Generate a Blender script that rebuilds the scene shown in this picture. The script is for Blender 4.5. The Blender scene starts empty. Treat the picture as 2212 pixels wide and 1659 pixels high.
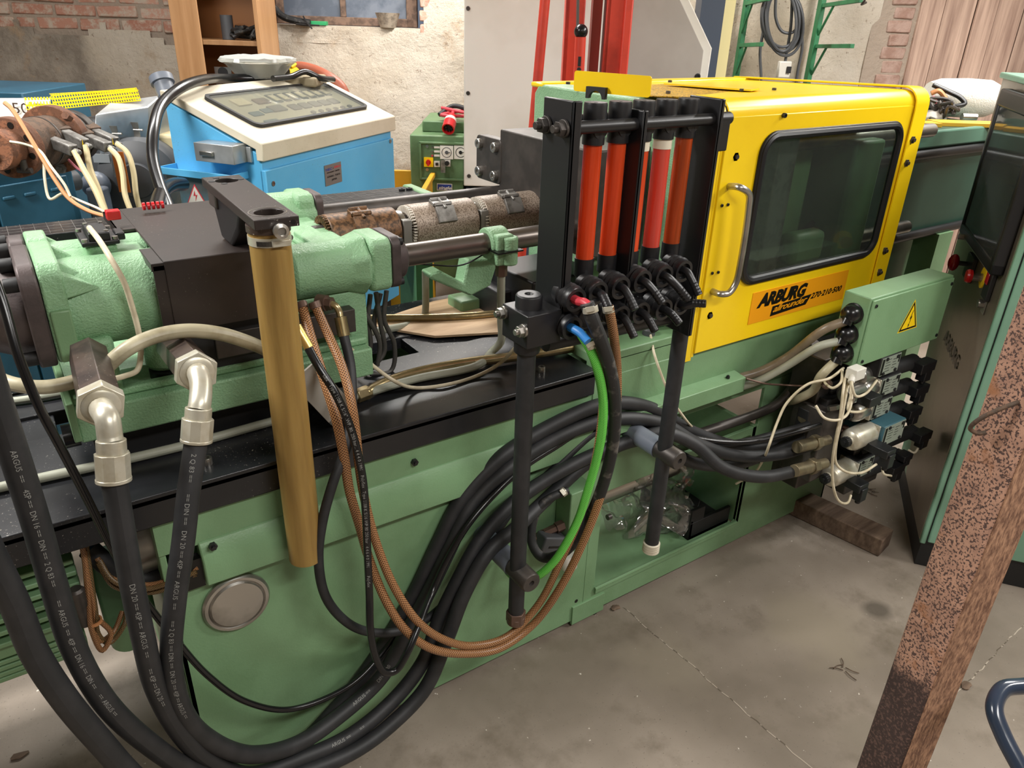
import bpy, bmesh, math, random
from mathutils import Vector, Matrix, noise
random.seed(7)
C = bpy.context.scene.collection
scene = bpy.context.scene
# ---------------------------------------------------------------- camera
cd = bpy.data.cameras.new('camera'); cam = bpy.data.objects.new('camera', cd); C.objects.link(cam)
PT, RO, YA = math.radians(26.17), math.radians(1.876), math.radians(34.97)
CW = Vector((math.sin(YA)*math.cos(PT), math.cos(YA)*math.cos(PT), -math.sin(PT)))
r0 = Vector((math.cos(YA), -math.sin(YA), 0)); u0 = r0.cross(CW)
CA = math.cos(RO)*r0 + math.sin(RO)*u0; CU = -math.sin(RO)*r0 + math.cos(RO)*u0
CP = Vector((0, 0, 1.6)); FP = 1622.0
cam.matrix_world = Matrix(((CA.x, CU.x, -CW.x, CP.x), (CA.y, CU.y, -CW.y, CP.y), (CA.z, CU.z, -CW.z, CP.z), (0, 0, 0, 1)))
cd.sensor_width = 36; cd.lens = 36*FP/2212; cd.clip_start = .05; cd.clip_end = 60
scene.camera = cam
# ---------------------------------------------------------------- world, lamps, exposure
w = bpy.data.worlds.new('world'); scene.world = w; w.use_nodes = True
w.node_tree.nodes['Background'].inputs[0].default_value = (.35, .42, .55, 1)
w.node_tree.nodes['Background'].inputs[1].default_value = .35
def area(loc, size, power, target=None, col=(1, .975, .94)):
    l = bpy.data.lights.new('ceiling_lamp', 'AREA'); l.shape = 'RECTANGLE'; l.size = size[0]; l.size_y = size[1]
    l.energy = power; l.color = col
    o = bpy.data.objects.new('ceiling_lamp', l); C.objects.link(o); o.location = loc
    d = (Vector(target) if target else Vector((loc[0], loc[1], 0))) - Vector(loc)
    o.rotation_euler = d.to_track_quat('-Z', 'Y').to_euler()
area((-1.1, 1.9, 2.75), (1.3, .25), 88)
area((2.3, 3.7, 2.85), (1.3, .25), 78)
area((3.7, 1.0, 2.75), (.25, 1.3), 82)
area((3.4, -.6, 2.75), (1.3, .25), 74)
area((.8, -.8, 2.75), (1.3, .25), 46)
area((.3, 3.5, 2.85), (1.3, .25), 36)
scene.view_settings.view_transform = 'Standard'; scene.view_settings.look = 'None'
scene.view_settings.gamma = 1; scene.view_settings.use_curve_mapping = False
scene.view_settings.exposure = 0.3
# ---------------------------------------------------------------- rays: a photo direction met with a real plane
def ray(px, py): return CA*((px-1106)/FP) - CU*((py-829.5)/FP) + CW
def at(px, py, X=None, Y=None, Z=None, D=None):
    d = ray(px, py)
    if D is not None: t = D
    elif X is not None: t = (X-CP.x)/d.x
    elif Y is not None: t = (Y-CP.y)/d.y
    else: t = (Z-CP.z)/d.z
    return CP + d*t
def onplane(px, py, o, n):
    d = ray(px, py); n = Vector(n); return CP + d*(((Vector(o)-CP).dot(n))/d.dot(n))
WE = Vector((.8192, -.5736, 0)); WN = Vector((.5736, .8192, 0)); UP = Vector((0, 0, 1))
def W3(l, d, z): return WE*l + WN*d + UP*z
# ---------------------------------------------------------------- materials
def lin(h):
    h = h.lstrip('#'); out = []
    for i in (0, 2, 4):
        c = int(h[i:i+2], 16)/255; out.append(c/12.92 if c <= .04045 else ((c+.055)/1.055)**2.4)
    return (*out, 1)
class NT:
    def __init__(s, name):
        s.m = bpy.data.materials.new(name); s.m.use_nodes = True; s.t = s.m.node_tree; s.n = s.t.nodes
        s.b = s.n['Principled BSDF']; s.tc = s.n.new('ShaderNodeTexCoord'); s.co = s.tc.outputs['Object']; s.bmp = None
    def add(s, ty, **k):
        x = s.n.new(ty)
        for a, v in k.items(): setattr(x, a, v)
        return x
    def l(s, a, b): s.t.links.new(a, b)
    def noise(s, scale, detail=4, rough=.6, co=None, stretch=None):
        x = s.add('ShaderNodeTexNoise'); x.inputs['Scale'].default_value = scale; x.inputs['Detail'].default_value = detail
        x.inputs['Roughness'].default_value = rough; c = co or s.co
        if stretch:
            mp = s.add('ShaderNodeMapping'); mp.inputs['Scale'].default_value = stretch; s.l(c, mp.inputs[0]); c = mp.outputs[0]
        s.l(c, x.inputs['Vector']); return x.outputs['Fac']
    def ramp(s, f, a, b, c0=(0, 0, 0, 1), c1=(1, 1, 1, 1)):
        x = s.add('ShaderNodeValToRGB'); e = x.color_ramp.elements
        e[0].position = a; e[1].position = b; e[0].color = c0; e[1].color = c1; s.l(f, x.inputs[0]); return x.outputs[0]
    def mix(s, f, a, b):
        x = s.add('ShaderNodeMix', data_type='RGBA')
        if isinstance(f, float): x.inputs[0].default_value = f
        else: s.l(f, x.inputs[0])
        for i, v in ((6, a), (7, b)):
            if isinstance(v, tuple): x.inputs[i].default_value = v
            else: s.l(v, x.inputs[i])
        return x.outputs[2]
    def bump(s, h, strength=.3, dist=.002):
        x = s.add('ShaderNodeBump'); x.inputs['Strength'].default_value = strength; x.inputs['Distance'].default_value = dist
        s.l(h, x.inputs['Height'])
        if s.bmp: s.l(s.bmp, x.inputs['Normal'])
        s.bmp = x.outputs[0]; s.l(x.outputs[0], s.b.inputs['Normal'])
    def base(s, c):
        if isinstance(c, tuple): s.b.inputs['Base Color'].default_value = c
        else: s.l(c, s.b.inputs['Base Color'])
    def set(s, **k):
        for a, v in k.items(): s.b.inputs[a.replace('_', ' ')].default_value = v
def mat(name, col, rough=.5, metal=0, col2=None, nscale=8, namt=(.45, .62), bscale=0, bstr=.3, bdist=.001, dust=0, dustcol='#cfc8bd', **k):
    t = NT(name); c = lin(col)
    if col2: c = t.mix(t.ramp(t.noise(nscale), namt[0], namt[1]), c, lin(col2))
    if dust: c = t.mix(t.mix(t.ramp(t.noise(3, 3), .45, .62), (0, 0, 0, 1), t.ramp(t.noise(230, 2), (.66), .74)), c, lin(dustcol))
    t.base(c); t.set(Roughness=rough, Metallic=metal, **k)
    if bscale: t.bump(t.noise(bscale, 3), bstr, bdist)
    return t.m
M = {}
M['green'] = mat('green_paint', '#7b9f76', .42, col2='#73966d', nscale=5, bscale=230, bstr=.5, bdist=.001)
M['cast'] = mat('green_hammered_paint', '#8db68d', .36, col2='#82ab82', nscale=9, bscale=230, bstr=1, bdist=.0022)
M['green_dk'] = mat('green_inner_paint', '#4f7b55', .45, col2='#456d4a', nscale=6)
M['greencab'] = mat('cabinet_green_paint', '#7aa38b', .42, col2='#729a83', nscale=4, bscale=400, bstr=.25, bdist=.0006)
M['greenpanel'] = mat('dark_green_cover_paint', '#2f5143', .4, col2='#2a493c', nscale=3)
M['oldgreen'] = mat('olive_green_paint', '#5f7d55', .5, col2='#4f6b47', nscale=7)
M['yellow'] = mat('yellow_enamel', '#fad317', .28, col2='#f5cc14', nscale=3, bscale=120, bstr=.05, bdist=.0005)
M['blackpaint'] = mat('black_paint_dusty', '#1d1e21', .3, col2='#27282b', nscale=6, dust=1, bscale=500, bstr=.15, bdist=.0003)
M['cover'] = mat('dark_brown_steel_cover', '#332b28', .42, .2, col2='#2a2523', nscale=5, dust=1)
M['dark'] = mat('black_plastic', '#1c1c1e', .38)
M['darkmat'] = mat('matte_black', '#1b1b1c', .6)
M['steelgrey'] = mat('dark_grey_steel', '#4a4643', .45, .6, col2='#5a5450', nscale=10, bscale=200, bstr=.2, bdist=.0005)
M['flange'] = mat('grey_brown_cast_iron', '#574d4c', .5, .35, col2='#4a4241', nscale=20, bscale=300, bstr=.4, bdist=.0008)
M['hexsteel'] = mat('blackened_hex_steel', '#54463f', .4, .5, col2='#3a302d', nscale=18, dust=1)
M['zinc'] = mat('zinc_plated_steel', '#cdc9b9', .36, .5, col2='#bdb59f', nscale=25)
M['chrome'] = mat('brushed_steel', '#b9b6b0', .28, .9, col2='#8f8b84', nscale=6)
M['stainless'] = mat('brushed_stainless', '#8d8374', .36, .7, col2='#766c5f', nscale=2.5)
M['brass'] = mat('champagne_plating', '#b3a27c', .3, .8, col2='#97875f', nscale=12)
M['gold'] = mat('gold_plating', '#caa964', .28, .8)
M['dullzinc'] = mat('dull_yellow_zinc', '#8f8369', .4, .7, col2='#6f6654', nscale=20)
M['copper'] = mat('brown_fitting', '#6b554a', .45, .5)
M['rubber'] = mat('black_rubber', '#232426', .55, col2='#2c2c2e', nscale=20, bscale=90, bstr=.15, bdist=.0006)
M['dustrubber'] = mat('scuffed_black_rubber', '#222222', .6, col2='#77716a', nscale=30, namt=(.56, .78), bscale=120, bstr=.3, bdist=.001)
M['gloss'] = mat('glossy_black_hose', '#121214', .26)
M['cream_tube'] = mat('cream_conduit', '#b5ad92', .4, col2='#968d73', nscale=14)
M['grey_tube'] = mat('grey_conduit', '#a8aa9a', .45, col2='#9a9c8c', nscale=10)
M['browntube'] = mat('brown_grey_conduit', '#857763', .35, col2='#6b5f50', nscale=10)
M['cream'] = mat('cream_cable', '#d8cdb2', .45, col2='#bfb397', nscale=20)
M['wire'] = mat('grey_braided_wire', '#55534f', .5, .3, bscale=900, bstr=.5, bdist=.0005)
M['white'] = mat('white_plastic', '#d9d6cc', .5)
M['print'] = mat('light_hose_print', '#8d8d89', .6)
M['blackink'] = mat('black_ink', '#0b0a08', .4)
M['pvc'] = mat('grey_plastic_sleeve', '#6f757f', .35, col2='#717987', nscale=8)
M['amber_tape'] = mat('white_tape', '#d9d0bb', .6)
M['red'] = mat('red_plastic', '#c41f24', .3)
M['redknob'] = mat('dark_red_gloss', '#8f0f1c', .15)
M['blueplug'] = mat('blue_plastic', '#2f7cc4', .4)
M['redplug'] = mat('red_soft_plastic', '#c33a45', .4)
M['sticker'] = mat('orange_sticker', '#f0a015', .35)
M['bluecon'] = mat('light_blue_paint', '#58aedd', .42, col2='#62b4e0', nscale=3, dust=.3, dustcol='#5c5347')
M['ivory'] = mat('ivory_paint', '#d9d0ba', .45, col2='#cec4ac', nscale=4, dust=.3, dustcol='#7a6f60')
M['petrol'] = mat('petrol_blue_paint', '#27566c', .4, col2='#224d61', nscale=4)
M['whitecab'] = mat('off_white_paint', '#dcd8cf', .5, col2='#d2cdc2', nscale=2)
M['instr'] = mat('instrument_grey', '#b3ae9f', .5)
M['greycab'] = mat('warm_grey_panel', '#aaa49c', .5, col2='#a09a91', nscale=2)
M['navy'] = mat('dark_slate_paint', '#3c4554', .5)
M['paleyel'] = mat('pale_yellow_paint', '#e3d59b', .5)
M['redpaint'] = mat('red_machine_paint', '#d0402e', .42, col2='#bb3a2c', nscale=7)
M['wood'] = None
M['crate'] = mat('yellow_crate_plastic', '#d7a52c', .5)
M['heater'] = mat('speckled_heater_steel', '#a8998a', .5, .2, col2='#6b5b4d', nscale=320, namt=(.44, .6), dust=1)
M['heater_br'] = mat('burnt_heater_steel', '#7d5a3c', .5, .2, col2='#43301f', nscale=110, namt=(.4, .6), dust=1, dustcol='#b79a4a')
M['ceramic'] = mat('ceramic_white', '#d9d2c6', .6)
M['plug_grey'] = mat('weathered_aluminium', '#8c8a86', .45, .6, col2='#6b6864', nscale=30)
M['silverbox'] = mat('bright_sheet_steel', '#b9bcbe', .3, .55, col2='#8d9092', nscale=4)
M['greyplas'] = mat('grey_plastic', '#4b4d50', .5)
M['tan'] = mat('cream_plastic', '#d8c79b', .5)
M['ladder'] = mat('ladder_green_paint', '#2f7c4f', .45, col2='#2a6b45', nscale=12)
M['silverplate'] = mat('label_plate_grey', '#8b8984', .4, .5)
M['platelabel'] = mat('valve_label_silver', '#a9b3a6', .4, .4)
M['cardboard'] = mat('corrugated_paper', '#a8a399', .7)
M['orangecable'] = mat('orange_cloth_cable', '#c98b5a', .6)
M['bluepr'] = mat('blue_print', '#2b3f8e', .4); M['redpr'] = mat('red_print', '#c8434a', .4)
M['rope'] = mat('white_rope', '#e3ded3', .7, bscale=200, bstr=.8, bdist=.003)
M['pinkwire'] = mat('pink_wire', '#c9707b', .5)
M['epoxy'] = mat('dark_violet_smear', '#2b2026', .2)
def rusty(name, c0, c1, c2, sc=60, metal=.2):
    t = NT(name)
    v = t.ramp(t.noise(sc, 6, .75), .47, .53)
    c = t.mix(v, lin(c0), lin(c1))
    c = t.mix(t.ramp(t.noise(9, 4), .5, .62), c, t.mix(t.ramp(t.noise(sc*.9, 5, .7), .42, .5), lin(c2), lin(c0)))
    t.base(c); t.set(Roughness=.75, Metallic=metal); t.bump(v, .6, .0012); return t.m
M['rust'] = rusty('rusted_steel', '#6b4a40', '#b98a70', '#b07650', 120, 0)
M['rust2'] = rusty('rusted_machine_iron', '#54463b', '#665040', '#6e5745', 25, .3)
M['rustor'] = rusty('orange_rust_iron', '#6b4733', '#8a5a3f', '#54392b', 40, .1)
def colrust():
    t = NT('pitted_rust'); v = t.ramp(t.noise(230, 3, .55), .44, .48); a = t.mix(t.ramp(t.noise(30, 5), .4, .65), lin('#bb917a'), lin('#a17b68'))
    c = t.mix(v, lin('#54403a'), a); c = t.mix(t.ramp(t.noise(14, 4), .6, .7), c, lin('#a3704e'))
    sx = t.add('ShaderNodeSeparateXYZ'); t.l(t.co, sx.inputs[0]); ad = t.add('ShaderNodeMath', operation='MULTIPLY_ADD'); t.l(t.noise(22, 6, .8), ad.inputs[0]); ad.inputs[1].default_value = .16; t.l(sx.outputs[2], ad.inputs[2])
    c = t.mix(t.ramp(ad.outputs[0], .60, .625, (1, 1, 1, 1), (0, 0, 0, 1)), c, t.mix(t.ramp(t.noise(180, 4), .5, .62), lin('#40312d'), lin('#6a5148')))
    t.base(c); t.set(Roughness=.8); t.bump(v, .5, .001); return t.m
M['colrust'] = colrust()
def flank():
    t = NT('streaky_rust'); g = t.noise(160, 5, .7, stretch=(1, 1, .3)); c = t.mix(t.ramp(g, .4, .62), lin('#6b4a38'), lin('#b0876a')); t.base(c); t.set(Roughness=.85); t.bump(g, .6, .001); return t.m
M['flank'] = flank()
def fl():
    t = NT('concrete_floor')
    big = t.noise(1.1, 5, .6); c = t.mix(t.ramp(big, .38, .62), lin('#7b7063'), lin('#998d80'))
    c = t.mix(t.ramp(t.noise(4.5, 6, .65), .52, .72), c, lin('#6e6355'))
    c = t.mix(t.ramp(t.noise(160, 2), .66, .72), c, lin('#6f655a'))
    c = t.mix(t.ramp(t.noise(55, 3), .70, .74), c, lin('#d8cfc2'))
    # oil spots, fixed to the floor
    for (x, y, r, col) in ((1.95, .80, .045, '#4c443a'), (1.72, .86, .16, '#8b806f'), (1.25, 1.0, .12, '#8f8474'), (2.2, .35, .12, '#857a69'), (1.5, .55, .07, '#7c7264')):
        mp = t.add('ShaderNodeMapping'); mp.inputs['Location'].default_value = (-x, -y, 0); t.l(t.co, mp.inputs[0])
        nz = t.add('ShaderNodeTexNoise'); nz.inputs['Scale'].default_value = 9; t.l(t.co, nz.inputs['Vector'])
        vm = t.add('ShaderNodeVectorMath', operation='LENGTH'); t.l(mp.outputs[0], vm.inputs[0])
        ad = t.add('ShaderNodeMath', operation='MULTIPLY_ADD'); t.l(nz.outputs['Fac'], ad.inputs[0]); ad.inputs[1].default_value = r*1.4; t.l(vm.outputs['Value'], ad.inputs[2])
        c = t.mix(t.ramp(ad.outputs[0], r*1.2, r*1.9, (.8, .8, .8, 1), (0, 0, 0, 1)), c, lin(col))
    t.base(c); t.set(Roughness=.6); t.bump(t.noise(60, 5), .25, .002); return t.m
M['floor'] = fl()
def plaster():
    t = NT('stained_plaster')
    c = t.mix(t.ramp(t.noise(1.3, 5), .4, .62), lin('#beb09c'), lin('#d6ccbd'))
    # old cement render stays grey on the left bay, with a soft ragged edge
    sx = t.add('ShaderNodeSeparateXYZ'); t.l(t.co, sx.inputs[0])
    ad = t.add('ShaderNodeMath', operation='MULTIPLY_ADD'); t.l(t.noise(2.2, 5), ad.inputs[0]); ad.inputs[1].default_value = .5; t.l(sx.outputs[0], ad.inputs[2])
    c = t.mix(t.ramp(ad.outputs[0], .9, 1.1, (1, 1, 1, 1), (0, 0, 0, 1)), c, t.mix(t.ramp(t.noise(7, 6, .7), .4, .62), lin('#8b8175'), lin('#a79d90')))
    c = t.mix(t.ramp(t.noise(26, 6, .75), .6, .68), c, lin('#8a7562'))
    c = t.mix(t.ramp(t.noise(3.2, 6, .7), .58, .7), c, lin('#b39b80'))
    t.base(c); t.set(Roughness=.9); t.bump(t.noise(14, 8, .7), .8, .02); t.bump(t.noise(90, 4, .6), .4, .004); return t.m
M['plaster'] = plaster()
def brickm():
    t = NT('old_brick'); oi = t.add('ShaderNodeObjectInfo')
    c = t.mix(oi.outputs['Random'], lin('#b27d69'), lin('#c99a86'))
    c = t.mix(t.ramp(t.noise(14, 6, .75), .46, .6), c, lin('#c6b6a6'))
    t.base(c); t.set(Roughness=.9); t.bump(t.noise(40, 5), .6, .006); return t.m
M['brick'] = brickm()
M['brickpale'] = mat('whitewashed_brick', '#b3978a', .9, col2='#a08072', nscale=12, bscale=40, bstr=.8, bdist=.008)
def woodm(name, a, b, st=(1, 1, .08), sc=30, rough=.55):
    t = NT(name); oi = t.add('ShaderNodeObjectInfo')
    g = t.noise(sc, 6, .65, stretch=st)
    c = t.mix(t.ramp(g, .35, .68), lin(a), lin(b))
    hs = t.add('ShaderNodeHueSaturation'); t.l(c, hs.inputs['Color'])
    ma = t.add('ShaderNodeMath', operation='MULTIPLY_ADD'); t.l(oi.outputs['Random'], ma.inputs[0]); ma.inputs[1].default_value = .3; ma.inputs[2].default_value = .85
    t.l(ma.outputs[0], hs.inputs['Value']); t.base(hs.outputs[0]); t.set(Roughness=rough); t.bump(g, .2, .002); return t.m
M['plank'] = woodm('weathered_planks', '#94786a', '#d0b3a0', (1, 1, .05), 22, .8)
M['wood'] = woodm('varnished_pine', '#9a714a', '#b0875f', (1, 1, .06), 18, .4)
M['ply'] = woodm('plywood_board', '#b09170', '#d0b48f', (.3, 2, 1), 14, .7)
M['oldwood'] = woodm('dirty_timber', '#4d3d31', '#796554', (.2, 2, 1), 20, .9)
def braid(name, a, b, sc=1.0):
    t = NT(name); uv = t.tc.outputs['UV']; sx = t.add('ShaderNodeSeparateXYZ'); t.l(uv, sx.inputs[0])
    fs = []
    for sg in (1, -1):
        m1 = t.add('ShaderNodeMath', operation='MULTIPLY'); t.l(sx.outputs[0], m1.inputs[0]); m1.inputs[1].default_value = 1100*sg*sc
        m2 = t.add('ShaderNodeMath', operation='MULTIPLY_ADD'); t.l(sx.outputs[1], m2.inputs[0]); m2.inputs[1].default_value = 2*math.pi*9; t.l(m1.outputs[0], m2.inputs[2])
        si = t.add('ShaderNodeMath', operation='SINE'); t.l(m2.outputs[0], si.inputs[0]); fs.append(si.outputs[0])
    mx = t.add('ShaderNodeMath', operation='MAXIMUM'); t.l(fs[0], mx.inputs[0]); t.l(fs[1], mx.inputs[1])
    f = t.ramp(mx.outputs[0], .55, .9); c = t.mix(f, lin(a), lin(b)); t.base(c); t.set(Roughness=.35); t.bump(f, .3, .0005); return t.m
M['braid'] = braid('brown_braided_hose', '#5a3820', '#c08e60')
M['braid_dk'] = braid('dull_brown_braided_hose', '#3a2a1a', '#8a6f45')
M['braid_gr'] = braid('green_braided_hose', '#3fae35', '#86da63', 1.4)
def bristle(): pass
def glass(name, tint, gl=.12, rough=.05, k=.03):
    t = NT(name); tr = t.add('ShaderNodeBsdfTransparent'); tr.inputs[0].default_value = lin(tint)
    g = t.add('ShaderNodeBsdfGlossy'); g.inputs['Roughness'].default_value = rough
    df = t.add('ShaderNodeBsdfDiffuse'); df.inputs[0].default_value = (.5, .52, .5, 1)
    lw = t.add('ShaderNodeLayerWeight'); pw_ = t.add('ShaderNodeMath', operation='POWER'); t.l(lw.outputs['Facing'], pw_.inputs[0]); pw_.inputs[1].default_value = 4
    fr = t.add('ShaderNodeMath', operation='MULTIPLY_ADD'); t.l(pw_.outputs[0], fr.inputs[0]); fr.inputs[1].default_value = .5; fr.inputs[2].default_value = k
    m = t.add('ShaderNodeMixShader'); t.l(fr.outputs[0], m.inputs[0]); t.l(tr.outputs[0], m.inputs[1]); t.l(g.outputs[0], m.inputs[2])
    m2 = t.add('ShaderNodeMixShader'); m2.inputs[0].default_value = gl; t.l(m.outputs[0], m2.inputs[1]); t.l(df.outputs[0], m2.inputs[2])
    t.l(m2.outputs[0], t.n['Material Output'].inputs[0]); return t.m
M['pane'] = glass('clear_guard_pane', '#ccd2cc', .03)
M['visor'] = glass('smoky_visor_pane', '#b4bdb9', .05)
M['dusty'] = glass('dusty_cover_pane', '#e6e6df', .10)
M['film'] = glass('crumpled_film', '#f4f3ee', .12, .12, .3)
M['milkyfilm'] = glass('milky_film', '#f4f3ee', .5, .2, .2)
M['dirtypane'] = mat('dirty_window_pane', '#5d6674', .35, col2='#79818d', nscale=6)
M['blister'] = glass('clear_blister', '#e8e5de', .15)
def tube_mat(name, a, b, tr=.3, rough=.12):
    t = NT(name); c = t.mix(t.ramp(t.noise(40, 4, stretch=(1, 1, .08)), .4, .7), lin(a), lin(b)); t.base(c)
    t.set(Roughness=rough, Transmission_Weight=tr, IOR=1.3); t.b.inputs['Subsurface Weight'].default_value = .15
    t.b.inputs['Subsurface Radius'].default_value = (.02, .006, .003); return t.m
def rtube(name, a, b, tint, k):
    t = NT(name); c = t.mix(t.ramp(t.noise(60, 5, stretch=(1, 1, .05)), .38, .7), lin(a), lin(b)); t.base(c); t.set(Roughness=.15)
    tr = t.add('ShaderNodeBsdfTransparent'); tr.inputs[0].default_value = lin(tint)
    m = t.add('ShaderNodeMixShader'); m.inputs[0].default_value = k; t.l(t.b.outputs[0], m.inputs[1]); t.l(tr.outputs[0], m.inputs[2]); t.l(m.outputs[0], t.n['Material Output'].inputs[0]); return t.m
M['redtube'] = rtube('red_flow_tube', '#ee5a2e', '#c4411a', '#ff7040', .3)
M['redtube2'] = rtube('stained_red_flow_tube', '#cc5526', '#8a3f1c', '#e0602f', .3)
M['redtube3'] = rtube('pinkish_red_flow_tube', '#e24a36', '#d9695c', '#ff6a50', .3)
M['amber'] = tube_mat('amber_plastic_tube', '#a5864c', '#8a6d3c', .10, .35)
# ---------------------------------------------------------------- mesh builder
ROOT = {}
def perp(d):
    d = d.normalized(); a = Vector((0, 0, 1)) if abs(d.z) < .9 else Vector((1, 0, 0))
    x = d.cross(a).normalized(); return x, d.cross(x).normalized()
def spline(pts, n=8):
    P = [Vector(p) for p in pts]
    if len(P) < 3: return P
    P = [2*P[0]-P[1]] + P + [2*P[-1]-P[-2]]; out = []
    for i in range(1, len(P)-2):
        a, b, c, d = P[i-1:i+3]
        t0 = 0; t1 = t0+max((b-a).length, 1e-6)**.5; t2 = t1+max((c-b).length, 1e-6)**.5; t3 = t2+max((d-c).length, 1e-6)**.5
        for k in range(n):
            t = t1+(t2-t1)*k/n
            A1 = a*((t1-t)/(t1-t0))+b*((t-t0)/(t1-t0)); A2 = b*((t2-t)/(t2-t1))+c*((t-t1)/(t2-t1)); A3 = c*((t3-t)/(t3-t2))+d*((t-t2)/(t3-t2))
            B1 = A1*((t2-t)/(t2-t0))+A2*((t-t0)/(t2-t0)); B2 = A2*((t3-t)/(t3-t1))+A3*((t-t1)/(t3-t1))
            out.append(B1*((t2-t)/(t2-t1))+B2*((t-t1)/(t2-t1)))
    out.append(P[-2]); return out
def frames(P):
    fr = []; t = (P[1]-P[0]).normalized(); x, y = perp(t)
    for i, p in enumerate(P):
        t2 = (P[min(i+1, len(P)-1)]-P[max(i-1, 0)]).normalized(); q = t.rotation_difference(t2); x = q @ x; t = t2
        x = (x - t*x.dot(t)).normalized(); fr.append((p, t, x, t.cross(x)))
    return fr
class MB:
    def __init__(s): s.v = []; s.f = []; s.uv = None
    def add(s, vs, fs):
        o = len(s.v); s.v += [Vector(v) for v in vs]; s.f += [tuple(i+o for i in f) for f in fs]; return s
    def obox(s, c, hx, hy, hz):
        c = Vector(c); vs = [c+a*hx+b*hy+d*hz for a in (-1, 1) for b in (-1, 1) for d in (-1, 1)]
        fs = [(0, 1, 3, 2), (4, 6, 7, 5), (0, 4, 5, 1), (2, 3, 7, 6), (0, 2, 6, 4), (1, 5, 7, 3)]
        if hx.cross(hy).dot(hz) < 0: fs = [tuple(reversed(f)) for f in fs]
        return s.add(vs, fs)
    def box(s, x0, x1, y0, y1, z0, z1):
        return s.obox(((x0+x1)/2, (y0+y1)/2, (z0+z1)/2), Vector(((x1-x0)/2, 0, 0)), Vector((0, (y1-y0)/2, 0)), Vector((0, 0, (z1-z0)/2)))
    def wbox(s, l0, l1, d0, d1, z0, z1):
        return s.obox(W3((l0+l1)/2, (d0+d1)/2, (z0+z1)/2), WE*(l1-l0)/2, WN*(d1-d0)/2, UP*(z1-z0)/2)
    def cyl(s, p0, p1, r0, r1=None, n=20, rot=0):
        p0, p1 = Vector(p0), Vector(p1); r1 = r0 if r1 is None else r1; x, y = perp(p1-p0)
        vs = []
        for p, r in ((p0, r0), (p1, r1)):
            vs += [p+(x*math.cos(rot+2*math.pi*k/n)+y*math.sin(rot+2*math.pi*k/n))*r for k in range(n)]
        return s.add(vs, [(k, (k+1) % n, n+(k+1) % n, n+k) for k in range(n)] + [tuple(range(n-1, -1, -1)), tuple(range(n, 2*n))])
    def pipe(s, p0, p1, r, ri, n=24):
        p0, p1 = Vector(p0), Vector(p1); x, y = perp(p1-p0); vs = []
        for p, q in ((p0, r), (p1, r), (p1, ri), (p0, ri)):
            vs += [p+(x*math.cos(2*math.pi*k/n)+y*math.sin(2*math.pi*k/n))*q for k in range(n)]
        return s.add(vs, [(a*n+k, a*n+(k+1) % n, ((a+1) % 4)*n+(k+1) % n, ((a+1) % 4)*n+k) for a in range(4) for k in range(n)])
    def tube(s, pts, r, n=14, sm=8, raw=False):
        P = pts if raw else spline(pts, sm); o = len(s.v); L = 0; uv = []
        for i, (p, t, x, y) in enumerate(frames(P)):
            if i: L += (P[i]-P[i-1]).length
            for k in range(n+1):
                a = 2*math.pi*k/n; s.v.append(p+(x*math.cos(a)+y*math.sin(a))*(r(i/(len(P)-1)) if callable(r) else r)); uv.append((L, k/n))
        m = n+1
        for i in range(len(P)-1):
            for k in range(n): s.f.append((o+i*m+k, o+i*m+k+1, o+(i+1)*m+k+1, o+(i+1)*m+k))
        e = o+(len(P)-1)*m
        s.f.append(tuple(o+k for k in range(n-1, -1, -1))); s.f.append(tuple(e+k for k in range(n)))
        s.uv = (s.uv or []) + uv; return s
    def lathe(s, o, ax, prof, n=24):
        o, ax = Vector(o), Vector(ax).normalized(); x, y = perp(ax); b = len(s.v)
        for r, h in prof:
            for k in range(n): s.v.append(o+ax*h+(x*math.cos(2*math.pi*k/n)+y*math.sin(2*math.pi*k/n))*max(r, 1e-5))
        for i in range(len(prof)-1):
            for k in range(n): s.f.append((b+i*n+k, b+i*n+(k+1) % n, b+(i+1)*n+(k+1) % n, b+(i+1)*n+k))
        s.f.append(tuple(b+k for k in range(n-1, -1, -1))); s.f.append(tuple(b+(len(prof)-1)*n+k for k in range(n)))
        return s
    def sphere(s, c, r, n=16, sc=(1, 1, 1)):
        c = Vector(c); prof = [(math.sin(math.pi*i/(n//2))*r, -math.cos(math.pi*i/(n//2))*r) for i in range(n//2+1)]
        o = len(s.v); s.lathe((0, 0, 0), (0, 0, 1), prof, n)
        for i in range(o, len(s.v)): v = s.v[i]; s.v[i] = c+Vector((v.x*sc[0], v.y*sc[1], v.z*sc[2]))
        return s
    def prism(s, poly, vec):
        n = len(poly); P = [Vector(p) for p in poly]; vec = Vector(vec)
        nn = Vector((0, 0, 0))
        for i in range(n): nn += P[i].cross(P[(i+1) % n])
        if nn.dot(vec) < 0: P.reverse()
        return s.add(P+[p+vec for p in P], [tuple(range(n-1, -1, -1)), tuple(range(n, 2*n))] + [(i, (i+1) % n, n+(i+1) % n, n+i) for i in range(n)])
    def plate(s, loops, o, ax, ay, th):
        bm = bmesh.new(); o = Vector(o); nz = ax.cross(ay).normalized()*th; es = []
        for lp in loops:
            vs = [bm.verts.new(o+ax*p[0]+ay*p[1]) for p in lp]
            es += [bm.edges.new((vs[i], vs[(i+1) % len(vs)])) for i in range(len(vs))]
        bmesh.ops.triangle_fill(bm, edges=es, use_beauty=True, use_dissolve=False)
        g = bmesh.ops.extrude_face_region(bm, geom=bm.faces[:])
        bmesh.ops.translate(bm, verts=[x for x in g['geom'] if isinstance(x, bmesh.types.BMVert)], vec=nz)
        bmesh.ops.recalc_face_normals(bm, faces=bm.faces[:]); bm.verts.index_update()
        s.add([v.co.copy() for v in bm.verts], [tuple(v.index for v in f.verts) for f in bm.faces]); bm.free(); return s
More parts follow.
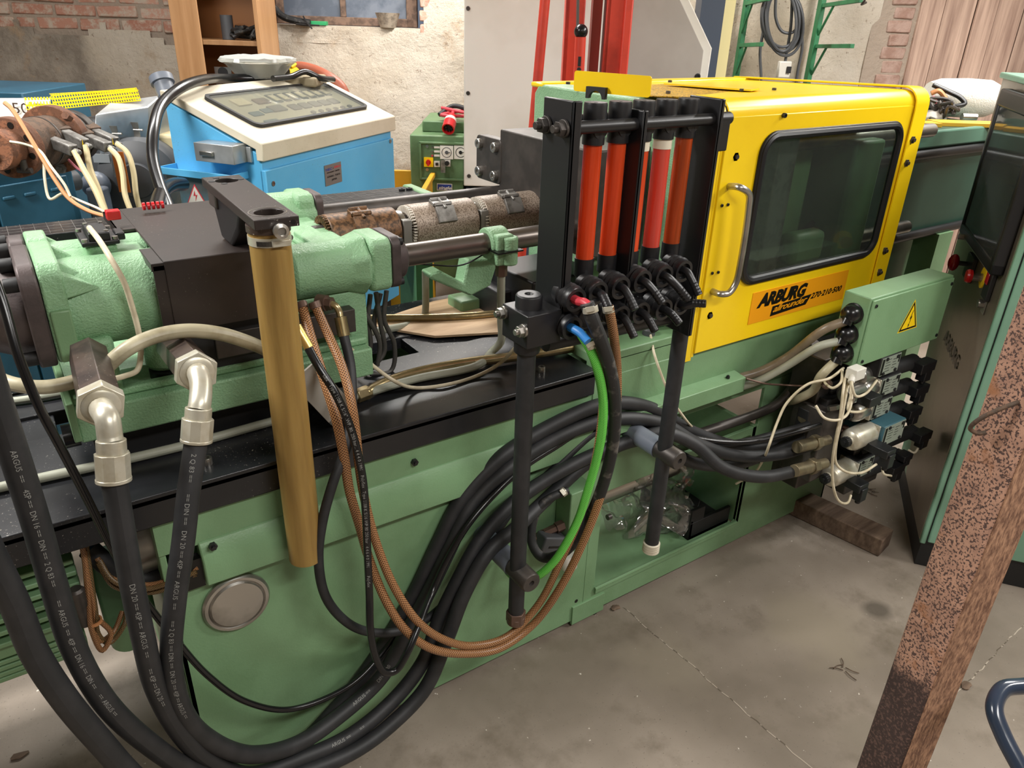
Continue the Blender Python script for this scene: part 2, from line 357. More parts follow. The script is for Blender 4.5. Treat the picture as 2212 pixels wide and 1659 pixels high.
    def split(s, name, m, parent, **k):
        "one object per loose piece"
        g = list(range(len(s.v)))
        def fd(i):
            while g[i] != i: g[i] = g[g[i]]; i = g[i]
            return i
        for f in s.f:
            for i in f[1:]: g[fd(i)] = fd(f[0])
        gr = {}
        for f in s.f: gr.setdefault(fd(f[0]), []).append(f)
        out = []
        for fs in gr.values():
            ids = sorted({i for f in fs for i in f}); mp = {i: n for n, i in enumerate(ids)}
            out.append(MB().add([s.v[i] for i in ids], [tuple(mp[i] for i in f) for f in fs]).build(name, m, parent, **k))
        return out
    def build(s, name, m, parent=None, bev=0, seg=2, ang=35, label=None, kind=None, origin=None):
        if parent is not None: org = ROOT[parent.name]
        elif origin is not None: org = Vector(origin)
        else:
            xs = [v.x for v in s.v]; ys = [v.y for v in s.v]; org = Vector(((min(xs)+max(xs))/2, (min(ys)+max(ys))/2, min(v.z for v in s.v)))
        me = bpy.data.meshes.new(name); me.from_pydata([v-org for v in s.v], [], s.f)
        if s.uv and len(s.uv) == len(s.v):
            ul = me.uv_layers.new(name='UVMap')
            for lp in me.loops: ul.data[lp.index].uv = s.uv[lp.vertex_index]
        me.materials.append(M[m] if isinstance(m, str) else m)
        me.polygons.foreach_set('use_smooth', [True]*len(me.polygons)); me.set_sharp_from_angle(angle=math.radians(ang))
        o = bpy.data.objects.new(name, me); C.objects.link(o); ROOT[o.name] = org
        if parent is not None: o.parent = parent
        else: o.location = org
        if bev:
            b = o.modifiers.new('bevel', 'BEVEL'); b.width = bev; b.segments = seg; b.limit_method = 'ANGLE'; b.angle_limit = math.radians(40)
        if label: o['label'] = label
        if kind: o['kind'] = kind
        return o
def thing(name, label, cat, loc, group=None):
    o = bpy.data.objects.new(name, None); C.objects.link(o); o.location = loc; ROOT[o.name] = Vector(loc); o.empty_display_size = .1
    o['label'] = label; o['category'] = cat
    if group: o['group'] = group
    return o
def tag(o, label, cat, group=None):
    o['label'] = label; o['category'] = cat
    if group: o['group'] = group
    return o
def rrect(x0, x1, y0, y1, r, n=5):
    out = []
    for cx, cy, a in ((x1-r, y1-r, 0), (x0+r, y1-r, 90), (x0+r, y0+r, 180), (x1-r, y0+r, 270)):
        out += [(cx+r*math.cos(math.radians(a+90*i/n)), cy+r*math.sin(math.radians(a+90*i/n))) for i in range(n+1)]
    return out
def circ(cx, cy, r, n=20): return [(cx+r*math.cos(2*math.pi*i/n), cy+r*math.sin(2*math.pi*i/n)) for i in range(n)]
TC = {}
def textgeo(s, size, shear=0, off=0, sp=1):
    k = (s, size, shear, off, sp)
    if k not in TC:
        cu = bpy.data.curves.new('t', 'FONT'); cu.body = s; cu.size = size; cu.shear = shear; cu.offset = off; cu.space_character = sp; cu.resolution_u = 2
        o = bpy.data.objects.new('t', cu); C.objects.link(o); bpy.context.view_layer.update()
        me = o.to_mesh(); TC[k] = ([v.co.copy() for v in me.vertices], [tuple(p.vertices) for p in me.polygons]); o.to_mesh_clear()
        bpy.data.objects.remove(o); bpy.data.curves.remove(cu)
    return TC[k]
def text(name, s, size, o, ax, ay, m, parent, shear=0, off=0, sp=1, th=.0004, width=None):
    vs, fs = textgeo(s, size, shear, off, sp)
    if not vs: return
    o = Vector(o); ax = Vector(ax).normalized(); ay = Vector(ay).normalized(); n = ax.cross(ay)*th
    k = 1
    if width: k = width/(max(v.x for v in vs)-min(v.x for v in vs))
    b = MB().add([o+ax*v.x*k+ay*v.y+n for v in vs], fs); return b.build(name, m, parent)
def hosetext(P, r, s, size, start, parent, up, m='print', flip=False):
    "flat lettering wrapped on the hose skin, running along it"
    vs, fs = textgeo(s, size); fr = frames(P); L = [0]
    for i in range(1, len(P)): L.append(L[-1]+(P[i]-P[i-1]).length)
    out = []
    for v in vs:
        d = start+(v.x if not flip else -v.x); a = -(v.y-size*.35)/r*(1 if not flip else -1); i = 1
        while i < len(L)-1 and L[i] < d: i += 1
        f = (d-L[i-1])/max(L[i]-L[i-1], 1e-6); p = P[i-1].lerp(P[i], f); t = fr[i][1]
        u = Vector(up)-p if True else up; u = (u-t*u.dot(t)).normalized(); w_ = t.cross(u)
        out.append(p+(u*math.cos(a)+w_*math.sin(a))*(r+.0004))
    return MB().add(out, fs).build('hose_print', m, parent)
def bolt(parent, c, ax, r, h, m='steelgrey', name='bolt', n=6, sock=True):
    c, ax = Vector(c), Vector(ax).normalized(); b = MB()
    if n == 6: b.cyl(c, c+ax*h, r, n=6).cyl(c+ax*h, c+ax*(h+r*.5), r*.5, n=12)
    else: b.lathe(c, ax, [(r, 0), (r, h*.9), (r*.9, h), (r*.5, h), (r*.5, h*.5), (0, h*.5)], 14)
    return b.build(name, m, parent)
# ================================================================ SETTING
def struct(name, b, m, **k):
    o = b.build(name, m, kind='structure', **k); return o
f0 = MB(); f0.box(-6, 9, -4, 9, -.1, 0); floor = struct('floor', f0, 'floor', origin=(0, 0, 0))
def strip(pts, wd, z=.0006):
    b = MB(); P = [Vector((p.x, p.y, z)) for p in pts]
    for i in range(len(P)-1):
        d = (P[i+1]-P[i]).normalized(); s = Vector((-d.y, d.x, 0))*wd/2
        b.add([P[i]-s, P[i]+s, P[i+1]+s, P[i+1]-s], [(0, 3, 2, 1)])
    return b
M['crack'] = mat('crack_filler', '#b5a999', .9, col2='#5f5548', nscale=40, namt=(.5, .55))
def jagged(a, b, n, j):
    a, b = at(*a, Z=0), at(*b, Z=0); return [a.lerp(b, i/n)+Vector((random.uniform(-j, j), random.uniform(-j, j), 0)) for i in range(n+1)]
b = MB()
for p, q in (((1345, 1310), (1800, 1700)), ((2230, 1330), (1990, 1580))):
    s_ = strip(jagged(p, q, 26, .004), .0028); b.add(s_.v, s_.f)
b.build('joint_crack', 'crack', floor)
b = MB()   # ceiling and unseen walls close the room
b.box(-6, 9, -4, 9, 3.0, 3.1); struct('ceiling', b, mat('ceiling_paint', '#b9b2a6', .9))
b = MB(); b.wbox(-5.1, -5, -3.5, 5.6, 0, 3); struct('wall_left', b, mat('far_plaster', '#b8aea0', .9))
b = MB(); b.wbox(4.9, 5, -3.5, 5.6, 0, 3); struct('wall_right', b, mat('far_plaster_b', '#8f8272', .9))
b = MB(); b.wbox(-5.1, 5, -3.6, -3.5, 0, 3); struct('wall_front', b, mat('far_plaster_c', '#a89e90', .9))
# back wall: uneven plaster grid with the window opening and the exposed brick fields left open
DW = 5.3
def inbrick(l, z):
    e = .03*math.sin(l*9)+.02*math.sin(l*23+1)
    return (l < -1.6 and z > 1.42+e and z < 2.45) or (2.22+e < l < 2.44 and z > .95)
def inwin(l, z): return -1.6 < l < -.66 and z > 1.46 and z < 2.2
b = MB(); st = .04; l0, l1, nz = -5.0, 2.46, 76; nl = int((l1-l0)/st); idx = {}
for i in range(nl+1):
    for j in range(nz+1):
        l, z = l0+i*st, j*st; idx[i, j] = len(b.v)
        d = .028*noise.noise(Vector((l*1.7, 3, z*1.7)))+.012*noise.noise(Vector((l*7, 9, z*7)))
        b.v.append(W3(l, DW+d, z))
for i in range(nl):
    for j in range(nz):
        l, z = l0+(i+.5)*st, (j+.5)*st
        if not inwin(l, z) and not inbrick(l, z): b.f.append((idx[i, j], idx[i+1, j], idx[i+1, j+1], idx[i, j+1]))
wall = struct('wall_back', b, 'plaster', origin=(0, 0, 0), ang=80)
b = MB(); b.wbox(-5, -1.64, DW+.022, DW+.3, 1.3, 2.6); b.wbox(2.2, 2.6, DW+.0, DW+.3, .8, 3)
b.wbox(-.62, -.3, DW+.06, DW+.3, 1.3, 2.6); b.wbox(-1.7, -.55, DW+.2, DW+.3, 1.2, 1.5)
b.build('mortar_bed', mat('old_mortar', '#a8998a', .95, bscale=40, bstr=.8, bdist=.01), wall)
def brickbox(l, z, w_, h, d, dp, m_='brick'):
    b = MB(); j = lambda: random.uniform(-.005, .005)
    b.obox(W3(l, d+dp/2, z), WE*w_/2, WN*dp/2, UP*h/2); c = sum(b.v, Vector())/8
    b.v = [v+Vector((j(), j(), j())) for v in b.v]
    return b.build('brick', m_, wall, bev=.006, seg=1)
row = 0; z = 1.465
while z < 1.95:
    l = -3.95-(.15 if row % 2 else 0)
    while l < -1.72:
        wd = .27 if random.random() < .75 else .13
        if l+wd > -1.62: wd = -1.62-l
        brickbox(l+wd/2, z, wd-.016, .064, DW+.005+random.uniform(-.008, .014), .1); l += wd+.003
    z += .078; row += 1
z = .98; row = 0
while z < 1.98:                                   # ragged brick corner beside the planks
    wd = .13 if row % 2 else .16
    brickbox(2.45-wd/2, z, wd-.006, .069, DW-.015+random.uniform(-.01, .01), .12, 'brickpale'); z += .078; row += 1
z = 1.50
while z < 1.95:                                   # brick reveal right of the window
    brickbox(-.60, z, .13, .066, DW+.0, .2); z += .078
b = MB(); b.wbox(-1.64, -.6, DW+.0, DW+.22, 1.40, 1.503); b.build('sill_ledge', 'plaster', wall)
# window_1
b = MB(); wz0, wz1 = 1.505, 2.2; wd_ = DW+.14
for l_, h_ in (((-1.62, -.72), (wz0, wz0+.05)), ((-1.62, -1.57), (wz0, wz1)), ((-.77, -.70), (wz0, wz1)), ((-1.20, -1.165), (wz0+.05, wz1)), ((-1.62, -.72), (wz1-.05, wz1))):
    b.wbox(l_[0], l_[1], wd_, wd_+.05, h_[0], h_[1])
wn = struct('window_1', b, mat('grimy_window_wood', '#7d6556', .8, col2='#5b4a40', nscale=20), bev=.004)
b = MB(); b.wbox(-1.57, -1.2, wd_+.02, wd_+.026, wz0+.05, wz1); b.build('pane', 'dirtypane', wn)
b = MB(); b.wbox(-1.165, -.77, wd_+.02, wd_+.026, wz0+.05, wz1); b.build('pane', 'dirtypane', wn)
# plank wall on the right
b = MB(); b.wbox(2.46, 5, DW+.02, DW+.12, 0, 3); pw = struct('wall_planks', b, 'oldwood')
l = 2.47; k = 0
while l < 4.7:
    wd = (.15, .2, .13, .17, .19, .14)[k % 6]; off = random.uniform(0, .018)
    b = MB(); b.obox(W3(l+wd/2, DW-.012+off, 1.5), WE*(wd/2-.004), WN*.012, UP*1.49); b.build('plank', 'plank', pw, bev=.002, seg=1); l += wd; k += 1

# ================================================================ MACHINE BED
bed = thing('machine_bed', 'green steel machine bed under black plate with hydraulic hoses in front', 'machine base', (.1, 1.6, 0))
BX0, BX1, BY0, BY1 = .1, 2.3, 1.25, 1.9
ax, az = Vector((1, 0, 0)), UP
b = MB()   # front sheet with its two cut-outs
outer = [(BX0, .02), (BX1, .02), (BX1, .62), (BX0, .62)]
b.plate([outer, rrect(1.19, 1.80, .10, .44, .012, 3), rrect(1.46, 1.82, .468, .60, .003, 2)], (0, BY0+.012, 0), ax, az, .012)
b.box(BX0, BX0+.012, BY0, BY1, .02, .77); b.box(BX0, 1.19, BY1-.012, BY1, .02, .77); b.box(BX1-.012, BX1, BY0, BY0+.2, .02, .77)
b.build('front_panel', 'green', bed, bev=.002)
b = MB(); b.box(BX0, 1.14, BY0-.004, BY0+.02, .695, .77); b.build('upper_band', 'green', bed)
b = MB(); b.prism([(.168, BY0-.002, .612), (.168, BY0-.028, .612), (.168, BY0-.028, .668), (.168, BY0-.006, .70), (.168, BY0+.02, .70), (.168, BY0+.02, .612)], (1.05, 0, 0)); b.build('ledge_rail', 'green', bed, bev=.003)
b = MB(); b.box(1.15, 1.16, BY0-.001, BY1, .02, .44); b.box(1.19, 1.80, BY0+.01, BY1, .085, .095); b.box(1.16, 1.185, BY0+.01, BY0+.3, .1, .62)
b.box(1.80, 1.815, BY0, BY1-.3, .1, .47); b.build('recess_tray', 'green', bed)
b = MB(); b.box(1.19, 1.80, BY0-.008, BY0+.004, .092, .104); b.tube([(1.19, BY0-.004, .107), (1.5, BY0-.004, .107), (1.80, BY0-.004, .107)], .005, 8); b.build('recess_lip', 'green', bed)
b = MB(); b.box(1.13, BX1, BY0-.002, BY1, .62, .80); b.box(1.12, BX1, BY0, BY0+.035, .79, .845); b.box(1.12, 1.45, BY0, 1.41, .835, .862); b.build('upper_body', 'green', bed, bev=.004)
b = MB(); b.box(1.12, 1.34, 1.52, 1.74, .83, .97); b.box(1.08, 1.2, 1.62, 1.8, .83, .92); b.build('black_housing', 'dark', bed, bev=.006)
b = MB(); b.box(1.02, 1.12, 1.72, 1.8, .833, .87); b.box(1.30, 1.34, 1.5, 1.56, .86, 1.0); b.split('bracket_foot', 'green', bed, bev=.006)
b = MB(); b.prism([(1.15, 1.25, .70), (1.15, 1.205, .694), (1.15, 1.205, .648), (1.15, 1.25, .648)], (.505, 0, 0)); b.build('cable_duct', 'green', bed, bev=.002)
bolt(bed, (1.60, 1.225, .697), (0, 0, 1), .006, .006, 'dark', 'duct_screw')
b = MB(); b.lathe((.218, BY0, .531), (0, -1, 0), [(.066, 0), (.066, .006), (.062, .011), (.056, .011), (.054, .008), (.05, .013), (.02, .016), (0, .016)], 48); b.build('access_cap', 'chrome', bed)
for p in ((.19, .697), (.62, .73)):
    bolt(bed, (p[0], BY0-.022 if p[0] < .5 else BY0-.004, p[1]), (0, -1, 0), .008, .008, 'dark')
b = MB()
for q in ((1.155, .15), (1.155, .125), (1.235, .06), (1.235, .04)): b.cyl((q[0]-.03, BY0-.0005, q[1]-.06), (q[0]-.03, BY0+.002, q[1]-.06), .006, n=12)
b.split('foot_bracket_hole', 'blackink', bed)
b = MB(); b.box(1.11, 1.23, BY0-.006, BY0+.004, .01, .075); b.build('foot_bracket', 'green', bed, bev=.001)
b = MB(); b.box(1.05, 1.2, 1.5, 1.6, 0, .02); b.box(.12, .2, 1.3, 1.4, 0, .02); b.box(2.18, 2.28, 1.3, 1.4, 0, .02); b.box(.12, .2, 1.75, 1.85, 0, .02); b.box(2.18, 2.28, 1.75, 1.85, 0, .02); b.split('levelling_foot', 'darkmat', bed)
# black bed plate and its deep front beam
b = MB(); b.box(-.95, 1.115, 1.235, 1.55, .815, .833); b.box(-.95, 1.115, 1.66, 1.78, .80, .833); b.box(.06, .2, 1.5, 1.7, .8, .83); b.box(-.95, 0, 1.5, 1.8, .80, .825)
b.box(.80, 1.115, 1.5, 1.9, .80, .828); b.build('bed_plate', 'blackpaint', bed, bev=.002)
b = MB(); b.box(-.95, 1.112, 1.235, 1.247, .768, .828); b.box(-.95, 1.115, 1.247, 1.26, .775, .82); b.build('front_beam', 'blackpaint', bed, bev=.003)
b = MB(); b.box(-.95, 1.1, 1.87, 1.9, .7, .8); b.box(.3, .8, 1.55, 1.66, .70, .75); b.build('rear_beam', 'blackpaint', bed)
b = MB(); b.cyl((1.135, 1.243, .735), (1.135, 1.25, .735), .008, n=14); b.build('beam_end_hole', 'blackink', bed)
b = MB(); b.box(1.115, 1.15, 1.243, 1.253, .70, .835); b.build('corner_plate', 'green', bed, bev=.001)
for p in ((1170, 797), (448, 995)): q = at(*p, Z=.84); bolt(bed, (q.x, q.y, .833), UP, .009, .014, 'chrome', 'socket_screw', 0)
q = at(1402, 712, Z=.875); b = MB(); b.lathe((q.x, q.y, .86), UP, [(.017, 0), (.017, .016), (.014, .02), (.006, .02), (.006, .01), (0, .01)], 20); b.build('grey_knob', 'greyplas', bed)
# ribbed green casing and steel parts seen under the left end
tank = thing('ribbed_motor_casing', 'green ribbed casing hanging under the black beam at far left', 'motor', (-.5, 1.5, .2))
b = MB(); b.box(-1.1, -.075, 1.36, 1.62, .475, .765); b.build('casing', 'darkmat', tank)
zz = [.75-.026*i for i in range(8)] + [.515, .502, .489, .477]
for i, z in enumerate(zz):
    b = MB(); b.box(-1.1, -.03 if i < 8 else -.045, 1.31 if i < 8 else 1.33, 1.37, z-.005, z+.005); b.build('cooling_fin', 'green', tank, bev=.002)
b = MB(); b.box(-1.1, -.05, 1.325, 1.37, .527, .556); b.build('smooth_band', 'green', tank, bev=.004)
b = MB(); b.box(-.01, .085, 1.38, 1.45, .46, .62); b.box(.03, .095, 1.375, 1.385, .52, .6); b.split('latch_housing', 'green_dk', tank, bev=.008)
b = MB(); b.pipe((.06, 1.38, .68), (.10, 1.38, .68), .09, .07, 28); b.build('steel_ring', 'chrome', tank)
b = MB(); b.cyl((.02, 1.45, .36), (.09, 1.42, .66), .03); b.build('strut', 'green', tank)
b = MB(); b.box(.125, .168, 1.238, 1.25, .605, .67); b.build('cable_slot', 'blackink', tank)
# trough contents
def hose(name, pts, r, m, label=None, cat='hose', group=None, parent=None, n=14, sm=8):
    P = spline([at(p[0], p[1], Y=p[2]) if len(p) == 3 else p[0] for p in pts], sm)
    o = MB().tube(P, r, n, raw=True).build(name, m, parent, ang=60)
    if label: tag(o, label, cat, group)
    return o, P
film = thing('crumpled_film', 'clear crumpled plastic film lying in the green recess of the bed', 'plastic film', (1.58, 1.45, .1))
random.seed(5); b = MB()
for s_ in range(14):
    c = Vector((1.40+.26*random.random(), 1.32+.16*random.random(), .14+.2*random.random())); n_ = 9; o0 = len(b.v)
    for i in range(n_):
        for j in range(n_):
            p = Vector(((i/(n_-1)-.5)*.16, (j/(n_-1)-.5)*.12, 0)); a = s_*1.1
            p = Vector((p.x*math.cos(a)-p.y*math.sin(a), p.x*math.sin(a)*.5, p.x*math.sin(a)*.3+p.y*math.cos(a)))
            p += Vector([noise.noise((c+p)*k_*14)*.05 for k_ in (1, 1.3, 1.7)])+Vector([noise.noise((c+p)*k_*45+Vector((3, 1, s_)))*.02 for k_ in (1, 1.3, 1.7)]); q = c+p; q.z = max(q.z, .10); b.v.append(q)
    for i in range(n_-1):
        for j in range(n_-1): b.f.append((o0+i*n_+j, o0+(i+1)*n_+j, o0+(i+1)*n_+j+1, o0+i*n_+j+1))
b.build('film_sheet', 'film', film, ang=180)
b = MB(); b.box(1.6, 1.79, 1.27, 1.5, .096, .11); b.box(1.6, 1.612, 1.27, 1.5, .096, .17); b.box(1.6, 1.79, 1.27, 1.282, .096, .16); b.box(1.6, 1.66, 1.27, 1.282, .16, .21)
tag(b.build('drip_tray', 'darkmat', bev=.002), 'black sheet metal tray with film on top in the green recess', 'tray')
b = MB(); b.cyl((1.2, 1.42, .30), (1.78, 1.42, .30), .045, n=28); tag(b.build('grey_cylinder', 'chrome'), 'grey lubrication cylinder lying inside the green recess', 'cylinder')
# small green gear-pump bracket with switch
pm = thing('cooling_pump', 'pale green pump bracket with brass fittings behind the green hose', 'pump', (1.15, 1.2, .3))
q0 = at(1150, 1170, Y=1.235)
b = MB(); c0 = at(1245, 1100, Y=1.2); b.obox(c0+Vector((.01, .02, -.03)), Vector((.038, 0, 0)), Vector((0, .03, 0)), UP*.09); b.build('bracket', 'green', pm, bev=.003)
b = MB(); c1 = at(1186, 1175, Y=1.21); b.obox(c1, Vector((.036, 0, -.015)), Vector((0, .02, 0)), Vector((.011, 0, .027))); b.split('grey_switch', 'greyplas', pm, bev=.005)
b = MB(); b.obox(c1+Vector((.002, -.0205, .002)), Vector((.018, 0, -.007)), Vector((0, .0005, 0)), Vector((.001, 0, .0025))); b.build('switch_slot', 'blackink', pm)
b = MB(); c2 = at(1175, 1152, Y=1.225); c3 = at(1226, 1130, Y=1.215); b.cyl(c2, c3, .011, n=6).cyl(c2, at(1155, 1165, Y=1.23), .012, n=12).cyl(c2.lerp(c3, .5), c3, .015, n=6); b.build('brass_fitting', 'copper', pm)
b = MB(); c4 = at(1222, 1210, Y=1.22); b.cyl(c4+Vector((0, 0, .02)), c4+Vector((.01, -.005, -.022)), .022, n=20); b.build('ribbed_cap', 'white', pm)
b = MB(); b.lathe(c0+Vector((.031, .01, .01)), (1, 0, 0), [(.009, 0), (.009, .012), (0, .012)], 14).lathe(at(1312, 1118, Y=1.2), (1, 0, 0), [(.008, 0), (.008, .012), (0, .012)], 14); b.build('pump_bolt', 'steelgrey', pm)
# ================================================================ INJECTION UNIT
inj = thing('injection_unit', 'green hammered injection unit with black cover and heated barrel', 'injection unit', (.3, 1.55, .833))
b = MB(); b.box(.03, .585, 1.35, 1.50, .903, .965); b.box(.03, .585, 1.36, 1.72, .90, .94); b.box(.03, .585, 1.375, 1.395, .965, .98); b.build('carriage_rail', 'cast', inj, bev=.004)
b = MB(); b.box(.02, .032, 1.345, 1.72, .91, .985); b.build('rail_end_plate', 'green', inj, bev=.002)
b = MB(); b.box(.05, .56, 1.40, 1.70, .833, .902); b.build('slide_shoe', 'darkmat', inj)
b = MB(); b.cyl((.005, 1.40, .90), (.03, 1.40, .90), .022); b.build('end_stop', 'gloss', inj)
b = MB()
b.cyl((.03, 1.45, 1.125), (.225, 1.45, 1.125), .078, n=48).cyl((.03, 1.57, 1.142), (.225, 1.57, 1.142), .062, n=40)
b.box(.03, .21, 1.47, 1.60, 1.04, 1.196); b.build('rear_cylinder_casting', 'cast', inj, bev=.008, ang=45)
b = MB(); L0 = rrect(1.365, 1.545, 1.045, 1.222, .03); L1 = rrect(1.552, 1.64, 1.06, 1.218, .025)
b.prism([(.028, p[0], p[1]) for p in L0], (.034, 0, 0)).prism([(.028, p[0], p[1]) for p in L1], (.034, 0, 0)).box(.03, .05, 1.47, 1.60, 1.07, 1.205); b.build('casting_flange', 'cast', inj, bev=.004)
b = MB(); b.prism([(0, p[0], p[1]) for p in rrect(1.363, 1.547, 1.04, 1.22, .035)], (.027, 0, 0)); b.build('end_flange', 'flange', inj, bev=.004)
b = MB(); b.prism([(0, p[0], p[1]) for p in rrect(1.555, 1.64, 1.07, 1.214, .025)], (.027, 0, 0)).box(.0, .027, 1.54, 1.57, 1.1, 1.2); b.build('end_flange', 'flange', inj, bev=.004)
b = MB(); b.lathe((-.0, 1.455, 1.125), (-1, 0, 0), [(.075, 0), (.074, .03), (.062, .055), (.04, .075), (.02, .08), (0, .08)], 36); b.build('cylinder_dome', 'flange', inj)
b = MB(); b.lathe((-.0, 1.60, 1.13), (-1, 0, 0), [(.06, 0), (.058, .02), (.05, .04), (.03, .052), (0, .055)], 36); b.build('cylinder_dome', 'flange', inj)
for y, z in ((1.385, 1.19), (1.44, 1.208), (1.385, 1.062), (1.53, 1.21), (1.572, 1.19), (1.61, 1.205), (1.63, 1.19)):
    bolt(inj, (0, y, z), (-1, 0, 0), .012, .02, 'darkmat', 'cap_screw', 0)
b = MB()   # triangular webs behind the flange
for y, z, dy, dz in ((1.385, 1.20, 0, 1), (1.47, 1.205, 0, 1), (1.56, 1.2, 0, 1)):
    b.prism([(.06, y, z-.035), (.06, y+.03, z+.012), (.12, y+.015, z-.03)], (.0, .028, -.004))
b.prism([(.06, 1.367, 1.16), (.06, 1.375, 1.20), (.118, 1.385, 1.165)], (0, .03, 0)); b.split('web', 'cast', inj, bev=.003)
b = MB(); b.box(.032, .062, 1.358, 1.368, 1.055, 1.145); b.build('flange_pad', 'green', inj, bev=.003)
b = MB(); b.box(.05, .115, 1.37, 1.52, .965, 1.08); b.cyl((.20, 1.44, 1.06), (.20, 1.44, .98), .035); b.build('casting_foot', 'cast', inj, bev=.01)
b = MB(); b.cyl((.20, 1.43, .98), (.20, 1.43, .955), .033, n=24); b.build('rubber_buffer', 'dark', inj)
b = MB(); b.box(.112, .162, 1.47, 1.555, 1.18, 1.215); b.build('sensor_pedestal', 'cast', inj, bev=.006)
b = MB(); b.box(.107, .167, 1.465, 1.56, 1.215, 1.223); b.box(.12, .154, 1.47, 1.55, 1.222, 1.237); b.box(.165, .18, 1.49, 1.53, 1.215, 1.228); b.build('position_sensor', 'dark', inj, bev=.002)
b = MB()
for x_, y_ in ((.113, 1.472), (.161, 1.472), (.113, 1.553), (.161, 1.553)): b.cyl((x_, y_, 1.223), (x_, y_, 1.228), .005, n=12)
for x_, y_ in ((.125, 1.48), (.15, 1.48), (.125, 1.545), (.15, 1.545)): b.cyl((x_, y_, 1.237), (x_, y_, 1.239), .004, n=10)
b.split('sensor_screw', 'chrome', inj)
b = MB(); b.box(.17, .195, 1.615, 1.635, 1.222, 1.24); b.build('red_cable_shoe', 'red', inj, bev=.002)
# black cover
b = MB(); b.box(.213, .43, 1.35, 1.78, 1.20, 1.206); b.box(.213, .43, 1.35, 1.355, 1.075, 1.204); b.box(.213, .43, 1.775, 1.78, 1.08, 1.2); b.build('screw_cover', 'cover', inj, bev=.0015)
b = MB(); b.box(.193, .214, 1.352, 1.455, 1.19, 1.204); b.box(.195, .214, 1.352, 1.358, 1.08, 1.2); b.build('cover_flap', 'cover', inj, bev=.001)
b = MB(); b.box(.18, .214, 1.60, 1.77, 1.20, 1.206); b.box(.18, .185, 1.60, 1.77, 1.19, 1.206); b.build('cover_flap', 'cover', inj, bev=.001)
b = MB(); b.box(.24, .42, 1.38, 1.7, .98, 1.19); b.build('drive_housing', 'darkmat', inj)
b = MB(); b.box(.28, .56, 1.37, 1.40, 1.0, 1.05); b.build('cover_rail', 'steelgrey', inj, bev=.002)
# front casting with the two ram cylinders
b = MB(); b.cyl((.44, 1.42, 1.13), (.645, 1.42, 1.13), .054, n=40).cyl((.44, 1.75, 1.16), (.62, 1.75, 1.16), .055, n=40)
b.box(.44, .60, 1.42, 1.75, 1.07, 1.165); b.build('ram_casting', 'cast', inj, bev=.01, ang=50)
b = MB(); b.prism([(.60, p[0], p[1]) for p in rrect(1.365, 1.478, 1.076, 1.188, .02)], (.047, 0, 0)).prism([(.57, p[0], p[1]) for p in rrect(1.7, 1.80, 1.1, 1.215, .02)], (.045, 0, 0))
b.cyl((.545, 1.42, 1.13), (.60, 1.42, 1.13), .052, .068, n=8, rot=.39); b.split('ram_flange', 'cast', inj, bev=.008)
b = MB(); b.box(.50, .535, 1.43, 1.53, 1.16, 1.182); b.box(.49, .56, 1.42, 1.6, 1.165, 1.173); b.split('casting_rib', 'cast', inj, bev=.003)
b = MB(); b.prism([(.647, p[0], p[1]) for p in rrect(1.366, 1.477, 1.077, 1.187, .022)], (.02, 0, 0)); b.lathe((.667, 1.42, 1.13), (1, 0, 0), [(.048, 0), (.045, .02), (.03, .03), (.03, .03)], 32); b.build('ram_gland', 'flange', inj, bev=.003)
b = MB(); b.prism([(.615, p[0], p[1]) for p in rrect(1.7, 1.8, 1.1, 1.212, .02)], (.02, 0, 0)); b.build('ram_gland', 'flange', inj, bev=.003)
for y, z in ((1.378, 1.09), (1.378, 1.175)): bolt(inj, (.667, y, z), (1, 0, 0), .008, .008, 'darkmat', 'cap_screw', 0)
b = MB(); b.box(.44, .60, 1.40, 1.74, .94, 1.08); b.build('casting_saddle', 'cast', inj, bev=.006)
b = MB(); b.cyl((.66, 1.42, 1.13), (1.35, 1.42, 1.128), .0245, n=32); b.build('ram_rod', mat('polished_dark_rod', '#6f6862', .34, .75), inj)
b = MB(); b.cyl((.62, 1.76, 1.15), (1.35, 1.76, 1.15), .0245, n=32); b.build('ram_rod', 'steelgrey', inj)
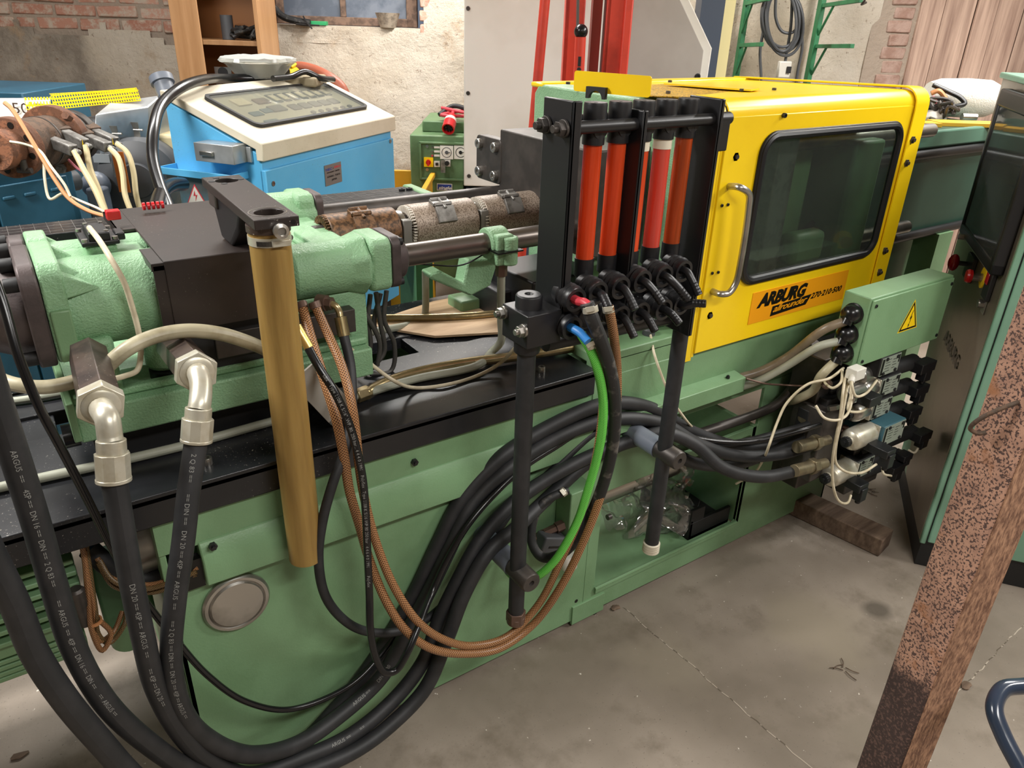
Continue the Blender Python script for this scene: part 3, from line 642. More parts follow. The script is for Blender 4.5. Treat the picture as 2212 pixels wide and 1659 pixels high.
# barrel with heater bands
BYc, BZc = 1.6, 1.138
b = MB(); b.cyl((.56, BYc, BZc), (1.18, BYc, BZc), .03, n=32).cyl((1.15, BYc, BZc), (1.3, BYc, BZc), .018); b.build('barrel', 'steelgrey', inj)
for i, (x0, x1, r_) in enumerate(((.595, .762, .052), (.80, .972, .053), (.998, 1.165, .053))):
    bd = MB().cyl((x0, BYc, BZc), (x1, BYc, BZc), r_, n=48).build('heater_band', 'heater_br' if i == 0 else 'heater', inj, bev=.003)
    b = MB()
    for k in range(44):
        a = 2*math.pi*k/44; y, z = math.cos(a), math.sin(a)
        b.obox((x0-.004, BYc+y*(r_-.009), BZc+z*(r_-.009)), Vector((.004, 0, 0)), Vector((0, y, z))*.008, Vector((0, -z, y))*.0013)
    b.build('ceramic_ring', 'ceramic' if i else 'heater_br', bd, kind='stuff')
    b = MB(); xm = (x0+x1)/2-.005
    def onr(x, a, e=0): return Vector((x, BYc-math.sin(a)*(r_+e), BZc+math.cos(a)*(r_+e)))
    for a, hh in ((.25, .012), (.95, .02)):
        c = onr(xm, a, .003); t_ = onr(xm, a+.01)-onr(xm, a); t_.normalize(); nn = t_.cross(Vector((1, 0, 0)))
        b.obox(c, Vector((.024, 0, 0)), t_*hh, nn*.004)
    b.cyl(onr(xm-.022, .5, .008), onr(xm+.022, .5, .008), .005, n=10); b.cyl(onr(xm, .1, .008), onr(xm, .75, .012), .004, n=8)
    b.cyl(onr(xm-.022, .1, .008), onr(xm+.022, .1, .008), .004, n=10)
    b.build('band_clamp', 'plug_grey' if i else 'heater_br', bd, bev=.001)
    b = MB()
    for k in (-1, 1): b.cyl(onr(xm+k*.018, 1.25, .0), onr(xm+k*.018, 1.25, .003), .003, n=8)
    b.split('clamp_screw', 'steelgrey', bd)
for i, x0 in enumerate((.768, .979)):
    MB().cyl((x0, BYc, BZc), (x0+.014, BYc, BZc), .042, n=40).build('barrel_collar', 'chrome', inj, bev=.002)
    MB().box(x0-.002, x0+.02, BYc-.048, BYc-.03, BZc-.03, BZc+.03).build('collar_block', 'silverplate', inj, bev=.002)
# rod clamp yoke with hooked arm
b = MB(); b.cyl((.905, 1.42, 1.129), (.955, 1.42, 1.129), .036, n=32).box(.91, .955, 1.375, 1.42, 1.085, 1.155)
b.cyl((.945, 1.38, 1.15), (.945, 1.38, 1.085), .02); b.build('rod_clamp', 'cast', inj, bev=.004)
b = MB(); b.box(.90, .968, 1.355, 1.475, 1.119, 1.1225); b.build('clamp_gap', 'blackink', inj)
pts = [at(1040, 565, Y=1.42), at(1055, 600, Y=1.42), at(1040, 628, Y=1.45), at(1000, 625, Y=1.5), at(935, 592, Y=1.62), at(945, 575, Y=1.66)]
b = MB(); q = [at(*p, Y=1.47) for p in ((1012, 560), (1078, 560), (1060, 618), (1018, 640), (935, 605), (928, 592), (952, 585), (1002, 612))]; b.prism(q, (0, .045, 0)); b.build('hooked_arm', 'cast', inj, bev=.005)
b = MB(); b.cyl((.935, 1.395, 1.09), (.935, 1.395, 1.055), .014, n=6); b.build('pipe_union', 'copper', inj)
P = spline([(.935, 1.395, 1.06), (.937, 1.395, .95), (.937, 1.392, .89), at(1062, 760, Z=.855), at(1030, 790, Z=.85), at(900, 818, Z=.85), at(780, 852, Z=.85), at(740, 862, Z=.85)], 8)
MB().tube(P, .0095, 14, raw=True).build('return_pipe', 'grey_tube', inj)
# swing arm that carries the hopper tube
arm = thing('hopper_slide_arm', 'dark steel swing plate with two round holes above the black cover', 'arm plate', (.35, 1.35, 1.2))
AX0, AX1, AY0, AY1, AZ = .316, .386, 1.145, 1.505, 1.31
b = MB(); b.plate([[(AX0, AY0), (AX1, AY0), (AX1, AY1), (AX0, AY1)], circ((AX0+AX1)/2, AY0+.044, .023, 28), circ((AX0+AX1)/2, AY1-.045, .021, 28)], (0, 0, AZ-.016), Vector((1, 0, 0)), Vector((0, 1, 0)), .016)
for v in b.v: v.x += (v.y-AY0)*.035
b.build('plate', 'cover', arm, bev=.0012)
b = MB()
b.pipe(((AX0+AX1)/2, AY0+.044, AZ), ((AX0+AX1)/2, AY0+.044, AZ+.0006), .030, .0285, 32); b.build('machined_ring', 'chrome', arm)
b = MB()
for dx, dy in ((.037, 0), (-.015, 0), (0, .028), (0, -.028)): b.cyl(((AX0+AX1)/2+dx, AY1-.045+dy, AZ), ((AX0+AX1)/2+dx, AY1-.045+dy, AZ+.0008), .006, n=12)
b.build('counterbore', 'darkmat', arm)
b = MB(); b.prism([((AX0+AX1)/2-.014, y, z) for y, z in ((1.30, 1.292), (1.46, 1.292), (1.48, 1.262), (1.45, 1.207), (1.39, 1.207), (1.33, 1.25))], (.048, 0, 0)); b.build('throat_block', 'dark', arm, bev=.006)
b = MB(); b.box(.332, .352, 1.44, 1.49, 1.262, 1.294); b.build('side_lug', 'steelgrey', arm, bev=.004)
b = MB(); b.lathe((.352, AY0, AZ-.018), (0, -1, 0), [(.010, -.01), (.010, .006), (.012, .008), (.012, .014), (.007, .016), (.006, .012), (0, .012)], 24); b.split('clamp_screw', 'chrome', arm)
b = MB(); b.cyl((.376, AY0-.0005, AZ-.009), (.376, AY0+.001, AZ-.009), .004, n=12); b.build('screw_hole', 'blackink', arm)
b = MB(); b.cyl((.40, 1.40, 1.22), (.43, 1.33, 1.225), .005).cyl((.36, 1.3, 1.212), (.365, 1.29, 1.225), .006); b.build('wing_nut', 'chrome', arm)
tb = thing('granulate_tube', 'long amber translucent tube hanging under the dark swing plate', 'tube', (.349, 1.189, .6))
TX, TY = .349, 1.187; tbz = at(635, 1212, Y=TY).z
MB().pipe((TX, TY, tbz), (TX, TY, 1.289), .0325, .0295, 48).build('tube_body', 'amber', tb)
MB().pipe((TX, TY, 1.262), (TX, TY, 1.276), .0338, .0325, 40).build('hose_clamp_band', 'zinc', tb)
MB().pipe((TX, TY, 1.282), (TX, TY, 1.293), .0345, .028, 40).build('tube_rim', 'hexsteel', tb)
b = MB(); b.obox((TX+.006, TY-.037, 1.269), Vector((.014, -.001, 0)), Vector((0, .004, 0)), UP*.005); b.build('clamp_housing', 'zinc', tb, bev=.001)
b = MB()
for k in range(12): a = -.9+k*.06; b.obox((TX+math.sin(a)*.0345, TY-math.cos(a)*.0345, 1.268), Vector((.0005, 0, 0)), Vector((0, .0012, 0)), UP*.004)
b.build('band_thread', 'steelgrey', tb, kind='stuff')
# ================================================================ YELLOW GUARD HOOD
hood = thing('safety_hood', 'large yellow guard hood with dark framed window over the mould area', 'machine guard', (1.85, 1.55, .80))
HY = 1.24; HX0, HX1 = 1.405, 2.30; HZ0, HZ1 = .80, 1.437; HYB = 1.9
def hp(px, py): q = at(px, py, Y=HY); return q.x, q.z
wl = (hp(1655, 340)[0]+hp(1592, 560)[0])/2; wr = (hp(1925, 310)[0]+hp(1893, 500)[0])/2
wt = hp(1785, 286)[1]; wb = hp(1740, 572)[1]
R_ = .035
def hoodstrip(x0, x1, off, z0=HZ0, back=True):
    "front sheet, rounded shoulder and roof, as one bent sheet"
    pr = [(HY-off, z0)]
    for k in range(7):
        a = math.radians(90*k/6); pr.append((HY+R_-(R_+off)*math.cos(a), HZ1-R_+(R_+off)*math.sin(a)))
    pr.append((HYB, HZ1-.02+off)); pr.append((HYB, HZ1-.024+off))
    for k in range(6, -1, -1):
        a = math.radians(90*k/6); pr.append((HY+R_-(R_-.004+off)*math.cos(a), HZ1-R_+(R_-.004+off)*math.sin(a)))
    pr.append((HY+.004-off, z0))
    return MB().prism([(x0, p[0], p[1]) for p in pr], (x1-x0, 0, 0))
hoodstrip(HX0, HX0+.045, 0, HZ0-.02).build('left_flange', 'yellow', hood, ang=30)
b = MB(); b.plate([[(HX0+.05, HZ0), (HX1-.055, HZ0), (HX1-.055, HZ1-R_), (HX0+.05, HZ1-R_)], rrect(wl, wr, wb, wt, .04, 6)], (0, HY+.002, 0), Vector((1, 0, 0)), UP, .008)
# roof and shoulder of the sliding door
hoodstrip(HX0+.05, HX1-.055, .004, HZ1-R_-.001).build('door_shoulder', 'yellow', hood, ang=30)
b.build('door_panel', 'yellow', hood, bev=.002)
MB().box(HX0+.043, HX0+.052, HY-.001, HY+.004, HZ0-.01, HZ1-R_).build('door_seam', 'yellow', hood)
hoodstrip(HX1-.056, HX1, .012, HZ0).build('right_frame', 'yellow', hood, ang=30)
hoodstrip(HX1-.07, HX1-.054, .014, HZ0).build('frame_bead', 'yellow', hood, ang=30)
hoodstrip(HX0-.004, HX0+.004, .003, HZ1-R_-.02).build('left_bead', 'yellow', hood, ang=30)
b = MB(); b.prism([(1.36, 1.84, HZ1-.022), (1.36, 1.9, HZ1-.022), (HX1, 1.9, HZ1-.022), (HX1, 1.84, HZ1-.022)], (0, 0, .014)); b.build('rear_rail', 'yellow', hood, bev=.005)
MB().box(HX0, HX1, HYB-.004, HYB, .9, 1.02).build('rear_sheet', 'yellow', hood)
b = MB(); g0, g1 = .0, 1
ring = rrect(wl-.012, wr+.012, wb-.012, wt+.012, .05, 8); P = [Vector((p[0], HY-.012, p[1])) for p in ring]
for rr, off in ((.0105, 0), (.005, .008)):
    ring = rrect(wl-.004-off, wr+.004+off, wb-.004-off, wt+.004+off, .045+off, 8)
    P = [Vector((p[0], HY-.009, p[1])) for p in ring]; P.append(P[0]); b.tube(P, rr, 8, raw=True)
b.build('rubber_gasket', 'dark', hood)
MB().box(wl-.01, wr+.01, HY-.004, HY-.001, wb-.01, wt+.01).build('window_pane', 'pane', hood)
# handle
hx = [(hp(1572, 402), HY-.005), (hp(1592, 404), HY-.04), (hp(1612, 418), HY-.045), (hp(1610, 470), HY-.045), (hp(1594, 600), HY-.045), (hp(1585, 626), HY-.045), (hp(1565, 638), HY-.04), (hp(1540, 628), HY-.005)]
q = [at(1571, 402, Y=HY), at(1598, 405, Y=HY-.045), at(1618, 420, Y=HY-.05), at(1617, 450, Y=HY-.05), at(1601, 560, Y=HY-.05), at(1589, 612, Y=HY-.05), at(1574, 633, Y=HY-.048), at(1556, 635, Y=HY-.04), at(1536, 628, Y=HY)]
P = spline(q, 6); MB().tube(P, .0085, 14, raw=True).build('door_handle', 'chrome', hood)
for px, py, r in ((1586, 338, .011), (1530, 680, .011), (1969, 302, .011), (1956, 352, .011), (1910, 541, .011), (1898, 587, .011)):
    q = at(px, py, Y=HY-(.012 if px > 1700 else 0)); bolt(hood, q, (0, -1, 0), r, .006, 'steelgrey', 'hex_bolt')
for px, py in ((1692, 249), (1538, 590), (1551, 588), (1948, 415), (1941, 430), (1559, 444), (1572, 442), (1488, 689)):
    q = at(px, py, Y=HY-.007); bolt(hood, q, (0, -1, 0), .004 if px != 1692 else .006, .003 if px != 1692 else .008, 'dark', 'small_screw', 0)
# roof details: perforated inset, lid edge, upright flap, screws
RZ = HZ1-.004
b = MB(); b.prism([at(1378, 208, Z=RZ+.004), at(1550, 213, Z=RZ+.004), at(1640, 196, Z=RZ), at(1440, 183, Z=RZ), at(1378, 186, Z=RZ)], (0, 0, .002)); b.build('perforated_inset', mat('perforated_yellow_sheet', '#d8a818', .4, col2='#7a5c10', nscale=200, namt=(.5, .55), bscale=160, bstr=1, bdist=.004), hood)
b = MB(); b.prism([at(1434, 183, Z=RZ+.006), at(1622, 197, Z=RZ+.008), at(1640, 194, Z=RZ+.008), at(1610, 186, Z=RZ)], (0, 0, .004)); b.build('roof_lid', 'yellow', hood)
fl_o = at(1240, 205, Z=1.435); fr_o = at(1407, 208, Z=1.435)
q = [at(1240, 196, Y=fl_o.y), at(1240, 152, Y=fl_o.y)]
fy = 1.42; p0, p1 = at(1240, 196, Y=fy+.1), at(1405, 206, Y=fy-.09)
dv = (p1-p0); dv.z = 0; ln = dv.length; dv.normalize(); hgt = at(1240, 152, Y=fy+.1).z-p0.z
b = MB(); b.plate([rrect(0, ln, 0, hgt, .006, 3)], p0, dv, UP, .003); b.build('upright_flap', 'yellow', hood)
b = MB(); c_ = p0+dv*ln*.32+Vector((0, -.004, -.012)); b.plate([[(-.026, 0), (-.026, .026), (.026, .026), (.026, 0), (.02, 0)]+[(.018*math.cos(a*math.pi/8), .018*math.sin(a*math.pi/8)) for a in range(9)]+[(-.02, 0)]], c_+dv.cross(UP)*.004, dv, UP, .012); b.build('hose_notch', 'darkmat', hood)
for px, py in ((1227, 182), (1447, 178), (1443, 202), (1602, 197), (1672, 195)):
    q = at(px, py, Z=RZ+.006); bolt(hood, q, UP, .006, .006, 'steelgrey', 'roof_screw', 0)
b = MB(); b.box(1.41, 1.424, 1.232, 1.245, 1.13, 1.18); b.build('limit_switch', 'dark', hood, bev=.002)
# sticker with the maker's lettering
c0, c1 = at(1629, 633, Y=HY-.0065), at(1815, 646, Y=HY-.0065); sx0, sx1, sz1, sz0 = c0.x-.004, c1.x+.01, c0.z, c1.z
st_ = MB().box(sx0, sx1, HY-.0072, HY-.006, sz0, sz1).build('maker_sticker', 'sticker', hood)
X, Yt = Vector((1, 0, 0)), UP; SY = HY-.0073; sw, sh = sx1-sx0, sz1-sz0
text('maker_lettering', 'ARBURG', sh*.56, (sx0+sw*.07, SY, sz0+sh*.50), X, UP, 'blackink', st_, .3, .003, .95, width=sw*.50)
b = MB(); b.prism([(sx0+sw*.21, SY, sz0+sh*.08), (sx0+sw*.575, SY, sz0+sh*.16), (sx0+sw*.62, SY, sz0+sh*.48), (sx0+sw*.22, SY, sz0+sh*.40)], (0, -.0003, 0)); b.build('banner', 'blackink', st_)
text('script_lettering', 'allrounder', sh*.3, (sx0+sw*.225, SY-.0004, sz0+sh*.20), Vector((1, 0, .03)), UP, 'sticker', st_, .5, .0003, .9, width=sw*.35)
text('model_lettering', '270\u00b7210\u00b7500', sh*.26, (sx0+sw*.615, SY, sz0+sh*.32), X, UP, 'blackink', st_, .3, .0008, 1, width=sw*.345)
# inside the guard: platens, tie bars, mould-height rods
core = thing('clamping_unit', 'green platens and steel tie bars inside and left of the yellow guard', 'clamping unit', (1.8, 1.55, .86))
b = MB()
yz = [(1.30, .87), (1.30, 1.36), (1.36, 1.425), (1.86, 1.425), (1.88, 1.40), (1.88, .87)]
b.plate([[(y, z) for y, z in yz], circ(1.42, 1.12, .03), circ(1.60, 1.14, .05), circ(1.76, 1.12, .03)], (1.36, 0, 0), Vector((0, 1, 0)), UP, .09); b.build('fixed_platen', 'cast', core, bev=.006)
b = MB(); b.box(1.33, 1.36, 1.50, 1.68, 1.08, 1.22); b.cyl((1.30, 1.5, 1.20), (1.36, 1.5, 1.20), .035); b.build('nozzle_boss', 'cast', core, bev=.01)
b = MB(); b.box(1.75, 1.83, 1.30, 1.86, .92, 1.38); b.build('moving_platen', 'plug_grey', core, bev=.004)
b = MB(); b.box(1.86, 2.0, 1.36, 1.44, .92, 1.36); b.box(1.9, 2.05, 1.30, 1.36, .95, 1.05); b.box(1.86, 1.9, 1.5, 1.8, .92, 1.36); b.build('toggle_casting', 'green', core, bev=.02)
for y, z in ((1.36, 1.30), (1.80, 1.30), (1.36, .98), (1.80, .98)): MB().cyl((1.40, y, z), (2.6, y, z), .022, n=24).build('tie_bar', 'chrome', core)
b = MB()
for i in range(5):
    for j in range(5): b.cyl((1.7495, 1.36+.09*i, 1.0+.075*j), (1.7505, 1.36+.09*i, 1.0+.075*j), .011 if (i+j) % 3 else .018, n=12)
b.build('platen_hole', 'blackink', core, kind='stuff')
MB().cyl(at(1660, 560, Y=1.32), at(1880, 380, Y=1.5), .008).build('diagonal_rod', 'steelgrey', core)
b = MB(); b.box(1.42, 2.28, 1.28, 1.86, .862, .90); b.build('mould_bed', 'greyplas', core)
b = MB(); b.box(2.1, 2.25, 1.3, 1.8, .9, 1.3); b.build('rear_platen', 'green_dk', core, bev=.01)
# dark steel block with bolted lug, left of the platen
blk = thing('nozzle_guard_block', 'dark steel block with bolted lug behind the flow meter rack', 'steel block', (1.25, 1.7, 1.1))
bt = [at(1080, 281, X=1.16), at(1165, 281, X=1.16)]
by1, by0 = bt[0].y, 1.36; bz1 = 1.325
ar = [(1.42, bz1-.24)]+[(1.60+.075*math.cos(a), 1.10+.075*math.sin(a)) for a in [math.radians(d) for d in range(0, 181, 15)]]
b = MB(); b.plate([[(by0, bz1), (by0, 1.07), (1.675, 1.07)]+[(1.60+.075*math.cos(a), 1.09+.075*math.sin(a)) for a in [math.radians(d) for d in range(15, 166, 15)]]+[(1.525, 1.07), (by1, 1.07), (by1, bz1)][1:]], (1.16, 0, 0), Vector((0, 1, 0)), UP, .008) if False else None
b = MB(); b.plate([[(by0, 1.07), (1.51, 1.07)]+[(1.60-.09*math.cos(a), 1.10+.085*math.sin(a)) for a in [math.radians(d) for d in range(10, 171, 16)]]+[(1.69, 1.07), (by1, 1.10), (by1, bz1), (by0, bz1)]], (1.16, 0, 0), Vector((0, 1, 0)), UP, .18); b.build('block_body', 'steelgrey', blk, bev=.004)
b = MB(); lx = 1.17; q = [at(1037, 292, X=lx), at(1078, 395, X=lx)]; y0_, y1_ = by1-.01, q[0].y; z1_, z0_ = at(1050, 292, X=lx).z, at(1060, 390, X=lx).z
b.prism([(lx-.012, p[0], p[1]) for p in rrect(min(y0_, y1_), max(y0_, y1_), z0_, z1_, .014)], (.03, 0, 0)); b.build('bolted_lug', 'steelgrey', blk, bev=.002)
for yy in (min(y0_, y1_)+.025, max(y0_, y1_)-.022):
    for zz_ in (z0_+.022, z1_-.022): bolt(blk, (lx-.012, yy, zz_), (-1, 0, 0), .013, .012, 'chrome', 'cap_screw', 0)
b = MB(); b.cyl((1.2, 1.5, bz1), (1.2, 1.5, bz1+.001), .012); b.build('tapped_hole', 'blackink', blk)
# ================================================================ FLOW METER RACK
rack = thing('flow_meter_rack', 'black cooling water rack with six orange-red flow tubes on two posts', 'flow meter rack', (1.0, 1.09, .32))
for x, z0, z1 in ((.84, 1.045, 1.473), (1.003, 1.06, 1.452), (1.205, .97, 1.466)):
    b = MB(); b.box(x, x+.007, 1.047, 1.132, z0, z1); b.box(x, x+(.02 if x < 1 else .012), 1.047, 1.053, z0, z1); b.build('side_plate', 'dark', rack, bev=.002)
for y, z in ((1.067, 1.427), (1.125, 1.43)): MB().cyl((.845, y, z), (1.25, y, z), .0115, n=20).build('cross_bar', 'dark', rack)
for y in (1.066, 1.117):
    b = MB(); b.cyl((.838, y, 1.427), (.833, y, 1.427), .0155, n=20).cyl((.833, y, 1.427), (.822, y, 1.427), .0135, n=6).cyl((.822, y, 1.427), (.812, y, 1.427), .007, n=14); b.build('hex_nut', 'steelgrey', rack, bev=.0008)
for k in range(6):
    x, y = .866+.0588*k, 1.09
    b = MB(); b.lathe((x, y, 0), UP, [(.0205, 1.393), (.0205, 1.414), (.0175, 1.417), (.0175, 1.43), (.0215, 1.43), (.0215, 1.461), (.0205, 1.465), (.004, 1.464), (.003, 1.462), (0, 1.462)], 28).cyl((x, 1.07, 1.42), (x, 1.11, 1.42), .016, n=20)
    b.build('tube_cap', 'dark', rack)
    mt = ['redtube', 'redtube', 'redtube', 'redtube', 'redtube3', 'redtube2'][k]
    MB().pipe((x, y, 1.165), (x, y, 1.397), .0172, .0142, 28).build('flow_tube', mt, rack)
    if k in (3, 4): MB().pipe((x, y, 1.375), (x, y, 1.395), .0182, .0172, 24).build('yellowed_ring', 'amber_tape', rack)
    b = MB(); b.lathe((x, y, 0), UP, [(.0192, 1.18), (.0192, 1.145), (.0145, 1.14), (.0145, 1.09), (.018, 1.08), (.018, 1.05), (0, 1.05)][::-1], 24); b.cyl((x, y-.02, 1.06), (x, y+.02, 1.06), .02, n=18); b.build('tube_socket', 'dark', rack)
MB().cyl((.85, 1.09, 1.07), (1.2, 1.09, 1.07), .016, n=20).build('manifold_pipe', 'dark', rack)
MB().cyl((.85, 1.105, 1.01), (1.2, 1.105, 1.0), .018, n=20).build('manifold_pipe', 'dark', rack)
b = MB(); b.box(1.215, 1.25, 1.055, 1.12, 1.365, 1.428); b.cyl((1.215, 1.067, 1.427), (1.258, 1.067, 1.427), .0125); b.lathe((1.236, 1.09, 0), UP, [(.018, 1.42), (.018, 1.458), (0, 1.458)], 20); b.box(1.212, 1.228, 1.06, 1.12, 1.31, 1.37); b.build('end_block', 'dark', rack, bev=.003)
# hose valves: ribbed collar toward the viewer, elbow, barb
up_ = [((1242, 647), (1276, 664), 'redplug'), ((1290, 632), (1314, 664), 'dark'), ((1339, 621), (1372, 668), 'dark'), ((1386, 607), (1430, 654), 'dark'), ((1433, 596), (1486, 647), 'dark'), ((1475, 585), (1509, 637), 'dark')]
lo_ = [((1234, 708), (1270, 738), 'blueplug'), ((1339, 683), (1370, 728), 'dark'), ((1383, 675), (1415, 715), 'dark'), ((1432, 668), (1468, 699), 'dark'), ((1471, 657), (1524, 656), 'dark')]
for i, (cc, ee, mm) in enumerate(up_+lo_):
    a_ = at(*cc, Y=1.03); e_ = at(*ee, Y=.985)
    b = MB(); pr = [(.012, -.05), (.019, -.045), (.021, -.03), (.019, -.026), (.022, -.02), (.0195, -.014), (.022, -.008), (.0195, -.002), (.020, .004), (.0145, .004), (.013, -.004), (0, -.004)]
    b.lathe(a_, (0, -1, -.08), [(q_[0]*1.18, q_[1]) for q_ in pr], 26); b.build('valve_collar', 'dark', rack)
    P = spline([a_+Vector((0, .01, 0)), a_+Vector((0, -.012, 0)), a_.lerp(e_, .45)+Vector((0, -.006, .003)), e_], 6)
    b = MB(); b.tube(P, .0085, 12, raw=True); t_ = (P[-1]-P[-3]).normalized()
    if mm == 'dark':
        for k in range(4): b.cyl(e_-t_*(.026-.007*k), e_-t_*(.020-.007*k), .0092, .0078, n=12)
    b.build('barbed_nozzle', mm, rack)
def lug(px, py, y):
    c = at(px, py, Y=y); return c
# post clamps, posts, stand-offs
PX = {0: .795, 1: 1.228}
c = at(1150, 690, Y=1.09); b = MB(); b.box(.762, .842, 1.045, 1.13, c.z-.038, c.z+.028); b.lathe((.795, 1.09, 0), UP, [(.026, c.z-.065), (.026, c.z+.05), (.024, c.z+.054), (.007, c.z+.054), (.006, c.z+.05), (0, c.z+.05)], 28); b.build('clamp_body', 'dark', rack, bev=.006)
for yy, zz_ in ((1.055, c.z-.002), (1.122, c.z+.012)):
    b = MB(); b.cyl((.762, yy, zz_), (.757, yy, zz_), .013, n=18).cyl((.757, yy, zz_), (.747, yy, zz_), .011, n=6).cyl((.747, yy, zz_), (.74, yy, zz_), .006, n=12); b.build('hex_nut', 'chrome', rack, bev=.0006)
cl = [at(1128, 1238, Y=1.08), at(1413, 992, Y=1.08)]; zb = [at(1125, 1325, Y=1.09).z, at(1395, 1185, Y=1.09).z]
for i in (0, 1):
    x = PX[i]
    MB().cyl((x, 1.09, zb[i]), (x, 1.09, 1.12 if i == 0 else 1.06), .0185, n=28).build('post', 'rubber', rack)
    b = MB(); z = cl[i].z; b.lathe((x+.004, 1.112, z), (0, -1, 0), [(.022, 0), (.0245, .002), (.0245, .068), (.022, .072), (.007, .072), (.006, .066), (0, .066)], 28); b.build('cross_clamp', 'steelgrey', rack)
    MB().cyl((x+.004, 1.112, z), (x+.004, 1.25, z), .026, n=28).build('standoff_sleeve', 'pvc', rack)
b = MB(); b.cyl((.795, 1.09, zb[0]-.012), (.795, 1.09, zb[0]+.016), .0235, n=6).cyl((.795, 1.09, zb[0]-.018), (.795, 1.09, zb[0]), .0215, n=24); b.build('brass_end_nut', 'copper', rack, bev=.001)
b = MB()
for k in range(4): b.lathe((1.228, 1.09, zb[1]-.012+k*.007), UP, [(.019, -.004), (.0225, -.002), (.0225, .003), (.019, .005)], 24)
b.build('tape_wrap', 'amber_tape', rack)
# ================================================================ TERMINAL BOX AND CONDUITS
tbx = thing('terminal_box', 'pale green electrical terminal box with yellow warning triangle', 'junction box', (2.05, 1.04, .757))
TX0, TX1, TY0, TY1, TZ0, TZ1 = 1.848, 2.262, 1.0, 1.085, .757, .958
b = MB(); b.box(TX0, TX1, TY0+.006, TY1, TZ0, TZ1); b.build('box_body', 'green', tbx, bev=.003)
b = MB(); b.box(TX0+.006, TX1-.004, TY0, TY0+.006, TZ0+.004, TZ1-.006); b.build('box_lid', 'green', tbx, bev=.002)
for x, z in ((TX0+.02, TZ1-.022), (TX1-.015, TZ1-.022), (TX0+.02, TZ0+.018), (TX1-.015, TZ0+.018)): bolt(tbx, (x, TY0, z), (0, -1, 0), .005, .003, 'dark', 'lid_screw', 0)
tr = [at(1973, 652, Y=TY0-.0005), at(1941, 716, Y=TY0-.0005), at(1978, 707, Y=TY0-.0005)]
cx = sum((p.x for p in tr))/3; zt = tr[0].z; zb_ = (tr[1].z+tr[2].z)/2; hw = (tr[2].x-tr[1].x)/2; cxm = (tr[1].x+tr[2].x)/2
def tri(s, y, name, m):
    zc = zb_+(zt-zb_)/3; q = [(cxm, y, zc+(zt-zc)*s), (cxm-hw*s, y, zc+(zb_-zc)*s), (cxm+hw*s, y, zc+(zb_-zc)*s)]
    return MB().prism(q, (0, -.0003, 0)).build(name, m, tbx)
tri(1.1, TY0-.0002, 'sign_edge', 'yellow'); tri(1.0, TY0-.0005, 'sign_border', 'blackink'); tri(.8, TY0-.0008, 'warning_sign', 'yellow')
zc = zb_+(zt-zb_)/3; k_ = (zt-zb_)
b = MB(); sh_ = [(.05, .62), (.12, .62), (.06, .38), (.13, .40), (-.02, .08), (.0, .27), (-.07, .24)]
b.prism([(cxm+p[0]*k_*.8, TY0-.0011, zb_+p[1]*k_) for p in [(.06, .68), (-.07, .36), (.02, .40), (-.03, .18), (-.07, .22), (-.05, .06), (.03, .17), (0, .185), (.10, .49), (.01, .45), (.10, .68)]], (0, -.0003, 0)); b.build('lightning_arrow', 'blackink', tbx)
text('embossed_text', 'ARBURG', .016, at(1988, 727, Y=TY0-.0004), (1, 0, 0), UP, 'green', tbx, 0, .0004, 1.1, th=.0008, width=.06) if False else None
gz = [at(1838, 667, X=TX0-.01), at(1829, 720, X=TX0-.01), at(1817, 768, X=TX0-.01)]
for i, g in enumerate(gz):
    g.y = 1.045; g.z = (.905, .846, .79)[i]; g.x = TX0-.0
    b = MB(); b.lathe(g, (-1, 0, 0), [(.029, 0), (.029, .004), (.026, .006), (.025, .018), (.021, .03), (.012, .037), (0, .038)], 28)
    b.cyl(g+Vector((-.018, 0, 0)), g+Vector((-.03, .0, -.026)), .016, n=16); b.build('conduit_elbow', 'gloss', tbx)
    b = MB()
    for a in (.6, 2.2, 4.0, 5.3): b.cyl(g+Vector((-.005, .022*math.cos(a), .022*math.sin(a))), g+Vector((-.02, .021*math.cos(a), .021*math.sin(a))), .0035, n=8)
    b.split('gland_screw', 'dark', tbx)
def tubeobj(name, P, r, m, label, cat, group=None, n=14):
    o = MB().tube(P, r, n, raw=True).build(name, m, ang=60); return tag(o, label, cat, group)
e = [g+Vector((-.024, 0, -.016)) for g in gz]
tubeobj('conduit', spline([e[0], at(1780, 712, Y=1.08), at(1700, 772, Y=1.16), at(1640, 803, Y=1.2), at(1600, 815, Y=1.225)], 8), .0125, 'browntube', 'brown-grey conduit from the topmost gland of the terminal box', 'conduit')
tubeobj('conduit', spline([e[1], at(1770, 748, Y=1.08), at(1700, 790, Y=1.15), at(1640, 822, Y=1.19), at(1600, 836, Y=1.225)], 8), .0115, 'grey_tube', 'pale grey conduit from the middle gland of the terminal box', 'conduit')
tubeobj('conduit', spline([e[2], at(1775, 810, Y=1.06), at(1755, 845, Y=1.1), at(1722, 862, Y=1.14), at(1700, 868, Y=1.2)], 8), .0125, 'cream_tube', 'olive conduit from the lowest gland of the terminal box', 'conduit')
tubeobj('steel_pipe', spline([at(1760, 740, Y=1.16), at(1735, 800, Y=1.19), at(1710, 840, Y=1.2), at(1680, 872, Y=1.2), at(1640, 892, Y=1.21), at(1560, 920, Y=1.22), at(1500, 940, Y=1.235)], 8), .0145, 'steelgrey', 'dark steel pipe bending behind the conduits to the bed opening', 'pipe')
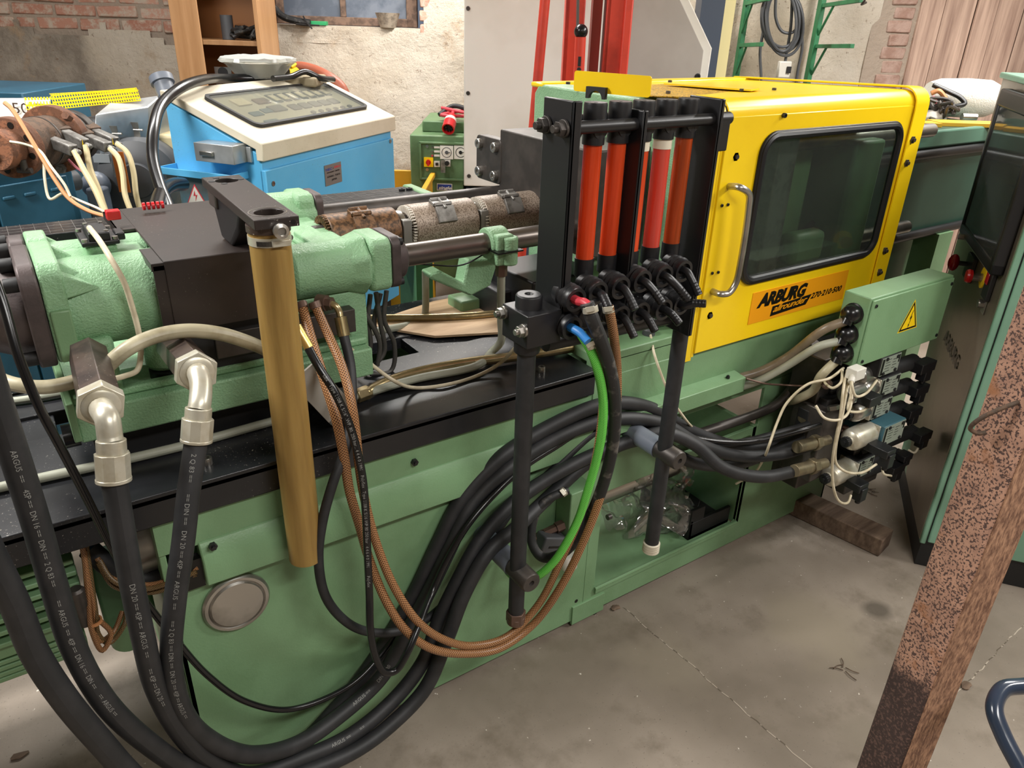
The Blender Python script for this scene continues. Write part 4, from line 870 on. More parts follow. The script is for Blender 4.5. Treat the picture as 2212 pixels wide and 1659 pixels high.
# ================================================================ VALVE MANIFOLD
vm = thing('valve_manifold', 'dark hydraulic valve block with silver solenoids under the terminal box', 'valve block', (2.05, 1.12, .12))
b = MB(); b.box(1.86, 2.2, 1.10, 1.2, .30, .74); b.box(2.02, 2.2, 1.03, 1.12, .26, .46); b.box(1.84, 1.95, 1.05, 1.16, .36, .6); b.build('manifold_block', 'steelgrey', vm, bev=.004)
b = MB(); b.box(1.95, 2.15, 1.18, 1.25, .34, .72); b.build('mounting_bracket', 'darkmat', vm, bev=.003)
vv = [((1905, 777), (1955, 815), 1.0, 0), ((1905, 822), (1945, 860), 1.0, 1), ((1887, 873), (1933, 910), 1.0, 1), ((1911, 926), (1955, 968), .965, 2), ((1853, 1001), (1889, 1038), 1.0, 2)]
for i, (tl, br, y, so) in enumerate(vv):
    a0 = at(*tl, Y=y); x0 = a0.x; hgt = (.062, .062, .06, .07, .066)[i]; x1 = x0+(.10, .10, .10, .115, .09)[i]; z1 = a0.z+.004; z0 = z1-hgt
    bd = MB().box(x0, x1, y, 1.11, z0, z1).build('valve_body', 'darkmat' if i != 3 else mat('teal_valve_body', '#3f6671', .4), vm, bev=.003)
    pl = MB().box(x0+.004, x1-.003, y-.002, y, z0+.003, z1-.003).build('valve_label_plate', 'platelabel', bd)
    b = MB(); b.box(x0+.006, x0+.016, y-.0026, y-.002, z0+.006, z1-.006); b.box(x1-.012, x1-.006, y-.0026, y-.002, z1-.03, z1-.006)
    for k in range(5): b.box(x0+.024, x0+.05-.004*(k % 2), y-.0026, y-.002, z1-.012-.009*k, z1-.0108-.009*k)
    for k in range(4): b.box(x0+.06, x0+.08-.005*(k % 2), y-.0026, y-.002, z1-.016-.009*k, z1-.0148-.009*k)
    b.build('plate_print', 'blackink', bd)
    b = MB()
    for q in ((x0+.026, z1-.008), (x1-.018, z0+.01), (x0+.022, z0+.009), (x1-.02, z1-.01)): b.lathe((q[0], y-.002, q[1]), (0, -1, 0), [(.0055, 0), (.0055, .003), (.003, .003), (0, .001)], 12)
    b.split('valve_screw', 'dark', bd)
    if so:
        yc, zc_ = (y+1.06)/2-.005, (z0+z1)/2; R = .034 if so == 2 else .028; Ls = .10 if so == 2 else .06
        b = MB(); b.lathe((x0, yc, zc_), (-1, 0, 0), [(R*.9, 0), (R, .004), (R, Ls-.012), (R*.93, Ls-.004), (R*.8, Ls), (R*.5, Ls+.004), (R*.5, Ls+.01), (0, Ls+.01)], 32); b.build('solenoid', 'zinc' if so == 2 else 'chrome', vm)
        b = MB(); b.cyl((x0-Ls-.008, yc, zc_), (x0-Ls-.026, yc, zc_), R*.42, n=20).cyl((x0-Ls-.026, yc, zc_), (x0-Ls-.031, yc, zc_), R*.2, n=12)
        for k in range(14): a = k*.449; b.box(x0-Ls-.026, x0-Ls-.01, yc+R*.42*math.cos(a)-.0012, yc+R*.42*math.cos(a)+.0012, zc_+R*.42*math.sin(a)-.0012, zc_+R*.42*math.sin(a)+.0012)
        b.build('solenoid_knob', 'dark', vm)
        MB().box(x0-.006, x0+.001, yc-R*.95, yc+R*.95, z0+.002, z1-.002).build('solenoid_base', 'zinc', vm, bev=.002)
        if so == 2:
            px = x0-.045; zt_ = zc_-.02
            b = MB(); b.box(px-.01, px+.035, y-.055, y+.02, zt_-.012, zt_+.014); b.box(px, px+.03, y-.06, y-.03, zt_-.045, zt_); b.cyl((px+.015, y-.045, zt_-.045), (px+.015, y-.045, zt_-.058), .008); b.build('connector_plug', 'dark', vm, bev=.002)
b = MB(); gp = at(1842, 810, Y=.98); b.obox(gp+Vector((.012, 0, .004)), Vector((.022, 0, 0)), Vector((0, .016, 0)), UP*.016); b.cyl(gp+Vector((-.005, -.004, 0)), gp+Vector((-.022, -.012, -.012)), .009, n=14); b.build('connector_plug', 'white', vm, bev=.002)
gp = at(1878, 862, Y=.965); b = MB(); b.obox(gp, Vector((.028, 0, 0)), Vector((0, .02, 0)), UP*.014); b.build('connector_plug', 'dark', vm, bev=.002)
for (px, py, s) in ((1995, 790, 1.1), (1982, 840, 1), (1968, 888, .95), (1990, 940, 1), (1932, 1010, 1), (1952, 985, .7)):
    c = at(px, py, Y=1.0); b = MB(); b.cyl((2.05, 1.04, c.z+.004), (c.x-.005, 1.03, c.z+.004), .022*s, n=24); b.build('solenoid', 'darkmat', vm)
    b = MB(); b.obox(c+Vector((0, .008, 0)), Vector((.018, 0, 0)), Vector((0, .024, 0)), UP*.013*s); b.obox(c, Vector((.036*s, 0, 0)), Vector((0, .018, 0)), UP*.015*s); b.obox(c+Vector((.016*s, 0, -.025*s)), Vector((.016*s, 0, 0)), Vector((0, .015, 0)), UP*.022*s); b.cyl(c+Vector((.016*s, 0, -.045*s)), c+Vector((.016*s, 0, -.058*s)), .008*s); b.build('connector_plug', 'dark', vm, bev=.002)
b = MB(); c = at(1836, 850, Y=1.03); b.lathe(c, (-1, 0, 0), [(.03, -.04), (.03, .02), (.02, .03), (0, .03)], 28); b.build('solenoid', 'chrome', vm)
b = MB(); c = at(1862, 810, Y=1.04); b.lathe(c, (-1, 0, 0), [(.028, -.04), (.028, .02), (.02, .03), (0, .03)], 28); b.build('solenoid', 'chrome', vm)
for px, py in ((1826, 926), (1788, 828)): b = MB(); c = at(px, py, Y=1.05); b.lathe(c, (-1, -.2, 0), [(.014, 0), (.014, .012), (.008, .014), (.005, .008), (0, .008)], 6 if px > 1800 else 16); b.build('hex_plug', 'copper', vm)
b = MB(); b.obox(at(1790, 835, Y=1.12), Vector((.03, 0, 0)), Vector((0, .03, 0)), UP*.035); b.obox(at(1785, 872, Y=1.1), Vector((.045, 0, 0)), Vector((0, .03, 0)), UP*.035); b.obox(at(1740, 905, Y=1.12), Vector((.02, 0, 0)), Vector((0, .02, 0)), UP*.04); b.split('rear_valve', 'darkmat', vm, bev=.004)
b = MB(); c = at(1800, 876, Y=1.04); b.lathe(c, (0, -.5, -1), [(.018, 0), (.018, .012), (0, .012)], 6); b.build('hex_cap', 'chrome', vm)
# thin white valve leads
leads = [[(1830, 800, 1.02), (1822, 840, .97), (1815, 900, .95), (1805, 950, .94), (1798, 1000, .94), (1800, 1050, .93), (1812, 1082, .93), (1832, 1085, .94), (1838, 1070, .95)],
 [(1838, 800, 1.02), (1828, 850, .965), (1818, 905, .945), (1806, 960, .94), (1806, 1000, .94), (1825, 1018, .93), (1865, 1020, .93), (1893, 1003, .93)],
 [(1848, 800, 1.02), (1840, 830, .96), (1848, 855, .95), (1870, 850, .95), (1894, 822, .96)],
 [(1835, 805, 1.02), (1838, 850, .98), (1832, 885, .96), (1845, 890, .955), (1868, 885, .955), (1880, 870, .96)],
 [(1833, 805, 1.02), (1840, 860, .97), (1830, 895, .95), (1805, 908, .95), (1780, 902, .97), (1762, 876, 1.0)],
 [(1822, 795, 1.03), (1790, 818, 1.02), (1745, 830, 1.05), (1700, 870, 1.08), (1680, 910, 1.08), (1662, 960, 1.06), (1650, 990, 1.1), (1625, 1025, 1.17), (1590, 1045, 1.22)],
 [(1820, 800, 1.02), (1815, 828, .99), (1800, 838, 1.0), (1785, 830, 1.03), (1780, 820, 1.06)],
 [(1985, 965, 1.0), (1975, 978, 1.0), (1962, 972, 1.02)], [(1905, 1006, .99), (1908, 1022, .97), (1925, 1028, .97)]]
lb = ['looping down to the lowest connector', 'hanging beside the big solenoid', 'curling to the white connector', 'curling to the black middle connector', 'looping left of the solenoids', 'running left across the hoses to the recess', 'short loop behind the olive conduit', 'under the right-hand connector', 'under the lower right connector']
for i, ld in enumerate(leads):
    P = spline([at(*p[:2], Y=p[2]) for p in ld], 8); tubeobj('valve_lead', P, .0038, 'cream', 'thin cream valve lead ' + lb[i], 'cable', 'thin cables of the hydraulic valves', 8)
tubeobj('brown_lead', spline([at(1612, 818, Y=1.2), at(1650, 828, Y=1.17), at(1700, 832, Y=1.16), at(1740, 834, Y=1.12)], 6), .003, 'copper', 'thin brown wire leaving the green cable duct end', 'cable', n=8)
# ================================================================ CONTROL CABINET (turned about 54 degrees)
K = at(1984, 1173, Z=.09); ua = math.radians(54); U_ = Vector((math.sin(ua), math.cos(ua), 0)); N_ = Vector((-math.cos(ua), math.sin(ua), 0)); V_ = -N_
cab = thing('control_cabinet', 'green control cabinet with stainless side, red buttons and dark visor at right', 'control cabinet', (K.x+.2, K.y-.1, 0))
def kb(b, s0, s1, v0, v1, z0, z1): return b.obox(K+U_*(s0+s1)/2+V_*(v0+v1)/2+UP*((z0+z1)/2-K.z), U_*(s1-s0)/2, V_*(v1-v0)/2, UP*(z1-z0)/2)
kb(MB(), .0, .62, .003, .020, .09, 1.46).build('edge_post', 'greencab', cab, bev=.004)
kb(MB(), .006, .62, .020, .6, .09, 1.45).build('carcass', 'darkmat', cab)
kb(MB(), -.002, .02, .024, .6, .10, 1.45).build('door', 'greencab', cab, bev=.004)
kb(MB(), .01, .6, .01, .6, 0, .09).build('plinth', 'darkmat', cab)
kb(MB(), .0, .75, -.01, .6, 1.46, 1.478).build('cabinet_top', 'greencab', cab, bev=.004)
ss = [(0.012, .10), (.42, .10), (.66, .45), (.70, .70), (.74, 1.46), (0.012, 1.46)]
b = MB(); b.prism([K+U_*s+UP*(z-K.z)+V_*.0005 for s, z in ss], V_*.004); b.build('stainless_side', 'stainless', cab)
def sp(px, py, off=0): return onplane(px, py, K+N_*off, N_)
# visor box
vx = [sp(2080, 482, .03), sp(2150, 566, .03)]; s0, s1 = (vx[1]-K).dot(U_), (vx[0]-K).dot(U_); z0 = .985; z1 = 1.44
def vb(b, s0, s1, n0, n1, z0, z1): return kb(b, s0, s1, -n1, -n0, z0, z1)
vis = MB(); vb(vis, s0, s0+.03, 0, .035, z0, z1); vb(vis, s1-.02, s1, 0, .035, z0, z1); vb(vis, s0, s1, 0, .035, z0, z0+.035); vb(vis, s0, s1, 0, .035, z1-.05, z1)
vis = vis.build('visor_frame', 'dark', cab, bev=.006)
vb(MB(), s0+.02, s1-.015, .026, .030, z0+.03, z1-.03).build('visor_pane', 'visor', vis)
vb(MB(), s0+.02, s1-.015, .001, .003, z0+.03, z1-.03).build('display_panel', 'greenpanel', cab)
b = MB(); vb(b, s0+.06, s0+.07, .003, .006, z0+.12, z1-.1); vb(b, s0+.06, s1-.1, .003, .006, z1-.10, z1-.09)
for k in range(5): vb(b, s0+.09, s0+.2, .003, .012, z0+.1+k*.05, z0+.12+k*.05)
b.split('display_key', 'greyplas', cab)
b = MB(); c = sp(2107, 515); b.cyl(c, c+N_*.05, .009, n=14); b.build('visor_latch', 'chrome', cab)
# switches
def sc(s, z, n=0): return K+U_*s+N_*n+UP*(z-K.z)
c = sp(2125, 600, .0); s_e, z_e = (c-K).dot(U_), c.z
b = MB(); b.cyl(sc(s_e, z_e), sc(s_e, z_e, .004), .032, n=32); b.build('yellow_disc', 'yellow', cab)
b = MB(); b.lathe(sc(s_e, z_e, .003), N_, [(.012, 0), (.012, .028), (.009, .03), (.009, .03)], 20); b.build('button_stem', 'chrome', cab)
b = MB(); b.lathe(sc(s_e, z_e, .03), N_, [(.010, 0), (.019, .003), (.021, .012), (.018, .018), (0, .02)], 26); b.build('emergency_button', 'red', cab)
c = sp(2098, 585); s_, z_ = (c-K).dot(U_), c.z
b = MB(); vb(b, s_-.045, s_+.05, 0, .012, z_-.03, z_+.05); b.build('switch_plate', 'dark', cab, bev=.002)
c = sp(2060, 567, .05); b = MB(); b.cyl(c, c-N_*.05, .008); b.build('knob_stem', 'dark', cab)
b = MB(); b.sphere(c, .019, 20, (.9, .9, 1.5)); b.build('ball_knob', 'redknob', cab)
c = sp(2143, 615); s_, z_ = (c-K).dot(U_), c.z
b = MB(); vb(b, s_-.03, s_+.03, 0, .014, z_-.045, z_+.045); b.build('rocker_switch_box', 'dark', cab, bev=.003)
b = MB(); vb(b, s_-.014, s_+.014, .014, .019, z_-.0, z_+.035); b.build('rocker_switch', 'redknob', cab, bev=.003)
c = sp(2128, 657); s_, z_ = (c-K).dot(U_), c.z
b = MB(); vb(b, s_-.02, s_+.02, 0, .003, z_-.028, z_+.03); b.cyl(sc(s_, z_, 0), sc(s_, z_, .02), .013); b.build('key_switch', 'chrome', cab, bev=.001)
text('embossed_lettering', 'ARBURG', .062, sc(.47, .628, .0008), -U_, UP, 'steelgrey', cab, 0, .0015, 1, th=.0014, width=.27)
# ================================================================ dark green rear cover beyond the hood
rc = thing('rear_cover', 'long dark green sheet cover between yellow hood and control cabinet', 'machine cover', (2.8, 1.6, .7))
b = MB(); b.box(2.31, 3.2, 1.40, 1.9, .92, 1.285); b.build('cover_box', 'greenpanel', rc, bev=.012)
b = MB(); b.box(2.31, 3.2, 1.385, 1.41, 1.235, 1.29); b.build('top_band', mat('mid_green_cover_paint', '#587f6c', .4), rc, bev=.006)
for z in (1.215, .93): MB().cyl((2.31, 1.385, z), (3.2, 1.385, z), .016, n=20).build('round_rail', 'dark', rc)
b = MB(); b.box(2.31, 3.2, 1.5, 1.55, .62, .92); b.build('lower_sheet', 'green_dk', rc)
b = MB(); b.box(2.85, 2.95, 1.36, 1.45, 0, .92); b.build('frame_post', 'green', rc)
for px, py in ((2136, 275), (2123, 321), (2077, 481)): bolt(rc, at(px, py, Y=1.386), (0, -1, 0), .007, .006, 'dark', 'small_screw', 0)
# ================================================================ RUSTY COLUMN, STEEL TUBE HANDLE, TIMBER
E_ = at(2045, 1397, D=1.3); EX = Vector((E_.x, E_.y, 0)); t1 = Vector((.22, .975, 0)); t2 = Vector((.975, -.22, 0))
col = thing('rusty_column', 'rust-pitted square steel column standing at the right', 'steel column', EX)
w1, w2 = .083, .083
b = MB(); nst = 40
def colring(z, j):
    e = [Vector((noise.noise(Vector((z*6, k*3.1, j)))*.0012, noise.noise(Vector((z*6, k*5.1+9, j)))*.0012, 0)) for k in range(8)]
    r = .005; pts_ = [t1*r, t1*(w1-r), t1*w1+t2*r, t1*w1+t2*(w2-r), t1*(w1-r)+t2*w2, t1*r+t2*w2, t2*(w2-r), t2*r]
    return [EX+p+e[k]+UP*z for k, p in enumerate(pts_)]
H_ = 3.0
for i in range(nst+1): b.v += colring(H_*i/nst, 0)
for i in range(nst):
    for k in range(8): b.f.append((i*8+k, (i+1)*8+k, (i+1)*8+(k+1) % 8, i*8+(k+1) % 8))
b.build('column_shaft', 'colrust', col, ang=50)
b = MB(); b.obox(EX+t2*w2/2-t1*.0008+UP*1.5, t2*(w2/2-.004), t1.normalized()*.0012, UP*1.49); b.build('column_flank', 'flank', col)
b = MB(); q = EX+t1*w1/2+t2*w2/2; b.obox(q+UP*.005, t1.normalized()*.09, t2.normalized()*.09, UP*.005); b.build('base_plate', 'rust', col, bev=.001)
P = spline([at(2235, 858, D=1.13), at(2190, 872, D=1.12), at(2150, 888, D=1.125), at(2112, 908, D=1.14), at(2096, 926, D=1.155), at(2112, 936, D=1.155), at(2130, 934, D=1.15)], 6)
tubeobj('bent_wire', P, .0035, 'rust2', 'bent grey wire hooked around the rusty column', 'wire', n=8)
b = MB(); P = spline([at(2290, 1478, D=1.30), at(2212, 1482, D=1.28), at(2166, 1490, D=1.27), at(2148, 1530, D=1.25), at(2168, 1590, D=1.23), at(2215, 1680, D=1.2), at(2250, 1760, D=1.18)], 8)
P2 = [Vector(P[-1])+Vector((.02, -.02, -.1)), Vector((P[-1].x+.04, P[-1].y-.04, .02))]
b.tube(P+P2, .0135, 20, raw=True); tag(b.build('tube_handle', mat('blue_black_lacquer', '#2a3342', .2)), 'bent glossy blue-black tube handle in the lower right corner', 'handle')
a_, c_ = at(1745, 1100, Z=.0), at(1890, 1185, Z=.0); d_ = (c_-a_).normalized(); n_ = Vector((d_.y, -d_.x, 0))
m0 = at(1768, 1092, Z=.06)-d_*.12; m1 = at(1925, 1150, Z=.07)
c0 = Vector((m0.x, m0.y, .035)); c1 = Vector((m1.x, m1.y, .035)); d_ = (c1-c0).normalized(); n_ = Vector((-d_.y, d_.x, 0))
b = MB(); b.obox((c0+c1)/2-n_*.02, d_*(c1-c0).length/2, n_*.045, UP*.034); tag(b.build('timber_block', 'oldwood', bev=.004), 'dirty dark timber block on the floor beside the machine foot', 'timber')
# ================================================================ HYDRAULIC HOSES
def elbowfit(parent_pts, hexa, nutc, dirn, ferr):
    pass
def hydraulic(label, hexp, nutp, elb, ferrule, path, r=.0172, prints=()):
    "top-level hose with adapter, nut, elbow, ferrule as parts"
    P = spline([at(*p[:2], Y=p[2]) for p in path], 10)
    t = thing('hydraulic_hose', label, 'hose', (P[0].x, P[0].y, min(p.z for p in P)), 'thick black hydraulic hoses')
    o = MB().tube(P, r, 20, raw=True).build('hose_body', 'rubber', t, ang=60)
    for (s, size, st_) in prints: hosetext(P, r, s, size, st_, o, CP)
    if hexp:
        h0, h1 = at(*hexp[0][:2], Y=hexp[0][2]), at(*nutp[:2], Y=nutp[2])
        b = MB(); b.cyl(h0, h1, .030, n=6, rot=.3); b.build('hex_adapter', 'hexsteel', t, bev=.001)
        d = (h1-h0).normalized()
        b = MB(); b.cyl(h1-d*.004, h1+d*.018, .034, n=6, rot=.3).cyl(h1+d*.018, h1+d*.021, .027, .022, n=24); b.build('union_nut', 'zinc', t, bev=.0012)
        Q = spline([h1+d*.01, h1+d*.028]+[at(*p[:2], Y=p[2]) for p in elb]+[at(*ferrule[0][:2], Y=ferrule[0][2])], 8)
        MB().tube(Q, .0165, 20, raw=True).build('elbow_pipe', 'zinc', t, ang=60)
    if ferrule:
        f0, f1 = [at(*p[:2], Y=p[2]) for p in ferrule]; d = (f1-f0)
        b = MB(); b.cyl(f0-d*.06, f0+d*.28, .0195, n=28).cyl(f0+d*.27, f1, .0232, .0232, n=10).cyl(f0+d*.9, f1, .0235, n=28); b.build('crimp_ferrule', 'zinc', t, bev=.001)
    return t
PR = [('ARGUS  ==  4SP == DN 16 == DIN == 2 Q 83  ==', .012, .02)]
hydraulic('black hydraulic hose with silver elbow nearest the left edge of the bed', [(190, 765, 1.31)], (216, 868, 1.12), [(232, 905, 1.065), (238, 945, 1.055)], [(240, 955, 1.052), (246, 1040, 1.04)],
  [(246, 1035, 1.04), (262, 1130, 1.03), (285, 1260, 1.02), (310, 1380, 1.02), (335, 1480, 1.03), (385, 1575, 1.05), (450, 1640, 1.08), (540, 1675, 1.10), (640, 1643, 1.12), (759, 1588, 1.14), (854, 1508, 1.16), (914, 1429, 1.17), (949, 1337, 1.18), (989, 1254, 1.18), (1037, 1167, 1.19), (1108, 1087, 1.20), (1235, 1005, 1.205), (1340, 960, 1.20), (1430, 935, 1.17), (1500, 960, 1.13), (1560, 1010, 1.08), (1640, 1030, 1.04), (1715, 1018, 1.02), (1745, 1010, 1.02)],
  prints=[('DN 20 == 4SP ==  ARGUS  ==        == 4SP == DN 20 ==', .011, .16), ('ARGUS ==        ==', .011, 1.0)])
hydraulic('black hydraulic hose with silver elbow in front of the black cover', [(372, 742, 1.37)], (421, 800, 1.17), [(434, 830, 1.125), (432, 870, 1.10)], [(429, 885, 1.095), (424, 955, 1.085)],
  [(424, 950, 1.085), (408, 1060, 1.06), (396, 1170, 1.04), (378, 1300, 1.03), (370, 1420, 1.03), (388, 1520, 1.04), (440, 1590, 1.07), (540, 1630, 1.1), (640, 1608, 1.13), (731, 1548, 1.16), (822, 1465, 1.18), (870, 1381, 1.19), (914, 1302, 1.20), (969, 1190, 1.205), (1017, 1091, 1.215), (1100, 1010, 1.215), (1225, 935, 1.215), (1330, 905, 1.21), (1430, 915, 1.19), (1510, 960, 1.15), (1600, 985, 1.12), (1690, 980, 1.08), (1750, 962, 1.06)],
  prints=[('2 Q 83 ==      == DIN ==   DN 20 == 4SP ==  ARGUS  ==       == 2 Q 83 == DIN ==  DN 20 == 4SP == ARGUS ==', .010, .02), ('ARGUS ==        DIN == 20', .011, 1.05)])
hydraulic('black hydraulic hose entering at the left frame edge and crossing the ribbed casing', None, None, None, None,
  [(-60, 700, 1.0), (-10, 860, 1.0), (30, 980, 1.0), (75, 1120, 1.0), (115, 1260, 1.0), (160, 1400, 1.0), (230, 1520, 1.01), (320, 1605, 1.03), (420, 1668, 1.06), (540, 1700, 1.08), (660, 1668, 1.10), (771, 1619, 1.115), (846, 1564, 1.125), (918, 1488, 1.135), (965, 1381, 1.14), (1005, 1278, 1.15), (1057, 1190, 1.16), (1112, 1143, 1.17), (1200, 1060, 1.215), (1290, 985, 1.22), (1400, 950, 1.215), (1500, 1000, 1.17), (1600, 1000, 1.15), (1700, 960, 1.12), (1760, 930, 1.1)],
  prints=[('ARGUS  ==    4SP ==  DN 16 ==  DIN ==  2 Q 83 ==         ==  ARGUS  ==  4SP ==  DN 16 ==  DIN ==      ==  ARGUS ==', .0095, .16)])
hydraulic('black hydraulic hose curving out of the lower left corner', None, None, None, None,
  [(-90, 1040, .98), (-25, 1190, .98), (30, 1300, .98), (75, 1410, .98), (140, 1510, .98), (215, 1600, .99), (300, 1690, 1.0), (420, 1760, 1.03), (560, 1740, 1.08), (640, 1625, 1.20), (700, 1560, 1.215), (779, 1468, 1.225), (846, 1369, 1.23), (898, 1278, 1.23), (949, 1171, 1.23), (997, 1079, 1.23), (1077, 992, 1.23), (1200, 915, 1.23), (1310, 872, 1.225), (1400, 880, 1.22), (1500, 935, 1.20), (1600, 965, 1.17), (1680, 960, 1.14), (1740, 945, 1.12)], r=.018)
for (px, py, y, s, lb) in ((1752, 1008, 1.01, 1, 'a'), (1758, 957, 1.05, 1, 'b'), (1790, 915, 1.08, .6, 'c'), (1762, 896, 1.12, .8, 'd')):
    a_ = at(px-32*s, py+8*s, Y=y); b_ = at(px, py, Y=y); d = (b_-a_).normalized()
    b = MB(); b.cyl(a_-d*.01, b_, .018*s, n=20).cyl(b_-d*.004, b_+d*.02*s, .024*s, n=6).cyl(b_+d*.02*s, b_+d*.07, .016*s, n=16); b.build('hose_union', 'dullzinc', vm, bev=.001)
def plainhose(name, label, pts, r, m, cat='hose', group=None, n=16, sm=10):
    P = spline([at(*p[:2], Y=p[2]) for p in pts], sm); o = MB().tube(P, r, n, raw=True).build(name, m, ang=60); tag(o, label, cat, group); return o, P
# black hose of medium gauge: U under the ram casting then behind the bundle
t = thing('pressure_hose', 'matte matte black hose from the brass elbow under the ram casting, looping low', 'hose', (.5, 1.2, .4))
P = spline([at(*p[:2], Y=p[2]) for p in [(742, 722, 1.31), (757, 790, 1.28), (760, 880, 1.23), (750, 960, 1.19), (722, 1035, 1.17), (698, 1120, 1.165), (688, 1200, 1.165), (700, 1280, 1.165), (735, 1332, 1.17), (785, 1362, 1.18), (850, 1366, 1.185), (910, 1345, 1.20), (960, 1305, 1.215), (1030, 1230, 1.225), (1100, 1110, 1.228), (1200, 1010, 1.225), (1320, 915, 1.225), (1450, 935, 1.19), (1560, 960, 1.17), (1700, 930, 1.12), (1780, 905, 1.08)]], 10)
MB().tube(P, .0098, 16, raw=True).build('hose_body', 'rubber', t, ang=60)
f0, f1 = at(735, 685, Y=1.325), at(743, 726, Y=1.31); b = MB(); b.cyl(f0, f1, .0125, .0125, n=12); b.build('crimp_ferrule', 'brass', t)
Q = spline([at(712, 655, Y=1.345), at(726, 662, Y=1.335), at(733, 675, Y=1.33), f0], 6); MB().tube(Q, .007, 12, raw=True).build('elbow_pipe', 'brass', t)
c = at(706, 655, Y=1.35); d = (Q[1]-c).normalized(); b = MB(); b.cyl(c-d*.02, c, .016, n=20).cyl(c, c+d*.012, .013, n=6); b.build('hex_union', 'copper', t)
# shiny black polymer hose with white print
t = thing('polymer_hose', 'thin glossy black hose with white print looping behind the amber tube', 'hose', (.5, 1.12, .4))
P = spline([at(*p[:2], Y=p[2]) for p in [(664, 748, 1.22), (690, 795, 1.19), (722, 845, 1.165), (748, 900, 1.15), (768, 960, 1.14), (783, 1030, 1.13), (790, 1110, 1.125), (794, 1200, 1.12), (798, 1290, 1.11), (800, 1360, 1.09), (812, 1420, 1.08), (832, 1452, 1.075), (855, 1448, 1.075), (880, 1410, 1.075), (905, 1350, 1.10), (935, 1275, 1.16), (965, 1210, 1.17), (1010, 1135, 1.18), (1070, 1065, 1.195), (1130, 1010, 1.21), (1200, 965, 1.222), (1300, 905, 1.228), (1400, 900, 1.22), (1480, 940, 1.18), (1560, 955, 1.14), (1640, 952, 1.1), (1730, 930, 1.06), (1772, 918, 1.05)]], 10)
o = MB().tube(P, .0078, 14, raw=True).build('hose_body', 'gloss', t, ang=60)
hosetext(P, .0078, 'flex   Type 1108 K 5/16" .WP. 80. 250 bar... 4 4 4 0 1991    Polyflex   Type 1108 K 5/16 WP 80 250 bar   4 4 6 4 0 1991        Polyflex', .0085, .06, o, CP)
f0, f1 = at(640, 705, Y=1.24), at(668, 752, Y=1.218); MB().cyl(f0, f1, .0095, n=16).build('gold_ferrule', 'gold', t, bev=.0008)
# brown braided water hoses
br1 = [(655, 668, 1.34), (672, 730, 1.29), (700, 820, 1.23), (725, 900, 1.19), (742, 980, 1.175), (755, 1060, 1.17), (775, 1130, 1.165), (800, 1215, 1.165), (835, 1300, 1.13), (875, 1360, 1.105), (930, 1400, 1.095), (1000, 1412, 1.09), (1080, 1400, 1.085), (1150, 1350, 1.08), (1210, 1270, 1.05), (1258, 1175, 1.035), (1298, 1070, 1.03), (1322, 960, 1.04), (1332, 880, 1.045), (1333, 800, 1.035), (1325, 720, 1.0), (1315, 664, .985)]
br2 = [(683, 665, 1.33), (710, 725, 1.29), (738, 790, 1.24), (757, 860, 1.20), (768, 930, 1.18), (775, 1000, 1.17), (786, 1070, 1.165), (812, 1170, 1.16), (850, 1265, 1.13), (900, 1340, 1.10), (955, 1380, 1.095), (1020, 1395, 1.095), (1095, 1375, 1.09), (1160, 1310, 1.08), (1212, 1210, 1.06), (1255, 1110, 1.055), (1285, 1000, 1.06), (1300, 900, 1.07), (1302, 820, 1.075), (1296, 750, 1.06), (1288, 705, 1.04)]
o, P = plainhose('water_hose', 'brown braided water hose ending in a clamp on the second upper rack valve', br1, .0095, 'braid', group='brown braided water hoses')
o, P = plainhose('water_hose', 'brown braided water hose running behind the green and black hoses', br2, .009, 'braid', group='brown braided water hoses')
for (c, e_, n) in (((683, 665, 1.33), (678, 652, 1.335), 0), ((655, 668, 1.34), (650, 655, 1.35), 1)):
    b = MB(); b.cyl(at(*c[:2], Y=c[2]), at(*e_[:2], Y=e_[2]), .0115, n=16); b.build('hose_socket', 'copper', inj)
def clampring(p, y, d, r, name, label):
    c = at(*p, Y=y); d = Vector(d).normalized(); b = MB(); b.pipe(c-d*.006, c+d*.006, r+.0012, r, 28); x, yv = perp(d)
    b.obox(c+(CP-c).normalized()*(r+.003), d*.005, x.cross(d).normalized()*.008 if False else (CP-c).normalized().cross(d).normalized()*.008, (CP-c).normalized()*.003)
    tag(b.build(name, 'zinc', bev=.0005), label, 'hose clamp', 'hose clamps')
# green hose and thick scuffed black hose
o, P = plainhose('green_hose', 'bright green braided hose from the blue rack valve round the left stand-off', [(1256, 722, 1.01), (1278, 760, 1.0), (1294, 810, .995), (1303, 870, .995), (1300, 935, 1.0), (1287, 1000, 1.01), (1268, 1065, 1.02), (1250, 1120, 1.03), (1225, 1170, 1.04), (1195, 1215, 1.055), (1160, 1245, 1.08), (1125, 1252, 1.13), (1098, 1235, 1.19), (1083, 1205, 1.235)], .0095, 'braid_gr')
o, P = plainhose('rubber_hose', 'thick scuffed black rubber hose from the red rack valve to the pump bracket', [(1268, 655, .99), (1280, 690, .98), (1300, 740, .98), (1318, 800, .985), (1328, 870, .99), (1325, 950, 1.0), (1308, 1030, 1.02), (1280, 1105, 1.05), (1245, 1165, 1.08), (1205, 1200, 1.11), (1170, 1203, 1.14), (1150, 1175, 1.165), (1150, 1135, 1.18), (1165, 1095, 1.19), (1190, 1075, 1.19), (1225, 1060, 1.19)], lambda t_: .0135-.003*max(0, min(1, (t_-.55)*4)), 'dustrubber')
clampring((1275, 668), .983, (-.1, .3, 1), .0135, 'hose_clamp', 'white metal clamp on the scuffed black hose')
clampring((1314, 668), .988, (-.1, .2, 1), .0098, 'hose_clamp', 'white metal clamp on the brown hose end')
clampring((1276, 744), .999, (-.5, .2, 1), .0098, 'hose_clamp', 'steel screw clamp on the green hose end')
